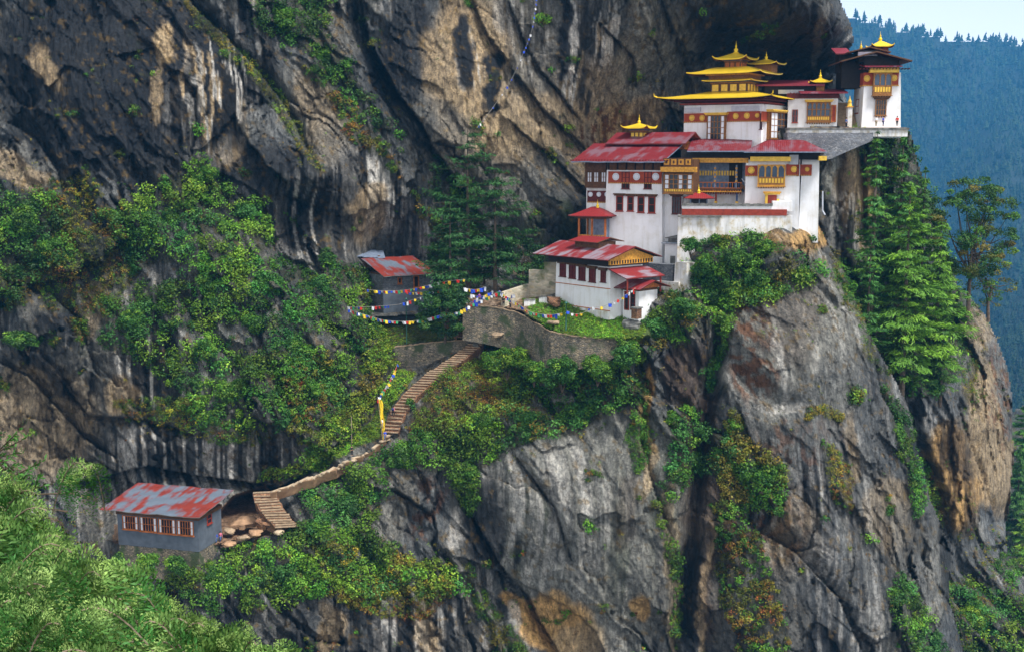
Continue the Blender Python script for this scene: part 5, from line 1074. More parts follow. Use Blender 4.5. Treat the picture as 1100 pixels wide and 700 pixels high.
# ---------------- D : gallery building between the temple and the tower
Dg = Bld('gallery_hall', 'low hall with long carved blue and orange window between golden temple and tower', 'building', 899, 139, 216, 8)
x0, _ = Dg.front(846, 130); x2, _ = Dg.front(866, 130)
zt = Dg.front(880, 106)[1]
b = MB('whitewash'); b.box(x0, 0, 0, 7, -1.5, zt); b.build('wall', Dg.root)
Dg.window('F', (866.5, 110, 892, 131.5), cols=5, rows=2, frame='carved_timber', pane='window_blue', arch=True, apron=.30, bay=.25, bar=.10, lintel='gold_paint')
Dg.window('F', (892.6, 113, 898, 131.5), cols=1, rows=1, frame='orange_timber', pane='red_wood', fw=.2, name='door', sill=False, bay=.25)
Dg.window('F', (851, 118, 857, 132), cols=2, rows=2, frame='red_wood', fw=.12)
b = MB('dark_red_wood'); b.box(x0 - .2, .2, -.3, 6.5, zt, zt + .9); rafters(b, x0, 1.5, -1.6, 0, zt + .95, 'F', 18, L=1.3); b.build('attic', Dg.root)
zr = zt + .95; b = MB('maroon_roof'); xa = Dg.front(866, 100, 1.8)[0]; xb = Dg.front(911, 100, 1.8)[0]
b.roof(xa - 1, xb, -1.9, 6, zr, 1.0, 'shed_y', th=.22, top='maroon_roof', under='dark_red_wood', fascia='maroon_roof'); b.build('lower_roof', Dg.root)
zu = Dg.front(850, 91, -1)[1]; xa = Dg.front(812, 88, -1)[0]; xb = Dg.front(886, 88, -1)[0]
b = MB('black_timber'); b.box(xa + 1.5, xb - 1.5, 2.0, 8, zt - 1, zu - .1); b.box(xa + 4, xb - 3.5, 1.6, 3, zu - 1.6, zu - .9, 'grey_parapet'); b.build('upper_storey', Dg.root)
b = MB('maroon_roof'); b.roof(xa, xb, 0.5, 9, zu, 1.2, 'shed_y', th=.3, top='maroon_roof', under='dark_red_wood', fascia='maroon_roof'); b.build('upper_roof', Dg.root)
h = Dg.hit(881, 90, 1, 2.2); b = MB('carved_timber'); b.box(h.x - .7, h.x + .7, 1.5, 2.9, zr, h.z + .2)
b.roof(h.x - 1.9, h.x + 1.9, .3, 4.1, h.z + .2, .8, 'hip', th=.12, lift=.35, top='gold_roof', under='carved_timber', fascia='gold_roof'); b.build('lantern', Dg.root); pinnacle(Dg.root, h.x, 2.2, h.z + .9, .62)

# ---------------- E : tower on the platform
E = Bld('tower', 'tall white tower with ornate bay window at the right end of the platform', 'tower', 968, 136, 213, 4)
x0 = E.front(925, 136)[0]; zt = E.front(950, 80)[1]; xt = E.front(927.5, 82)[0]; tp = (xt - x0) / 2 + .1
b = MB('whitewash'); b.box(x0, 0, 0, 8.5, -2, zt + .3, 'whitewash', tx=max(.35, tp), ty=.4); b.build('wall', E.root)
def Eb(r, n=0, **k): return E.rect('F', r, n)
a0, a1, z0, z1 = E.rect('F', (927.5, 82, 965, 91.5), -.35); b = MB('kemar_red'); b.box(a0 - .03, a1 + .03, -.0, 8.2, z0, z1 + .6, 'kemar_red', lambda x, y, z: (x, y + .28, z)); b.box(a0 - .08, a1 + .08, .2, 8.4, z0 - .2, z0, 'ochre_paint'); b.build('red_band', E.root)
E.medallion('F', 931.3, 84.5, n=-.3, r=.55, d=.02); E.medallion('F', 960.5, 84, n=-.3, r=.55, d=.02)
E.window('F', (937, 79, 957, 103), n=-.3, cols=3, rows=1, frame='carved_timber', pane='window_blue', arch=True, apron=.45, bay=.8, bar=.10, fw=.2)
E.window('F', (940, 107, 952, 124.5), n=-.12, cols=4, rows=3, frame='carved_timber', pane='window_dark', bay=.15, bar=.05, lintel='brown_timber')
E.slab('cornice', 'F', (933.5, 73.5, 965, 78.5), n=0, d0=-.3, d1=.75, mat='gold_paint')
E.window('L', (919.5, 107, 923, 122), n=-x0 - .25, cols=1, rows=2, frame='red_wood', fw=.12)
for r in ((920, 84, 924.5, 90),):
    E.window('L', r, n=-x0 - .4, cols=2, rows=1, frame='ochre_paint', pane='kemar_red', fw=.1)
b = MB('dark_red_wood'); zr = zt + .35; b.box(xt + .2, -.6, .6, 8.0, zt, E.front(980, 63.5, 1.6)[1] + .5, 'black_timber'); b.box(E.front(904, 80, -3)[0], xt + .19, 3.0, 8.0, zt - 2.2, E.front(980, 63.5, 1.6)[1] - .1, 'black_timber'); rafters(b, xt - 1, 1, -1.2, 0, zr + .6, 'F', 16, L=1.4); b.build('attic', E.root)
za = E.front(949, 71, 1.2)[1]; a0 = E.front(929, 70, 1.2)[0]; a1 = E.front(969.5, 70, 1.2)[0]
b = MB('maroon_roof'); b.roof(a0, a1, -1.3, 3, za, .5, 'shed_y', th=.22, top='maroon_roof', under='dark_red_wood', fascia='maroon_roof'); b.build('pent_roof', E.root)
zg = E.front(980, 63.5, 1.6)[1]; a0 = E.front(903, 70, 1.6)[0]; a1 = E.front(980, 63, 1.6)[0]
b = MB('maroon_roof'); b.roof(a0, a1, -1.8, 10, zg - .25, 1.6, 'ridge_y', th=.22, top='maroon_roof', under='dark_red_wood', fascia='brown_timber'); b.build('main_roof', E.root)
mx = (a0 + a1) / 2; zz = zg + .9
h0 = E.front(933, 50, -2.5)[0]; h1 = E.front(958, 50, -2.5)[0]; zl = E.front(945, 50, -2.5)[1]; hm = (h0 + h1) / 2
b = MB('dark_red_wood'); b.roof(a0 + 1.6, a1 - 3.2, .2, 9.5, zz + .5, .9, 'ridge_y', th=.2, top='maroon_roof', under='dark_red_wood', fascia='brown_timber'); b.box(a0 + 3.6, hm, .8, 6, zz - 1.2, zz + .8, 'black_timber'); b.box(a0 + 3.4, hm - .8, .75, 1.2, zz - .2, zz + .5, 'grey_parapet'); b.build('upper_roof', E.root)
lantern(E.root, hm - 1.2, hm + 1.2, 1.4, 3.8, zz + .6, zl - zz - .5, panel='red_wood', k=2)
b = MB('gold_roof'); b.roof(h0 + .05, h1 - .05, .2, 5.0, zl - .1, 1.1, 'hip', th=.14, lift=.5, top='gold_roof', under='carved_timber', fascia='gold_roof', n=16); b.build('top_roof', E.root); pinnacle(E.root, hm, 2.6, zl + .75, .72)
h = E.hit(925, 49, 1, 5); pinnacle(E.root, h.x, 5, h.z - .6, .55)
b = MB('maroon_roof'); c0 = E.hit(897, 58, 1, 4); c1 = E.hit(914, 58, 1, 4); b.roof(c0.x, c1.x, 3.4, 8, c0.z, 1.3, 'shed_y', th=.2, top='maroon_roof', under='dark_red_wood'); b.box(c0.x + .8, c1.x + 1, 4.5, 8, c0.z - 3.2, c0.z, 'black_timber'); b.build('side_roof', E.root)

# small prayer shrine and steps left of the tower
S1 = Bld('small_shrine', 'narrow white and gold shrine post beside the steps at the left foot of the tower', 'shrine', 915, 137, 213, 0)
x0 = S1.front(910.5, 130)[0]; b = MB('old_whitewash'); b.box(x0, 0, 0, 1, 0, 3.4); b.box(x0 - .15, .15, -.15, 1.15, 3.4, 3.6, 'ochre_paint'); b.build('shaft', S1.root)
b = MB('gold_paint'); b.lathe((x0 / 2, .5, 3.6), [(.45, 0), (.3, .5), (.36, .8), (.1, 1.3), (.03, 1.8)], 8); b.build('finial', S1.root)
S2 = Bld('stone_steps', 'steep stone steps climbing to the tower between the gallery hall and the tower', 'steps', 921, 137, 217, 0)
b = MB('step_stone'); x0 = S2.front(901, 130)[0]
for k in range(16): b.box(x0, 0, k * .3, 6, k * .28, k * .28 + .27)
b.build('steps_mesh', S2.root).name = 'step_flight'

# ---------------- platform wall and ramp under gallery and tower
PW = Bld('platform_wall', 'long pale plastered platform wall with dark coping under the gallery hall and the tower', 'retaining wall', 975, 143, 210.5, 2)
x0 = PW.front(848, 142)[0]; z1 = PW.front(910, 137.5)[1]
b = MB('old_whitewash'); b.box(x0, 0, 0, 6, z1 - 1.5, z1 - .35); b.build('plaster_wall', PW.root)
b = MB('slate_stone'); b.box(x0 - .2, .2, -.25, 6, z1 - .345, z1); b.build('coping', PW.root)
b = MB('path_dirt'); b.box(x0, 0, .6, 12, z1 + .005, z1 + .05); b.build('paving', PW.root)

# ---------------- B : tall white block with the big red roof
B_ = Bld('main_building', 'tall white monastery block with red band, white medallions and large faded red roof', 'building', 711, 292, 204, 28)
xl = B_.front(653, 200)[0]; zt = B_.front(685, 183)[1]; W = 13.0
b = MB('whitewash')
b.box(xl - .7, 0, 0, W, -1.5, zt, 'whitewash', tx=.35, ty=.25)
b.box(-.4, 3.0, 1.4, W, -1.5, zt + 1.2, 'whitewash', tx=.12, ty=.1); b.build('wall', B_.root)
b = MB('brown_timber'); za = zt - .01; b.box(xl - .2, -.35, .3, W - .5, za, za + 1.9, 'black_timber')
a = [B_.rect('F', (655 + i * 9.5, 174, 662.5 + i * 9.5, 183)) for i in range(6)]
for a0, a1, z0, z1 in a: b.box(a0, a1, -.05, .35, z0, z1, 'brown_timber')
rafters(b, xl - 6.5, 1.5, -1.9, 0, za + 1.75, 'F', 34, L=1.8); b.build('attic', B_.root)
tz = lambda z: .25 * z / (zt + 1.5)
B_.band('F', (653.5, 184.5, 711, 196.5), n=-.22)
for x in (661.7, 684, 704.6): B_.medallion('F', x, 190, n=-.22, r=.62, mat='paper_pane', d=.08)
for r in ((668, 184.5, 676.5, 203), (692, 184.5, 700.2, 203)): B_.window('F', r, n=-.22, cols=2, rows=3, frame='dark_red_wood', pane='black_timber', lintel=None)
for r in ((662, 210.5, 669.5, 227), (674, 211, 680.8, 227), (685, 211.2, 692.3, 228.5), (696.4, 211.5, 704, 229)): B_.window('F', r, n=-.15, cols=1, rows=2, frame='red_wood', pane='black_timber', lintel='brown_timber', fw=.18)
# right bay with paper lights under a gold cornice
a0, a1, z0, z1 = B_.rect('F', (713, 186, 744.5, 208), 1.0)
b = MB('brown_timber'); b.box(a0, a1, -1.0, 2, z0, z1 + 2.2); b.build('bay_box', B_.root)
B_.window('F', (713, 187, 744.5, 208), n=1.0, cols=6, rows=3, frame='carved_timber', pane='window_dark', white=(0, 3, 5), bar=.08, apron=.22, proud=.15)
B_.slab('cornice', 'F', (711, 179.5, 749, 185), n=1.0, d0=0, d1=.75, mat='ochre_paint')
a0, a1, z0, z1 = B_.rect('F', (713, 170, 744, 179), 1.0); b = MB('brown_timber'); b.box(a0, a1, 0, .3, z0, z1, 'brown_timber', B_.m('F', 1.0))
for i in range(4):
    w = (a1 - a0) / 4; b.box(a0 + w * (i + .15), a0 + w * (i + .85), .3, .36, z0 + .25, z1 - .2, 'ochre_paint', B_.m('F', 1.0)); b.box(a0 + w * (i + .38), a0 + w * (i + .62), .36, .42, z0 + .5, z1 - .4, 'brown_timber', B_.m('F', 1.0))
b.build('carved_panel', B_.root)
B_.window('F', (722, 211, 731.5, 230), n=-1.2, cols=3, rows=4, frame='dark_red_wood', pane='window_dark', lintel='brown_timber', bar=.05)
# recessed left wing
b = MB('whitewash'); wl = B_.front(630, 200, -1.5)[0]; z0 = B_.front(640, 232, -1.5)[1]; b.box(wl, xl - .2, 1.5, 9, z0 - 6, zt - .2); b.build('wing_wall', B_.root)
a0, a1, z0, z1 = B_.rect('F', (630.5, 183, 652.5, 202), -1.5); b = MB('brown_timber'); b.box(a0, a1, 0, .8, z0, z1 + 1.4, 'brown_timber', B_.m('F', -1.5)); b.build('wing_gallery', B_.root)
for r in ((631, 185, 636, 196), (638, 185, 643.2, 196), (646, 185, 651, 196)): B_.window('F', r, n=-.7, cols=2, rows=2, frame='brown_timber', pane='paper_pane', fw=.08, bar=.05, sill=False)
B_.band('F', (631, 205, 653, 217), n=-1.5, mat='dark_red_wood')
for x in (634.5, 643.5, 652): B_.medallion('F', x, 209, n=-1.5, r=.42, mat='paper_pane')
# roof: one wide sheet, gable end towards the courtyard, stepped over wing C
ez = B_.front(660, 173.5, 2.0)[1]; xa = B_.front(614, 173, 2.0)[0]; xb = B_.front(713, 173, 2.0)[0]
b = MB('red_roof'); b.roof(xa, xb, -2.2, 17, ez, 3.1, 'ridge_x', th=.22, top='red_roof', under='black_timber', fascia='slate_blue_paint', n=16, noise=.05); b.build('roof', B_.root)
# raised roof with the small gilded lantern
h0 = B_.hit(650, 158, 1, 5.2); h1 = B_.hit(736, 158, 1, 5.2)
b = MB('orange_timber'); b.box(h0.x + 2.5, h1.x - 1, 7.5, 13, ez + 2, h0.z + .9, 'orange_timber'); b.roof(h0.x, h1.x, 5.2, 15.5, h0.z + .55, 2.0, 'ridge_x', th=.2, top='red_roof', under='orange_timber', fascia='dark_red_wood', noise=.04); b.build('raised_roof', B_.root)
h = B_.hit(686.5, 140, 1, 9.5); lantern(B_.root, h.x - 1.2, h.x + 1.2, 8.5, 10.5, h.z - 1.9, 2.3, panel='gold_paint', k=3)
b = MB('gold_roof'); b.roof(h.x - 2.5, h.x + 2.5, 7, 12, h.z + .35, .9, 'hip', th=.13, lift=.55, top='gold_roof', under='carved_timber', fascia='gold_roof', n=16); b.build('lantern_roof', B_.root); pinnacle(B_.root, h.x, 9.5, h.z + 1.0, .68)

# ---------------- C : courtyard wing with balcony
Cw = Bld('courtyard_wing', 'white courtyard wing with hanging balcony and outside stair under a red roof', 'building', 858, 245, 200, 12)
x1 = Cw.front(800, 200)[0]; x0 = Cw.front(744, 200, -2.5)[0]; zt = Cw.front(830, 171)[1]; Wd = 9.5
b = MB('whitewash'); b.box(x1, 0, 0, Wd, -3.0, zt - .1, 'whitewash', tx=.12, ty=.1)
b.box(.0, 3.2, 1.6, Wd, -2.5, zt - .1, 'whitewash', tx=.2, ty=.1)
b.box(x0 - 3, x1 + .3, 3.2, Wd, -3.0, zt - .1, 'whitewash'); b.build('wall', Cw.root)
a0, a1, z0, z1 = Cw.rect('F', (746, 172, 800, 206), -3.2)
b = MB('slate_blue_paint'); b.box(a0, a1, 0, .12, z0, z1, 'slate_blue_paint', Cw.m('F', -3.2)); b.box(a1 - 2.6, a1 - .4, .12, .2, z0, z1 - .4, 'black_timber', Cw.m('F', -3.2)); b.build('balcony_back_wall', Cw.root)
# parapet blocks and bands
b = MB('grey_parapet'); a0, a1, z0, z1 = Cw.rect('F', (848, 170.5, 857.5, 177)); b.box(a0, a1, -.3, .3, z0, z1 + .6); b.build('parapet', Cw.root); b = MB('grey_parapet'); a0, a1, z0, z1 = Cw.rect('R', (861, 170.5, 869, 177), 3.2); b.box(3.0, 3.5, a0, a1, z0, z1 + .6); b.build('parapet', Cw.root)
Cw.band('F', (800.5, 178, 813.5, 188.5)); Cw.band('F', (844.5, 176.5, 858, 188)); Cw.band('F', (858.5, 177, 872, 188), n=-1.55)
Cw.medallion('F', 807, 183, r=.56); Cw.medallion('F', 853, 182, r=.5); Cw.medallion('F', 867, 182, n=-1.55, r=.36)
Cw.window('F', (814, 177, 843.5, 200), cols=4, rows=1, frame='ochre_paint', pane='window_blue', arch=True, apron=.42, bay=.7, bar=.12, fw=.2)
Cw.slab('cornice', 'F', (806, 168.5, 849.5, 173.5), d0=-.2, d1=1.3, mat='gold_paint'); Cw.slab('cornice', 'R', (866, 167.5, 882, 171.5), n=3.0, d0=-.3, d1=.9, mat='gold_paint'); Cw.slab('cornice', 'F', (744, 170, 804, 175), n=-.6, d0=0, d1=.7, mat='ochre_paint')
Cw.window('F', (855.7, 171, 858.7, 189.5), n=.01, cols=1, rows=2, frame='dark_red_wood', fw=.1, sill=False)
Cw.window('R', (869, 177, 876, 197), n=3.1, cols=2, rows=3, frame='brown_timber', white=(0,), pane='window_dark', bay=.5, fw=.12)
b = MB('ochre_paint'); a, z = Cw.side(872, 198, 3.4); b.tube([(3.7, 1.9, z), (3.8, 1.9, z - 3.2), (4.2, 1.7, z - 3.9)], [.12, .12, .14], 8, 'grey_parapet'); b.build('drain_pipe', Cw.root)
# balcony
a0, a1, z0, z1 = Cw.rect('F', (746, 195, 797, 206), -1.0); a0 -= 1.2
b = MB('brown_timber'); b.box(a0, a1, 1.0, 3.2, z0 + .25, z0 + .5)
k = 22
for i in range(k): x = a0 + (a1 - a0) * (i + .5) / k; b.box(x - .10, x + .10, .75, 3.2, z0 - .1, z0 + .24, 'orange_timber'); b.box(x - .08, x + .08, .9, 3.2, z0 - .42, z0 - .11, 'dark_red_wood')
b.box(a0, a1, .70, .78, z0 - .1, z0 + .1, 'ochre_paint'); b.build('balcony_deck', Cw.root)
b = MB('orange_timber'); b.box(a0, a1, 1.0, 1.12, z0 + 1.45, z0 + 1.58); b.box(a0, a1, 1.0, 1.12, z0 + .52, z0 + .66)
for i in range(26): x = a0 + (a1 - a0) * (i + .5) / 26; b.box(x - .06, x + .06, 1.02, 1.1, z0 + .66, z0 + 1.45, 'orange_timber' if i % 2 else 'blue_paint')
b.build('balustrade', Cw.root)
for q in (768, 791, 747):
    x = Cw.front(q, 190, -1.1)[0]; b = MB('slate_blue_paint'); b.box(x - .13, x + .13, 1.0, 1.3, z0 + .5, zt - 1.0, 'slate_blue_paint')
    for j in range(4): b.box(x - .17, x + .17, .95, 1.35, z0 + 1.6 + j * .7, z0 + 1.9 + j * .7, 'ochre_paint')
    b.build('post', Cw.root)
for q, mt in ((769, 'red_wood'), (791.5, 'blue_paint')):
    x = Cw.front(q, 214, -1.4)[0]; b = MB(mt); b.box(x - .16, x + .16, 1.3, 1.6, z0 - 3.6, z0 - .1); b.box(x - .24, x + .24, 1.2, 1.7, z0 - 1.9, z0 - 1.6, 'gold_paint'); b.build('post', Cw.root)
a0_, a1_, zz0, zz1 = Cw.rect('F', (748, 183, 792, 190), -3.0); b = MB('gold_paint')
for i in range(15): x = a0_ + (a1_ - a0_) * (i + .5) / 15; b.box(x - .14, x + .14, 2.95, 3.07, zz0 + .2, zz1 - .1)
b.build('painted_frieze', Cw.root)
# stair from the balcony to the court
p0 = Cw.hit(796, 198, 1, .6); p1 = Cw.hit(813, 220, 1, .2); b = MB('brown_timber')
for dy, mt in ((0, 'brown_timber'), (.9, 'brown_timber')): b.bar(p0 + Vector((0, dy, 0)), p1 + Vector((0, dy, 0)), .12, .35, mt)
b.bar(p0 + Vector((.1, -.1, .9)), p1 + Vector((.1, -.1, .9)), .1, .1, 'grey_parapet')
for i in range(12): q = p0.lerp(p1, (i + .5) / 12); b.box(q.x - .18, q.x + .18, q.y, q.y + .9, q.z - .03, q.z + .05, 'step_stone')
b.build('stair', Cw.root)
# roofs
ez = Cw.front(840, 163, 2.2)[1]; xa = Cw.front(799, 163, 2.2)[0]; xb = Cw.front(889, 163, 2.2)[0]
b = MB('dark_red_wood'); b.box(x1, 3, .3, Wd, zt - .11, ez + .3, 'black_timber'); b.box(x0 - 2, x1, 1.5, Wd, zt - .11, ez + .3, 'black_timber'); rafters(b, xa + .3, xb, -2, 0, ez - .05, 'F', 20, L=1.7); b.build('attic', Cw.root)
b = MB('faded_roof'); b.roof(xa, xb, -2.3, 14, ez, 1.9, 'hip', th=.2, flat=.45, top='red_roof', under='dark_red_wood', fascia='slate_blue_paint', n=16); b.build('roof', Cw.root)
xa2 = Cw.front(738, 163, 1.0)[0]; xb2 = Cw.front(807, 163, 1.0)[0]
b = MB('red_roof'); b.roof(xa2, xb2 - .05, -1.1, 12, ez + .12, 2.1, 'shed_y', th=.2, top='red_roof', under='black_timber', fascia='slate_blue_paint', n=14); b.build('balcony_roof', Cw.root)

# courtyard wall below (coping, white face, red band, long rough white wall)
CWL = Bld('courtyard_wall', 'rough white courtyard wall with a long orange red band and stone coping below the balcony', 'wall', 851, 262, 197.2, 7)
x0 = CWL.front(727, 240)[0]; xr = CWL.front(830, 225)[0]; zc = CWL.front(780, 220)[1]; zb1 = CWL.front(790, 225.5)[1]; zb0 = CWL.front(790, 231.5)[1]
b = MB('old_whitewash'); b.box(x0 + .1, 0, 0, 3.5, -7, zb0, 'old_whitewash', tx=.1, ty=.15); b.build('lower_wall', CWL.root)
b = MB('whitewash'); b.box(x0 + .8, xr, .15, .8, zb1 + .1, zc - .2); b.box(xr, -.1, .35, 3, zb1 - .2, zb1 + 1.4); b.build('parapet_wall', CWL.root)
b = MB('kemar_red'); b.box(x0 + .8, -1.0, .0, 3.2, zb0 + .004, zb1 + .09, 'red_wood'); b.build('red_band', CWL.root)
b = MB('slate_stone'); k = 24
for i in range(k): xa_ = x0 + .8 + (xr - x0 - .8) * i / k; b.box(xa_, xa_ + (xr - x0) / k * .94, -.1, 1.0, zc - .195 + .05 * (i % 2), zc + .12 + .05 * ((i * 7) % 3))
b.build('coping', CWL.root)
b = MB('slate_stone'); a0, a1, z0, z1 = CWL.rect('F', (728, 231.5, 775, 233.5), .1); b.box(a0, a1, -.5, .0, z0, z1); b.build('ledge_stone', CWL.root)
# little red roofed shrine and yellow gate in the court
LS = Bld('courtyard_shrine', 'tiny red roofed shrine with golden tip in the courtyard under the balcony', 'shrine', 760, 222, 200, 7)
x0 = LS.front(741, 218)[0]; b = MB('dark_red_wood'); b.box(x0, 0, 0, 1.8, -1, 1.3, 'black_timber'); 
for xx in (x0, -.2, x0 / 2): b.box(xx, xx + .2, -.1, .1, -1, 1.3, 'slate_blue_paint')
b.build('body', LS.root); zl = LS.front(750, 213)[1]; b = MB('red_wood'); b.roof(x0 - 1.0, 1.1, -1.0, 2.8, zl, .9, 'hip', th=.12, lift=.1, top='plain_red_roof', under='dark_red_wood'); b.build('roof', LS.root); pinnacle(LS.root, x0 / 2, .9, zl + .75, .6)
YG = Bld('gate', 'small yellow painted gate with red door beside the foot of the outside stair', 'gate', 837, 221, 199.5, 7)
x0 = YG.front(822, 215)[0]; z1 = YG.front(830, 206)[1]; b = MB('gold_paint'); b.box(x0, x0 + .4, 0, .5, -.5, z1 - .5); b.box(-.4, 0, 0, .5, -.5, z1 - 1.2); b.box(x0 - .2, .1, -.15, .6, z1 - .5, z1 - .25); b.box(x0 - .35, .25, -.3, .7, z1 - .245, z1, 'ochre_paint'); b.build('frame', YG.root)
b = MB('red_wood'); b.box(x0 + .42, -.42, .1, .25, -.5, z1 - .55); b.build('door', YG.root)

# ---------------- G : timber pavilion left of B
G = Bld('pavilion', 'small open timber pavilion with red pyramid roof beside the tall white block', 'pavilion', 650, 260, 206, 25)
x0 = G.front(622, 245)[0]; ze = G.front(635, 232)[1]; W = 4.0
b = MB('orange_timber')
for x in (x0, x0 / 2, 0):
    for y in (0, W): b.box(x - .15, x + .15, y - .15, y + .15, 0, ze)
b.box(x0 - .2, .2, -.2, W + .2, ze - .5, ze - .2, 'brown_timber'); b.box(x0 - .1, .1, -.1, W + .1, -.1, .15, 'brown_timber'); b.build('frame', G.root)
b = MB('ochre_paint')
for z in (.5, 1.0): b.box(x0, 0, -.05, .05, z, z + .12)
for i in range(12): x = x0 * (i + .5) / 12; b.box(x - .05, x + .05, -.04, .04, .1, 1.1)
b.build('railing', G.root)
b = MB('slate_blue_paint'); b.box(x0 * .55, -.3, 1.2, W, 0, ze - .4); b.build('inner_wall', G.root)
xa = G.front(611, 232, .8)[0]; b = MB('red_roof'); b.roof(xa, 1.0, -1.2, W + 1.2, ze, 1.5, 'hip', th=.15, lift=.1, top='plain_red_roof', under='dark_red_wood', n=12); b.build('roof', G.root); pinnacle(G.root, (xa + 1) / 2 + .5, W / 2, ze + 1.25, .6)
b = MB('old_whitewash'); b.box(x0 - .5, .3, -.3, W + 1, -6, -.105); b.build('plinth', G.root)

# ---------------- F : lower white building with porch
Fb = Bld('lower_building', 'long low white building with five dark red windows and rusted red roof above the lawn', 'building', 655, 336.5, 190, 50)
x0 = Fb.front(596.5, 300)[0]; zt = Fb.front(655, 286)[1]; W = 7.5
b = MB('whitewash'); b.box(x0, 0, 0, W, -1.0, zt, 'whitewash', tx=.1, ty=.1); b.build('wall', Fb.root)
zb = Fb.front(655, 310)[1]; b = MB('orange_timber'); b.box(x0 + .05, .03, -.05, .1, zb - .12, zb, 'orange_timber'); b.box(x0, 0.05, -.22, .0, -1, .35, 'old_whitewash'); b.box(x0, .05, -.24, .02, .355, .45, 'orange_timber'); b.build('string_course', Fb.root)
for r in ((601.5, 283, 608, 297), (611.5, 284.5, 618.5, 299), (621.8, 286.5, 629, 301), (633, 288.5, 640, 303), (645.5, 290.5, 651, 303)): Fb.window('F', r, n=-.05, cols=2, rows=3, frame='dark_red_wood', pane='dark_red_wood', lintel='brown_timber', fw=.2, bar=.06)
b = MB('black_timber'); b.box(x0 - .6, .6, -1.0, W + .6, zt, zt + 1.1, 'black_timber'); b.build('attic', Fb.root)
gz = zt + 1.15; b = MB('faded_roof'); b.roof(x0 - 3.2, 1.7, -2.3, W + 2.6, gz, 1.9, 'ridge_x', th=.16, top='faded_roof', under='black_timber', fascia='dark_red_wood', n=16, noise=.03); b.build('roof', Fb.root)
b = MB('ochre_paint'); yc = W / 2 + .15; b.add([(.9, -1.3, gz - .1), (.9, W + 1.6, gz - .1), (.9, yc, gz + 1.6), (.6, -1.3, gz - .1), (.6, W + 1.6, gz - .1), (.6, yc, gz + 1.6)], [(0, 1, 2), (5, 4, 3), (0, 3, 4, 1), (1, 4, 5, 2), (2, 5, 3, 0)], 'ochre_paint')
b.box(.6, .95, -1.0, W + 1.2, gz - .9, gz - .12, 'ochre_paint')
for i in range(16): y = -.9 + (W + 2) * (i + .5) / 16; b.box(.952, 1.0, y - .14, y + .14, gz - .8, gz - .25, 'black_timber')
b.build('gable', Fb.root)
a0 = Fb.hit(617, 264, 1, 2.2).x; a1 = Fb.hit(648, 264, 1, 2.2).x; b = MB('brown_timber'); b.box(a0 + .6, a1 - .6, 1.8, 5.6, gz + .8, gz + 2.3, 'brown_timber'); b.roof(a0, a1, .8, 7, gz + 2.3, .7, 'ridge_x', th=.12, top='plain_red_roof', under='brown_timber'); b.build('roof_monitor', Fb.root)
# pent roof on the gable side and the porch house
zp = Fb.side(670, 294, 1)[1]
b = MB('faded_roof'); b.roof(.05, 4.2, -.6, W + .6, zp - .4, 1.3, 'shed_-x', th=.14, top='faded_roof', under='brown_timber', fascia='dark_red_wood')
for y in (0, W): b.box(3.7, 3.9, y - .1, y + .1, zp - 3, zp - .5, 'red_wood')
b.build('pent_roof', Fb.root)
PH = Bld('porch_house', 'small white porch with pale tin roof at the right end of the lower white building', 'porch', 686, 340.5, 189, 45)
x0 = PH.front(669, 330)[0]; zt = PH.front(684, 313)[1]; W = PH.side(706, 325)[0]
b = MB('whitewash'); b.box(x0, 0, 0, W, -1.5, zt); b.build('wall', PH.root)
PH.window('F', (671, 313, 676, 333), cols=1, rows=1, frame='red_wood', pane='black_timber', name='doorway', sill=False); PH.window('F', (677.5, 313, 682.5, 333), cols=1, rows=3, frame='dark_red_wood', pane='black_timber', name='doorway', sill=False)
b = MB('faded_roof'); b.roof(x0 - 2.3, 1.4, -1.6, W + 1.6, zt + .5, 1.2, 'ridge_x', th=.14, top='faded_roof', under='brown_timber', fascia='dark_red_wood'); b.build('roof', PH.root)
b = MB('orange_timber'); b.add([(.4, -1.1, zt + .45), (.4, W + 1.1, zt + .45), (.4, W / 2, zt + 1.5), (.1, -1.1, zt + .45), (.1, W + 1.1, zt + .45), (.1, W / 2, zt + 1.5)], [(0, 1, 2), (5, 4, 3), (0, 3, 4, 1), (1, 4, 5, 2), (2, 5, 3, 0)], 'orange_timber'); b.box(x0, 0, .05, W, zt, zt + .5, 'brown_timber'); b.build('gable', PH.root)

# white shrine house right of B, low grey walls round it
SH = Bld('shrine_house', 'small white shrine house with slate slab roof at the right foot of the tall block', 'shrine', 735, 286, 201, 25)
x0 = SH.front(713.5, 270)[0]; zt = SH.front(725, 262)[1]; b = MB('whitewash'); b.box(x0, 0, 0, 3.2, -3, zt, 'whitewash', tx=.1, ty=.1); b.build('wall', SH.root)
b = MB('slate_stone'); b.box(x0 - .4, .4, -.4, 3.6, zt, zt + .22, 'tin_roof'); b.box(x0 + .5, -.5, .5, 2.7, zt + .225, zt + 1.0, 'slate_stone'); b.roof(x0 + .1, .3, 0, 3.3, zt + 1.0, .4, 'hip', th=.15, top='slate_stone'); b.roof(-1.5, 2.3, -.2, 2.6, zt + .6, -.5, 'shed_x', th=.12, top='tin_roof'); b.build('slab_roof', SH.root)
b = MB('slate_stone'); a0, a1, z0, z1 = SH.rect('F', (720, 275, 725, 283)); b.box(a0, a1, -.05, .1, z0, z1, 'slate_stone'); b.build('niche', SH.root)
BW = Bld('buttress_wall', 'stepped rough stone and whitewash wall between the porch and the small shrine house', 'wall', 722, 318, 197, 40)
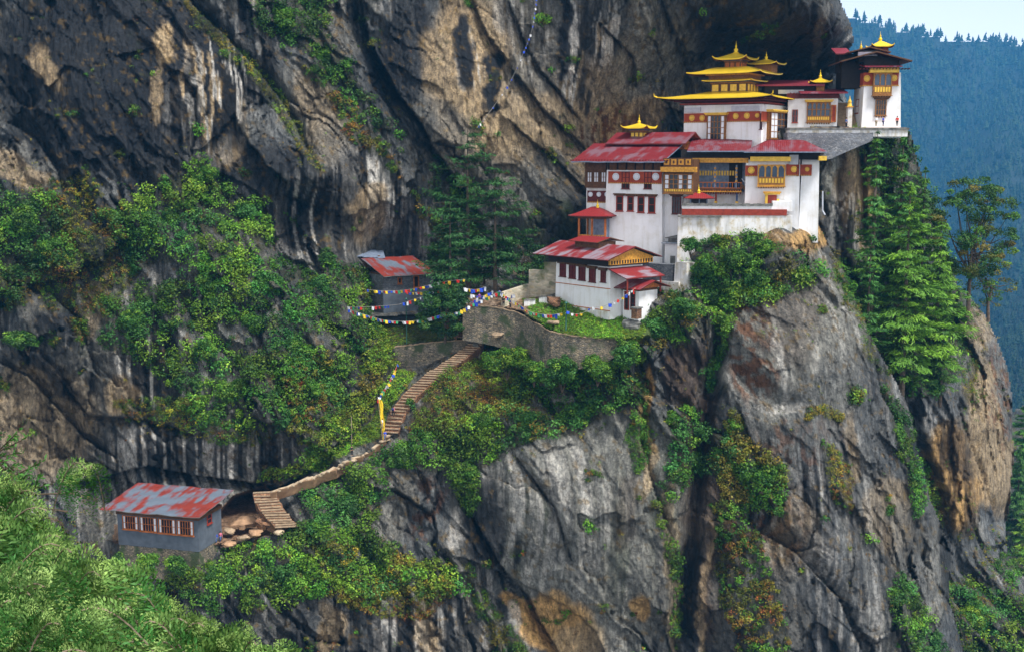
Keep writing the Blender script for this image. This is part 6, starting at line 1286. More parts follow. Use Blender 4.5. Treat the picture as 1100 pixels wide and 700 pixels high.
x0 = BW.front(699, 300)[0]; b = MB('cream_masonry'); b.box(x0 - 4, 0, 0, 1.2, -2, BW.front(700, 283)[1], 'blue_masonry'); b.box(-2.6, 1.6, -.6, .9, -2, 1.4 + BW.front(715, 296)[1] * .3, 'old_whitewash'); b.box(.2, 3.0, -.3, 3, -4, BW.front(722, 282)[1], 'old_whitewash', tx=.3, ty=.2); b.build('masonry', BW.root)
YW = Bld('courtyard_yard_wall', 'old cream yellow stained wall joining the left end of the lower white building', 'wall', 598, 322, 203, 8)
x0 = YW.front(568, 300)[0]; z1 = YW.front(590, 282)[1]; b = MB('cream_masonry'); b.box(x0, 0, 0, 1, -3, z1 - 1.3); b.box(x0 * .45, 0, .02, .98, z1 - 1.3, z1); b.build('masonry', YW.root)
YW2 = Bld('path_wall', 'pale low wall running back from the flag path towards the dark round tree', 'wall', 568, 324, 203, -42)
b = MB('cream_masonry'); x0 = YW2.front(541, 320)[0]; b.box(x0, 0, 0, .6, -1, 3.4, 'cream_masonry', lambda x, y, z: (x, y, z if z < 1 else z * (1 + .12 * x / x0 - .12 - .4 * (x / x0)))); b.build('masonry', YW2.root)

# ---------------- K : stone hut ; shed ; L : house on the ledge
K = Bld('stone_hut', 'blue grey stone hut with patched red and grey tin roof left of the dark trees', 'hut', 412, 334, 219, -32)
x1 = K.front(465, 320)[0]; zt = K.front(440, 294)[1]; z0 = -1
b = MB('blue_masonry'); b.box(0, x1, 0, 6, -2, zt - .1); b.build('wall', K.root)
b = MB('cement'); zc = K.front(440, 312)[1]; b.box(-.06, x1 + .06, -.12, 0, -2, zc, 'cement'); b.build('render_base', K.root)
K.window('F', (427, 298, 431.5, 305), cols=1, rows=1, frame='orange_timber', pane='window_dark', fw=.2); K.window('F', (444, 296, 450, 309), cols=1, rows=1, frame='orange_timber', pane='black_timber', fw=.2, name='door')
b = MB('worn_roof'); xa = K.front(412, 297, 1.3)[0]; xb = K.front(469, 290, 1.3)[0]; b.roof(xa, xb, -1.5, 8.2, zt - .1, 2.6, 'shed_y', th=.12, top='worn_roof', under='brown_timber', fascia='slate_stone', n=10, noise=.05); b.build('roof', K.root)
b = MB('brown_timber'); b.box(.1, x1 - .1, .1, 5.9, zt - .1, zt + .2); b.build('wall_plate', K.root)
SD = Bld('timber_shed', 'brown lean-to shed with a light blue tin roof strip beside the stone hut', 'shed', 404, 292, 228, -10)
x0 = SD.front(376, 284)[0]; zt = SD.front(390, 275)[1]; b = MB('brown_masonry'); b.box(x0, .8, 0, 4, -2, zt, 'brown_masonry'); b.build('wall', SD.root)
b = MB('tin_roof'); 
for i in range(5): xa = x0 - .5 + i * (1.9 - x0) / 5; b.roof(xa, xa + (1.9 - x0) / 5 + .3, -1.0 - .1 * (i % 2), 4.5, zt + .05 + .06 * (i % 2) - i * .1, 1.0, 'shed_y', th=.06, top='slate_blue_paint', n=4)
b.build('roof', SD.root)

L = Bld('ledge_house', 'blue grey cement house with rusted red roof on the rock ledge at lower left', 'house', 214, 590, 180.8, 15)
x0 = L.front(127, 575)[0]; zt = L.front(170, 552)[1] ; W = 7.2
b = MB('cement'); b.box(x0, 0, 0, W, -.35, zt - .1, 'cement'); b.box(x0 + .06, -.06, .06, W, -5.5, -.352, 'stone_masonry'); b.build('wall', L.root)
b = MB('brown_timber'); b.box(x0 - .15, .15, -.15, W + .1, zt - .45, zt + .1, 'brown_timber'); b.build('wall_plate', L.root)
for i, r in enumerate(((132, 553.5, 148.5, 568), (150.5, 555, 168.5, 570.3), (170.5, 557, 188.5, 572.5), (190.5, 558.8, 208, 574.3))):
    L.window('F', r, cols=6, rows=2, frame='orange_timber', pane='window_dark', white=(0, 5), bar=.045, fw=.10, proud=.14)
L.window('R', (222, 551, 227, 562), cols=1, rows=2, frame='red_wood', pane='window_dark')
ez = L.front(160, 551, 1.6)[1]; xa = L.front(107, 546, 1.6)[0]; xb = L.front(214.5, 556, 1.6)[0]
b = MB('worn_roof'); b.roof(xa, xb, -1.7, 9.4, ez, 1.35, 'shed_y', th=.10, top='worn_roof', under='brown_timber', fascia='slate_stone', n=14, noise=.10); b.build('roof', L.root)
b = MB('brown_timber')
for i in range(12): x = xa + .4 + (xb - xa - .8) * i / 11; b.box(x - .06, x + .06, -1.5, 0, ez - .28, ez - .16)
b.build('rafters', L.root)
# ================================================================== WALLS, STAIRS, FLAGS, PEOPLE, FOREGROUND
def wall_strip(name, label, pts, mat='stone_masonry', th=1.0, cat='retaining wall', cop='step_stone', copn=1, group=None):
    """pts: (px, py top, py bottom, distance); a real wall with thickness and a row of coping stones"""
    c0 = P(pts[0][0], pts[0][1], pts[0][3]); root = empty(name, c0); tag(root, label, cat, group)
    # resample
    T = []
    for i in range(len(pts) - 1):
        for k in range(6):
            t = k / 6; a, b_ = pts[i], pts[i + 1]; T.append([a[j] * (1 - t) + b_[j] * t for j in range(4)])
    T.append(list(pts[-1]))
    top = [P(x, y, D) - c0 for x, y, yb, D in T]; bot = [P(x, yb + 3, D - .35) - c0 for x, y, yb, D in T]
    b = MB(mat); vs = []
    n = len(T); back = Vector((0, th, 0))
    for t, q in zip(top, bot): t.z += .06 * math.sin(t.x * 3.1) ; vs += [t, q, t + back, q + back]
    fs = []
    for i in range(n - 1):
        a = 4 * i; c = a + 4; fs += [(a, a + 1, c + 1, c), (a, c, c + 2, a + 2), (a + 2, c + 2, c + 3, a + 3), (a + 1, a + 3, c + 3, c + 1)]
    fs += [(0, 2, 3, 1), (4 * n - 4, 4 * n - 3, 4 * n - 1, 4 * n - 2)]
    b.add(vs, fs); b.build('masonry', root)
    if cop:
        b = MB(cop); g = random.Random(len(label))
        for i in range(n - 1):
            for k in range(copn):
                p = top[i].lerp(top[i + 1], k / copn); q = top[i].lerp(top[i + 1], (k + .93) / copn); w = g.uniform(.45, .7); h = g.uniform(.10, .2)
                vs = [p + Vector((0, -.12, 0)), q + Vector((0, -.12, 0)), q + Vector((0, w, 0)), p + Vector((0, w, 0))]
                b.add(vs + [v + Vector((0, 0, h)) for v in vs], [(0, 3, 2, 1), (4, 5, 6, 7), (0, 1, 5, 4), (1, 2, 6, 5), (2, 3, 7, 6), (3, 0, 4, 7)])
        b.build('coping', root)
    return root
wall_strip('retaining_wall', 'long curved retaining wall of dry stone holding the flag path and the lawn',
           [(497, 327, 362, 201), (530, 330, 368, 199.5), (556, 336, 376, 197), (570, 344, 388, 194), (580, 350, 396, 191), (592, 357, 397, 188), (615, 361, 394, 186), (645, 364, 390, 185), (664, 364, 378, 185.5), (677, 362, 368, 186)], copn=3)
wall_strip('retaining_wall', 'short brown stone retaining wall above the upper end of the long stairway',
           [(424, 373, 397, 205.5), (440, 371, 396, 205), (465, 368, 391, 204.5), (490, 366, 382, 204), (508, 364, 374, 203.6)], copn=3)
wall_strip('stair_wall', 'low sloping side wall beside the steps where a walker in a white top stands', [(501, 347, 358, 205), (507, 358, 368, 204), (513, 366, 380, 203), (516, 370, 392, 202.5)], th=.5, copn=1, cat='wall')
wall_strip('lawn_block_wall', 'small whitewashed block wall at the left corner of the lawn, nearest the path', [(563, 323, 334, 198.5), (575, 322, 333, 198)], mat='old_whitewash', th=1.2, cop='slate_stone', cat='wall')
wall_strip('lawn_block_wall', 'small whitewashed block wall touching the left end of the lower white building', [(579, 320, 330, 198.6), (593, 318, 328, 198)], mat='old_whitewash', th=1.2, cop='slate_stone', cat='wall')

def flight(name, label, pts, width, spacing, cat='stairway', mat='step_stone', maxn=95, rise=.14, skew=None, side=True, jit=.1):
    W = [P(x, y, D) for x, y, D in pts]; o = empty(name, W[0]); tag(o, label, cat)
    seg = [(W[i + 1] - W[i]).length for i in range(len(W) - 1)]; tot = sum(seg); n = min(maxn, int(tot / spacing)); g = random.Random(5)
    def at(s):
        for i, L_ in enumerate(seg):
            if s <= L_ or i == len(seg) - 1: return W[i].lerp(W[i + 1], min(1, s / L_)), (W[i + 1] - W[i]).normalized()
            s -= L_
    body = MB('path_dirt' if cat == 'path' else 'brown_masonry'); prev = None
    for i in range(n):
        p, d = at(tot * (i + .5) / n); h = Vector((d.x, d.y, 0)).normalized(); sd_ = Vector((h.y, -h.x, 0))
        if skew: sd_ = Vector(skew).normalized(); h = Vector((-sd_.y, sd_.x, 0))
        p = p + Vector((0, -.35, .18)) - W[0]; w = width / 2 * g.uniform(1 - jit, 1 + jit); p += Vector((g.uniform(-1, 1) * jit, g.uniform(-1, 1) * jit, g.uniform(-.3, .3) * jit)); sd_ = (sd_ + h * g.uniform(-1, 1) * jit).normalized(); dp = spacing * .36
        s = MB(mat); q = [p + sd_ * a * w + h * b_ * dp + Vector((0, 0, g.uniform(-.03, .03))) for a, b_ in ((-1, -1), (1, -1), (1, 1), (-1, 1))]
        s.add([v - Vector((0, 0, rise)) for v in q] + q, [(0, 3, 2, 1), (4, 5, 6, 7), (0, 1, 5, 4), (1, 2, 6, 5), (2, 3, 7, 6), (3, 0, 4, 7)]); s.build('step', o)
        c = [p + sd_ * a * (width / 2 + .15) + Vector((0, 0, -.16)) for a in (-1, 1)] + [p + sd_ * a * (width / 2 + .15) + Vector((0, 1.0, -1.8)) for a in (-1, 1)]
        if prev: body.add(prev + c, [(0, 1, 5, 4), (1, 3, 7, 5), (3, 2, 6, 7), (2, 0, 4, 6)])
        prev = c
    body.build('ramp_bed', o)
    return o
flight('stairway', 'long upper stairway of stone treads climbing from the yellow banner to the stone walls', [STAIR_UP[i] for i in range(6)], 2.5, .62, skew=(1, -.25, 0))
flight('stone_path', 'stepped stone path running along the green slope between the yellow banner and the lowest flight', [STAIR_UP[i] for i in range(5, 11)], 2.5, .8, cat='path', skew=(.5, 1, 0), rise=.22, mat='pale_step', jit=.35)
flight('stairway', 'short wide lowest flight of steps curving down to the ledge by the house', [(284, 527, 190.6), (286, 535, 189.8), (293, 547, 188.6), (302, 558, 187.6), (311, 566, 186.8)], 3.6, .55, skew=(1, .12, 0), rise=.16)
flight('stairway', 'narrow brown steps rising behind the low sloping wall beside the big dark tree', [(500, 364, 204), (494, 352, 206), (486, 340, 208.5), (481, 332, 210)], 2.4, .7, skew=(1, 0, 0), mat='path_dirt')
wall_strip('stair_side_wall', 'tan stone side wall under the curved top of the lowest flight of steps', [(279, 528, 545, 190), (281, 536, 556, 189.2), (287, 548, 565, 188.2), (297, 560, 572, 187.2)], th=.6, cat='wall', cop=None, mat='brown_masonry')

wall_strip('platform_ramp_wall', 'grey stone ramp wall under the left half of the platform, above the tan rock pillar', [(846, 143, 163, 209.6), (868, 143, 170, 209.4), (892, 143, 168, 209.4), (915, 143, 158, 209.6), (938, 143, 148, 210)], mat='blue_masonry', th=3, cop=None)
# stones on the ledge
def rock(px, py, D, r, label, sq=.6, mat='step_stone', seed=1, name='boulder', group=None):
    g = np.random.default_rng(seed); n = 14; th_ = np.linspace(0, math.pi, 9)[1:-1]; vs = [(0, 0, r * sq)]; fs = []
    for t in th_:
        for k in range(n):
            a = 2 * math.pi * k / n; d = np.array([math.sin(t) * math.cos(a), math.sin(t) * math.sin(a), math.cos(t)]); q = r * (1 + .55 * float(vnoise(np.array([d[0] * 1.6 + seed]), np.array([d[1] * 1.6]), np.array([d[2] * 1.6]), seed)[0])); v = d * q; vs.append((v[0], v[1], v[2] * sq))
    vs.append((0, 0, -r * sq)); m = len(th_)
    for k in range(n): fs.append((0, 1 + k, 1 + (k + 1) % n)); fs.append((1 + (m - 1) * n + k, len(vs) - 1, 1 + (m - 1) * n + (k + 1) % n))
    for i in range(m - 1):
        for k in range(n): fs.append((1 + i * n + k, 1 + (i + 1) * n + k, 1 + (i + 1) * n + (k + 1) % n, 1 + i * n + (k + 1) % n))
    b = MB(mat); b.add(vs, fs); o = b.build(name, None); o.location = P(px, py, D); tag(o, label, 'rock', group); return o
rock(678, 349, 188, 1.6, 'pale boulder on the grass at the right end of the lawn below the porch', seed=3, mat='slate_stone')
rock(595, 346, 190, .9, 'flat pale stone lying in the middle of the lawn', .25, seed=4)
rock(512, 372, 203, .8, 'grey stone block at the corner beside the top step of the long stairway', .8, seed=5, mat='slate_stone')
rock(538, 359, 199, 1.2, 'flat brown boulder on the grass in front of the curved wall', .5, seed=6)
rock(595, 324, 196, 1.1, 'dark brown heap of firewood stones against the left end of the lower white building', .7, seed=7, mat='brown_masonry')
for i, (x, y, D, r, sq, lb) in enumerate([(275, 572, 187.5, 1.1, .5, 'flat tan rock on the ledge just left of the lowest steps'), (262, 577, 186.8, .9, .5, 'flat tan rock at the ledge rim, second left of the lowest steps'), (246, 584, 186, 1.0, .45, 'flat tan rock at the ledge rim nearest the walker in blue'),
                                      (300, 571, 186.3, .8, .45, 'pale flat rock at the very foot of the lowest steps'), (285, 560, 189, 1.8, .6, 'grey brown boulder on the ledge against the stair side wall'), (262, 560, 191, 1.8, .5, 'rounded brown boulder in the middle of the ledge'), (246, 570, 189, 1.0, .5, 'low brown rock on the ledge behind the walker in blue'), (214, 594, 184, .7, .6, 'square pale stone at the rim below the near corner of the blue grey house')]):
    rock(x, y, D, r, lb, sq, seed=20 + i, mat=['path_dirt', 'step_stone', 'path_dirt', 'pale_step', 'brown_masonry', 'path_dirt', 'step_stone', 'pale_step'][i])

# wooden box by the porch
bx = Bld('wooden_box', 'brown wooden burning box with grey lid in front of the porch doors', 'box', 684, 340, 186, 45); b = MB('brown_timber'); b.box(-1.1, 0, 0, 1.2, -.4, 1.2, 'brown_masonry'); b.build('body', bx.root); b = MB('slate_stone'); b.box(-1.25, .15, -.15, 1.35, 1.21, 1.4); b.build('lid', bx.root)

# ---- poles and flags
def pole(px, ptop, pbot, D, r, mat, name, label, cat='pole', fin=True):
    a, b_ = P(px, pbot, D), P(px, ptop, D); o = MB(mat); h = (b_ - a).z; prof = [(r * 1.3, -.6), (r, 0), (r * .8, h)]
    if fin: prof += [(r * 2.2, h + .02), (r * 2.4, h + .12), (r * .6, h + .3)]
    o.lathe((0, 0, 0), prof, 8); q = o.build(name, None, True); q.location = a; tag(q, label, cat); return q
pole(437, 322, 369, 206, .09, 'green_pole', 'flag_pole', 'thin green pole on the grass in front of the stone hut')
pole(608, 326, 352, 187.5, .10, 'green_pole', 'flag_pole', 'short green pole standing on the lawn')
pole(378, 447, 482, 196, .06, 'pale_bark', 'flag_pole', 'thin grey pole beside the dark dressed walker on the grassy slope', fin=False)
FCOL = ['flag_blue', 'flag_white', 'flag_red', 'flag_green', 'flag_yellow']
def flag_mesh(mat):
    b = MB(mat); n = 4; vs = []
    for l in (0, 1):
        for j in range(n + 1):
            for i in range(n + 1):
                u, v = i / n - .5, -j / n; vs.append((u * (1 - .15 * (j / n)), .10 * math.sin(u * 5 + v * 2) * (-v) + .012 * l, v))
    fs = []; N = n + 1; M_ = N * N
    for j in range(n):
        for i in range(n): a = j * N + i; fs.append((a, a + N, a + N + 1, a + 1)); a += M_; fs.append((a, a + 1, a + N + 1, a + N))
    ring = list(range(N)) + [j * N + n for j in range(1, N)] + [n * N + i for i in range(n - 1, -1, -1)] + [j * N for j in range(n - 1, 0, -1)]
    for i in range(len(ring)): p, q = ring[i], ring[(i + 1) % len(ring)]; fs.append((p, q, q + M_, p + M_))
    b.add(vs, fs); o = b.build('flag', None); me = o.data; bpy.data.objects.remove(o); return me
FM = [flag_mesh(c) for c in FCOL]
def flag_string(pts, label, n, size=.5, cols=(0, 1, 2, 3, 4), seed=1, skip=0.12, group=None):
    W = [P(*p) for p in pts]; root = empty('prayer_flag_string', W[0]); tag(root, label, 'prayer flags', group); g = random.Random(seed)
    # smooth curve through the points
    def cr(t):
        k = min(int(t), len(W) - 2); f = t - k; p0 = W[max(k - 1, 0)]; p1 = W[k]; p2 = W[k + 1]; p3 = W[min(k + 2, len(W) - 1)]
        return .5 * ((2 * p1) + (p2 - p0) * f + (2 * p0 - 5 * p1 + 4 * p2 - p3) * f * f + (3 * p1 - p0 - 3 * p2 + p3) * f ** 3)
    m = len(W) - 1; path = [cr(m * i / 40) - W[0] for i in range(41)]
    b = MB('cord'); b.tube(path, [.025] * 41, 4); b.build('cord', root)
    L_ = [0]
    for i in range(40): L_.append(L_[-1] + (path[i + 1] - path[i]).length)
    for i in range(min(n, 100)):
        if g.random() < skip: continue
        s = L_[-1] * (i + .5) / n; k = max(j for j in range(40) if L_[j] <= s); p = path[k].lerp(path[k + 1], (s - L_[k]) / max(1e-6, L_[k + 1] - L_[k]))
        d = path[k + 1] - path[k]
        o = link('flag', FM[cols[(i + g.choice((0, 0, 0, 1))) % len(cols)]], root); o.location = p; sc = size * g.uniform(.75, 1.3)
        o.scale = (sc, sc, sc * g.uniform(.8, 1.2)); o.rotation_euler = (g.uniform(-.4, .4), g.uniform(-.25, .25), math.atan2(d.y, d.x) + g.uniform(-.5, .5))
    return root
flag_string([(394, 311, 212), (413, 312.5, 210), (436, 311.5, 208), (458, 307, 206), (474, 303, 204), (500, 300, 203)], 'upper row of small prayer flags across the front of the stone hut', 40, .45, seed=1)
flag_string([(436, 314, 209), (450, 314, 208), (466, 313, 206), (482, 309, 204)], 'short second row of prayer flags just under the upper row by the hut', 17, .42, seed=2, cols=(2, 0, 4, 1))
flag_string([(371, 329, 211), (385, 330, 209), (412, 328.5, 207), (428, 327, 206), (437, 324, 206), (456, 318, 204)], 'middle row of prayer flags passing the green pole below the hut', 28, .45, seed=3, skip=.3)
flag_string([(374, 332, 208), (392, 338, 205), (412, 343.5, 203), (432, 345, 202), (452, 343.5, 201), (474, 338, 200), (492, 335, 199.5), (507, 327, 199), (522, 320, 198.6), (537, 313, 198)], 'longest and lowest prayer flag row crossing the dark round tree to the path', 64, .5, seed=4, skip=.08)
flag_string([(537, 313, 198), (546, 320, 196.5), (556, 326, 195), (568, 334, 192.5), (580, 337, 190), (592, 338, 189), (604, 336, 188)], 'prayer flag row descending over the curved wall onto the lawn', 32, .48, seed=5, cols=(0, 1, 4, 2, 0, 3))
flag_string([(608, 333, 187.5), (616, 337, 187.6), (626, 336, 187.8), (636, 330, 188), (648, 329, 187), (664, 322, 186), (676, 314, 186), (685, 308, 189)], 'prayer flag row from the lawn pole up to the porch roof', 20, .5, seed=6, skip=.15)
for i, (x, y, x2, y2) in enumerate([(498, 309, 522, 308), (506, 316, 530, 312), (536, 312, 552, 316), (500, 322, 515, 320), (540, 322, 552, 326)]):
    flag_string([(x, y, 202), ((x + x2) / 2, max(y, y2) + 2, 201), (x2, y2, 200)], ['tightly packed prayer flags highest under the dark conifers beside the path', 'packed prayer flags just below the highest bunch under the dark conifers', 'bunch of prayer flags at the right end of the flag path', 'lowest left bunch of prayer flags beside the path end', 'lowest right bunch of prayer flags above the curved wall'][i], 12, .6, seed=10 + i, skip=.05, cols=(0, 1, 2, 4, 0))
flag_string([(427, 390, 200), (424, 398, 199), (417, 412, 198), (410, 422, 197), (406, 430, 196.5)], 'prayer flags running down to the top of the yellow banner', 18, .5, seed=20)
flag_string([(577, -12, 224), (572, 30, 223), (560, 62, 223), (548, 88, 222), (530, 115, 221), (512, 138, 214)], 'sparse string of small blue and white prayer flags high on the tan cliff', 40, .3, seed=21, cols=(0, 1, 0), skip=.35)
# tall vertical yellow banner
a = P(412, 482, 194.3); t_ = P(406, 428, 194.3) - a; root = empty('banner', a); tag(root, 'tall narrow yellow prayer banner on a leaning pole beside the stairway', 'banner')
b = MB('pale_bark'); b.tube([(0, 0, -.5), t_ * .5, t_ * 1.03], [.07, .06, .04], 6); b.build('pole', root)
b = MB('flag_yellow'); n = 14; vs = []
for l in (0, 1):
    for i in range(n + 1):
        p = t_ * (1.0 - .82 * i / n); w = .6 + .1 * math.sin(i * 1.1)
        for k in range(4): vs.append((p.x + .08 + w * k / 3, p.y + .12 * math.sin(k * 2 + i * .7) + .015 * l, p.z - .1 * k))
fs = []
for i in range(n):
    for k in range(3): q = i * 4 + k; fs.append((q, q + 1, q + 5, q + 4)); q += 4 * (n + 1); fs.append((q, q + 4, q + 5, q + 1))
for i in range(n): q = i * 4; r_ = q + 4 * (n + 1); fs += [(q, q + 4, r_ + 4, r_), (q + 3, r_ + 3, r_ + 7, q + 7)]
b.add(vs, fs); b.build('cloth', root)

# ---- people: one skinned body each, clothes as close fitting children
def person(px, pfeet, D, face, top, legs, label, pose='stand', hat=None, pack=None, h=1.72, seed=0):
    g = random.Random(seed); base = P(px, pfeet, D); root = empty('person', base, face); tag(root, label, 'person'); k = h / 1.75; sit = pose == 'sit'
    hip = .92 if not sit else .30; st = .26 if pose == 'walk' else .0
    J = {'pel': (0, 0, hip, .135), 'wst': (0, 0, hip + .18, .12), 'che': (0, .01, hip + .40, .15), 'neck': (0, 0, hip + .56, .055), 'hd0': (0, -.01, hip + .66, .085), 'hd1': (0, -.01, hip + .78, .095),
         'shl': (-.18, 0, hip + .50, .07), 'ell': (-.25, .03 + st * .5, hip + .24, .05), 'wrl': (-.24, -.10 + st, hip + .02, .035), 'hal': (-.23, -.16 + st, hip - .07, .035),
         'shr': (.18, 0, hip + .50, .07), 'elr': (.25, .03 - st * .5, hip + .24, .05), 'wrr': (.24, -.10 - st * .6, hip + .02, .035), 'har': (.23, -.16 - st * .6, hip - .07, .035)}
    if sit:
        J.update({'hpl': (-.10, -.05, hip, .10), 'knl': (-.14, -.42, hip + .10, .07), 'anl': (-.13, -.52, .06, .05), 'fol': (-.13, -.66, .03, .045), 'hpr': (.10, -.05, hip, .10), 'knr': (.14, -.42, hip + .12, .07), 'anr': (.13, -.52, .06, .05), 'for': (.13, -.66, .03, .045)})
    else:
        J.update({'hpl': (-.10, 0, hip - .08, .105), 'knl': (-.11, -.05 - st, .48, .07), 'anl': (-.11, -st * .8, .09, .045), 'fol': (-.11, -.15 - st * .8, .04, .045), 'hpr': (.10, 0, hip - .08, .105), 'knr': (.11, -.03 + st * .3, .48, .07), 'anr': (.11, st * 1.1, .09, .045), 'for': (.11, -.14 + st * 1.1, .04, .045)})
    E = [('pel', 'wst'), ('wst', 'che'), ('che', 'neck'), ('neck', 'hd0'), ('hd0', 'hd1'), ('che', 'shl'), ('shl', 'ell'), ('ell', 'wrl'), ('wrl', 'hal'), ('che', 'shr'), ('shr', 'elr'), ('elr', 'wrr'), ('wrr', 'har'), ('pel', 'hpl'), ('hpl', 'knl'), ('knl', 'anl'), ('anl', 'fol'), ('pel', 'hpr'), ('hpr', 'knr'), ('knr', 'anr'), ('anr', 'for')]
    def skin(keys, grow, name, mat):
        ks = [q for q in J if q in keys]; me = bpy.data.meshes.new(name); me.from_pydata([tuple(c * k for c in J[q][:3]) for q in ks], [(ks.index(a), ks.index(b)) for a, b in E if a in ks and b in ks], [])
        ob = bpy.data.objects.new(name, me); col.objects.link(ob); md = ob.modifiers.new('s', 'SKIN')
        for i, q in enumerate(ks): r = J[q][3] * k * grow; me.skin_vertices[0].data[i].radius = (r, r)
        me.skin_vertices[0].data[ks.index('pel') if 'pel' in ks else 0].use_root = True
        ob.modifiers.new('b', 'SUBSURF').levels = 1; ob.modifiers['b'].render_levels = 1
        dg = bpy.context.evaluated_depsgraph_get(); m2 = bpy.data.meshes.new_from_object(ob.evaluated_get(dg)); bpy.data.objects.remove(ob)
        m2.name = name; m2.materials.clear(); m2.materials.append(MATS[mat]); m2.polygons.foreach_set('use_smooth', [True] * len(m2.polygons)); return link(name, m2, root)
    skin(list(J), .97, 'body', 'skin')
    skin(['pel', 'wst', 'che', 'shl', 'ell', 'wrl', 'shr', 'elr', 'wrr'], 1.16, 'jacket', top)
    skin(['pel', 'hpl', 'knl', 'anl', 'hpr', 'knr', 'anr'], 1.14, 'trousers', legs)
    z = (hip + .80) * k; b = MB('hair' if not hat else hat); b.lathe((0, .015, z - .04), [(.118, -.05), (.122, 0), (.105, .07), (.06, .12), (.01, .135)], 10)
    if hat: b.lathe((0, .015, z - .04), [(.20, 0), (.20, .015), (.12, .02)], 12)
    b.build('hair' if not hat else 'hat', root, True)
    b = MB('skin'); zz = (hip + .74) * k; b.add([(-.02, -.10, zz), (.02, -.10, zz), (0, -.135, zz - .015), (0, -.10, zz + .05)], [(0, 2, 3), (2, 1, 3), (0, 1, 2), (0, 3, 1)]); b.build('nose', root)
    if pack: b = MB(pack); b.roof(-.17, .17, .12, .34, (hip + .55) * k, .04, 'hip', th=.44, n=6); b.build('backpack', root, True)
    return root
person(486.5, 356.5, 203.2, .3, 'flag_white', 'cloth_navy', 'walker in a white top and navy trousers on the brown steps behind the low wall', 'walk', seed=1)
person(422.5, 447, 195, 2.9, 'cloth_pink', 'cloth_black', 'walker in a red pink top on the lower part of the long stairway', 'walk', pack='cloth_navy', seed=2)
person(413.5, 473, 193.6, .2, 'flag_blue', 'cloth_denim', 'walker in a blue jacket at the foot of the yellow banner', 'walk', seed=3)
person(411, 460, 194.4, .5, 'flag_white', 'cloth_khaki', 'walker in a white top just above the one in blue by the yellow banner', 'walk', seed=4)
person(378, 489, 193.2, .4, 'cloth_black', 'cloth_black', 'dark dressed walker on the stone path under the thin grey pole', seed=5)
GD = lambda py, z: z * ray(550, py)[1] / ray(550, py)[2]
person(232, 583, GD(583, LEDGE_Z - .1), .8, 'flag_blue', 'cloth_denim', 'walker in blue at the near corner of the blue grey house', 'walk', pack='cloth_pink', seed=6)
person(237, 581.5, GD(581.5, LEDGE_Z - .1), .5, 'cloth_pink', 'cloth_denim', 'walker in a pink top beside the one in blue at the house corner', 'walk', seed=7)
person(515, 325.5, 199, .2, 'cloth_purple', 'cloth_black', 'person in purple standing on the flag path above the curved wall', seed=8)
person(541, 329.5, 197.2, -.4, 'cloth_black', 'cloth_black', 'person in black on the flag path right of the one in purple', seed=9)
person(548, 331.5, 196.6, 1.0, 'cloth_navy', 'cloth_black', 'person in navy at the right end of the group on the flag path', seed=10)
person(941, 136, 209.5, .3, 'flag_white', 'cloth_khaki', 'person in a pale top at the platform edge, leftmost in front of the tower', 'stand', seed=11)
person(948.5, 136, 209.5, .9, 'flag_blue', 'cloth_navy', 'person in blue sitting at the platform edge in front of the tower window', 'stand', seed=12)
person(963.5, 136, 209.5, -.2, 'flag_red', 'cloth_black', 'person in red at the right end of the platform in front of the tower', 'stand', seed=13)
person(909, 137.5, 210.5, .6, 'cloth_denim', 'cloth_black', 'person in blue grey beside the shrine post left of the tower', 'stand', seed=14)

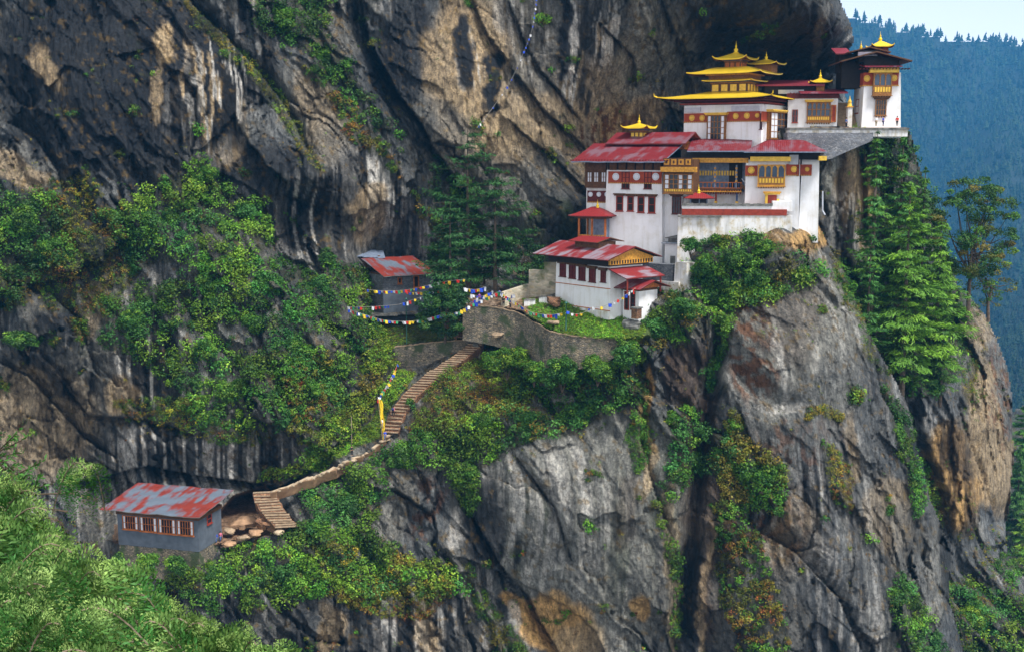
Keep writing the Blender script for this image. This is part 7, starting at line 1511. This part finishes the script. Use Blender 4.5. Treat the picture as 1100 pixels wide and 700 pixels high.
# ---- foreground: feathery shrubs on the near bank
FGP = [(-60, 505), (10, 512), (50, 535), (90, 580), (130, 600), (180, 640), (250, 668), (318, 692), (330, 780), (-60, 780)]
def bank():
    n = 40; V = []; g = rng
    xs = np.linspace(-26, 26, n); ys = np.linspace(-12, 34, n)
    X, Y = np.meshgrid(xs, ys); Z = -2.0 - .56 * np.maximum(Y, 0) - .05 * Y + .4 * fbm(X / 2, Y / 2, o=3, s=5)
    idx = np.arange(n * n).reshape(n, n); Q = np.stack([idx[:-1, :-1].ravel(), idx[:-1, 1:].ravel(), idx[1:, 1:].ravel(), idx[1:, :-1].ravel()], -1)
    tag(link('near_bank', np_mesh('near_bank', np.stack([X, Y, Z], -1).reshape(-1, 3), Q, None, 'bank_soil', smooth=True)), kind='structure')
bank()
def feathery(label, poly, Dr, n, seed, base_px, frond=(.5, 1.0), pale=(0.34, 0.49, 0.13), green=(0.055, 0.19, 0.04), droop=1.0, name='feathery_shrub'):
    g = np.random.default_rng(seed); base = P(base_px[0], base_px[1], base_px[2]); root = empty(name, base); tag(root, label, 'shrub')
    Vs, Cs = [], []; stems = MB('pale_bark'); cnt = 0
    xs = [p[0] for p in poly]; ys = [p[1] for p in poly]
    while cnt < n:
        x = g.uniform(min(xs), max(xs)); y = g.uniform(min(ys), max(ys))
        if not inpoly(np.array([x]), np.array([y]), poly)[0]: continue
        cnt += 1; D = g.uniform(*Dr); tip = np.array(P(x, y, D)); L = g.uniform(*frond)
        a = g.normal() * .9 + .25; dirx = np.array([math.sin(a + .5), -.35 * math.cos(a), 0]); 
        root_p = tip - dirx * L * .75 + np.array([0, g.uniform(0, .3), -L * .62])
        m = 40; u = np.linspace(0, 1, m)[:, None]; ctrl = root_p + (tip - root_p) * .62 + np.array([0, 0, L * .48 * droop])
        c = (1 - u) ** 2 * root_p + 2 * u * (1 - u) * ctrl + u ** 2 * tip
        tan = unit(np.gradient(c, axis=0))
        if cnt % 2 == 0: stems.tube([Vector(q) - base for q in c[::5]], [.008] * len(c[::5]), 4)
        side = unit(np.cross(tan, np.array([0, -1, .3]))); upv = unit(np.cross(side, tan))
        shade = g.uniform(.7, 1.25)
        for sg in (-1, 1):
            uu = u[:, 0]; ll = (.16 * np.sin(np.clip(uu * 1.05, 0, 1) * math.pi) ** .7 * (1 - .55 * uu) + .018) * L * g.uniform(.8, 1.2)
            for rep in range(5):
                f = (rep + .5) / 5; q = c + side * sg * (ll * f)[:, None] + tan * (ll * .45 * f)[:, None] - np.array([0, 0, 1]) * (ll * .35 * f * f)[:, None] + g.normal(size=c.shape) * .009
                t = unit(side * sg * .8 + tan * .6 + g.normal(size=c.shape) * .25); nr = unit(upv + g.normal(size=c.shape) * .45); b_ = np.cross(nr, t)
                lh = (ll / 5 * .95)[:, None] * g.uniform(.6, 1.3, (m, 1)); wd = (ll / 5 * .34)[:, None] + .002
                V = np.stack([q - t * lh, q + b_ * wd, q + t * lh, q - b_ * wd], 1).reshape(-1, 3)
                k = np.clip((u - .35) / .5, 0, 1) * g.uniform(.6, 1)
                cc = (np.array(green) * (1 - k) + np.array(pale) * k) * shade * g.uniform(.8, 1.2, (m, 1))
                Vs.append(V - np.array(base)); Cs.append(np.repeat(cc, 4, 0))
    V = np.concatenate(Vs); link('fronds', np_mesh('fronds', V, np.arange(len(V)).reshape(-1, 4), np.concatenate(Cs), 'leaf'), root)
    stems.build('stems', root)
    # broad darker leaves inside
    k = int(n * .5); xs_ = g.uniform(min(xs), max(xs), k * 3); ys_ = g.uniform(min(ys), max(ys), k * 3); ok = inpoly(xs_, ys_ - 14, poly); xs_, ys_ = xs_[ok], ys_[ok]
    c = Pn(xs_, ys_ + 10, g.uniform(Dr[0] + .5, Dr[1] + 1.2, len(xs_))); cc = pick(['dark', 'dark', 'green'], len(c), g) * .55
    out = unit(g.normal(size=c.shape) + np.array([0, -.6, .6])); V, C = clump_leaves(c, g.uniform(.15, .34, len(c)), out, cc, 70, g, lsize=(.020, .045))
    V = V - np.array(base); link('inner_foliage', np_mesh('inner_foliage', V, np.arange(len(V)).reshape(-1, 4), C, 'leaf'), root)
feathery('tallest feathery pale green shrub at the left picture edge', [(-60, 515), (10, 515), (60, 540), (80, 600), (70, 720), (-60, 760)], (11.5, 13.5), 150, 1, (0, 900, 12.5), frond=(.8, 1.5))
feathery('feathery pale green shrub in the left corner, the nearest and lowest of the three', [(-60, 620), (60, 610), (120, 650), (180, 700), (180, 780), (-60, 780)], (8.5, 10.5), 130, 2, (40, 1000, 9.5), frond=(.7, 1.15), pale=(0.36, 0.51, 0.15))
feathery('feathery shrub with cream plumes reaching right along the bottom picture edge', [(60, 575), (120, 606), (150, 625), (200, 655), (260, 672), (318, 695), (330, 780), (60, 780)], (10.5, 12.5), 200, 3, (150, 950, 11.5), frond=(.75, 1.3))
# single long plumes that arch out over the top of the shrub
feathery('few long arching plumes above the left shrubs, in front of the rusted roof', [(60, 512), (120, 506), (124, 518), (70, 524)], (12, 12.5), 5, 8, (40, 700, 12.3), frond=(.75, .95), droop=1.5, name='plume_cluster')
def needle_bush():
    g = np.random.default_rng(5); base = P(-20, 760, 14.5); root = empty('pine_shrub', base); tag(root, 'dark needled pine shrub at the left picture edge above the feathery shrubs', 'shrub')
    Vs, Cs = [], []; st = MB('bark')
    for i in range(130):
        x = g.uniform(-60, 42); y = g.uniform(478 + max(0, x) * .9, 640); c = np.array(P(x, y, g.uniform(13.5, 15))); d = unit(np.array([g.normal() * .7 + .3, -.3, g.uniform(.0, .9)])); m = 26
        u = g.random((m, 1)); p = c + d * u * .38; dirn = unit(d * .8 + g.normal(size=(m, 3)) * .6); nr = unit(np.cross(dirn, g.normal(size=(m, 3)))); b_ = np.cross(nr, dirn); L_ = .085; w = .012
        Vs.append(np.stack([p, p + dirn * L_ * .5 + b_ * w, p + dirn * L_, p + dirn * L_ * .5 - b_ * w], 1).reshape(-1, 3) - np.array(base))
        cc = np.array([(0.05, 0.17, 0.03), (0.08, 0.24, 0.04)])[g.integers(0, 2, m)] * g.uniform(.7, 1.3, (m, 1)) * (.7 + .5 * u); Cs.append(np.repeat(cc, 4, 0))
        st.tube([Vector(c - d * .5) - base, Vector(c + d * .3) - base], [.014, .006], 4)
    V = np.concatenate(Vs); link('needles', np_mesh('needles', V, np.arange(len(V)).reshape(-1, 4), np.concatenate(Cs), 'leaf'), root); st.build('stems', root)
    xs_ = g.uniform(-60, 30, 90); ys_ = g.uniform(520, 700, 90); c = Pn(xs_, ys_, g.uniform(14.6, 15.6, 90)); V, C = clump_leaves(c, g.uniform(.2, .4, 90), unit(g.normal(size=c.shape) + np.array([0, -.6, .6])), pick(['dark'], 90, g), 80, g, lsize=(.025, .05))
    link('inner_foliage', np_mesh('inner_foliage', V - np.array(base), np.arange(len(V)).reshape(-1, 4), C, 'leaf'), root)
needle_bush()
# ------------------------------------------------------------------ haze
def haze(x0, x1, y0, y1, z0, z1, dens):
    b = MB(); b.box(x0, x1, y0, y1, z0, z1); me = bpy.data.meshes.new('haze'); me.from_pydata(b.v, [], b.f); me.update()
    o = link('haze', me); tag(o, 'thin blue air between the cliff and the far wooded mountains', 'haze', kind='stuff')
    m = bpy.data.materials.new('air'); m.use_nodes = True; nt = m.node_tree; nt.nodes.clear()
    v = nt.nodes.new('ShaderNodeVolumePrincipled'); v.inputs['Color'].default_value = (0.10, 0.47, 1.0, 1); v.inputs['Density'].default_value = dens; v.inputs['Anisotropy'].default_value = 0.0
    out = nt.nodes.new('ShaderNodeOutputMaterial'); nt.links.new(v.outputs[0], out.inputs['Volume']); me.materials.append(m)
haze(-1600, 3800, -60, 6200, -3600, 1300, 0.00012)
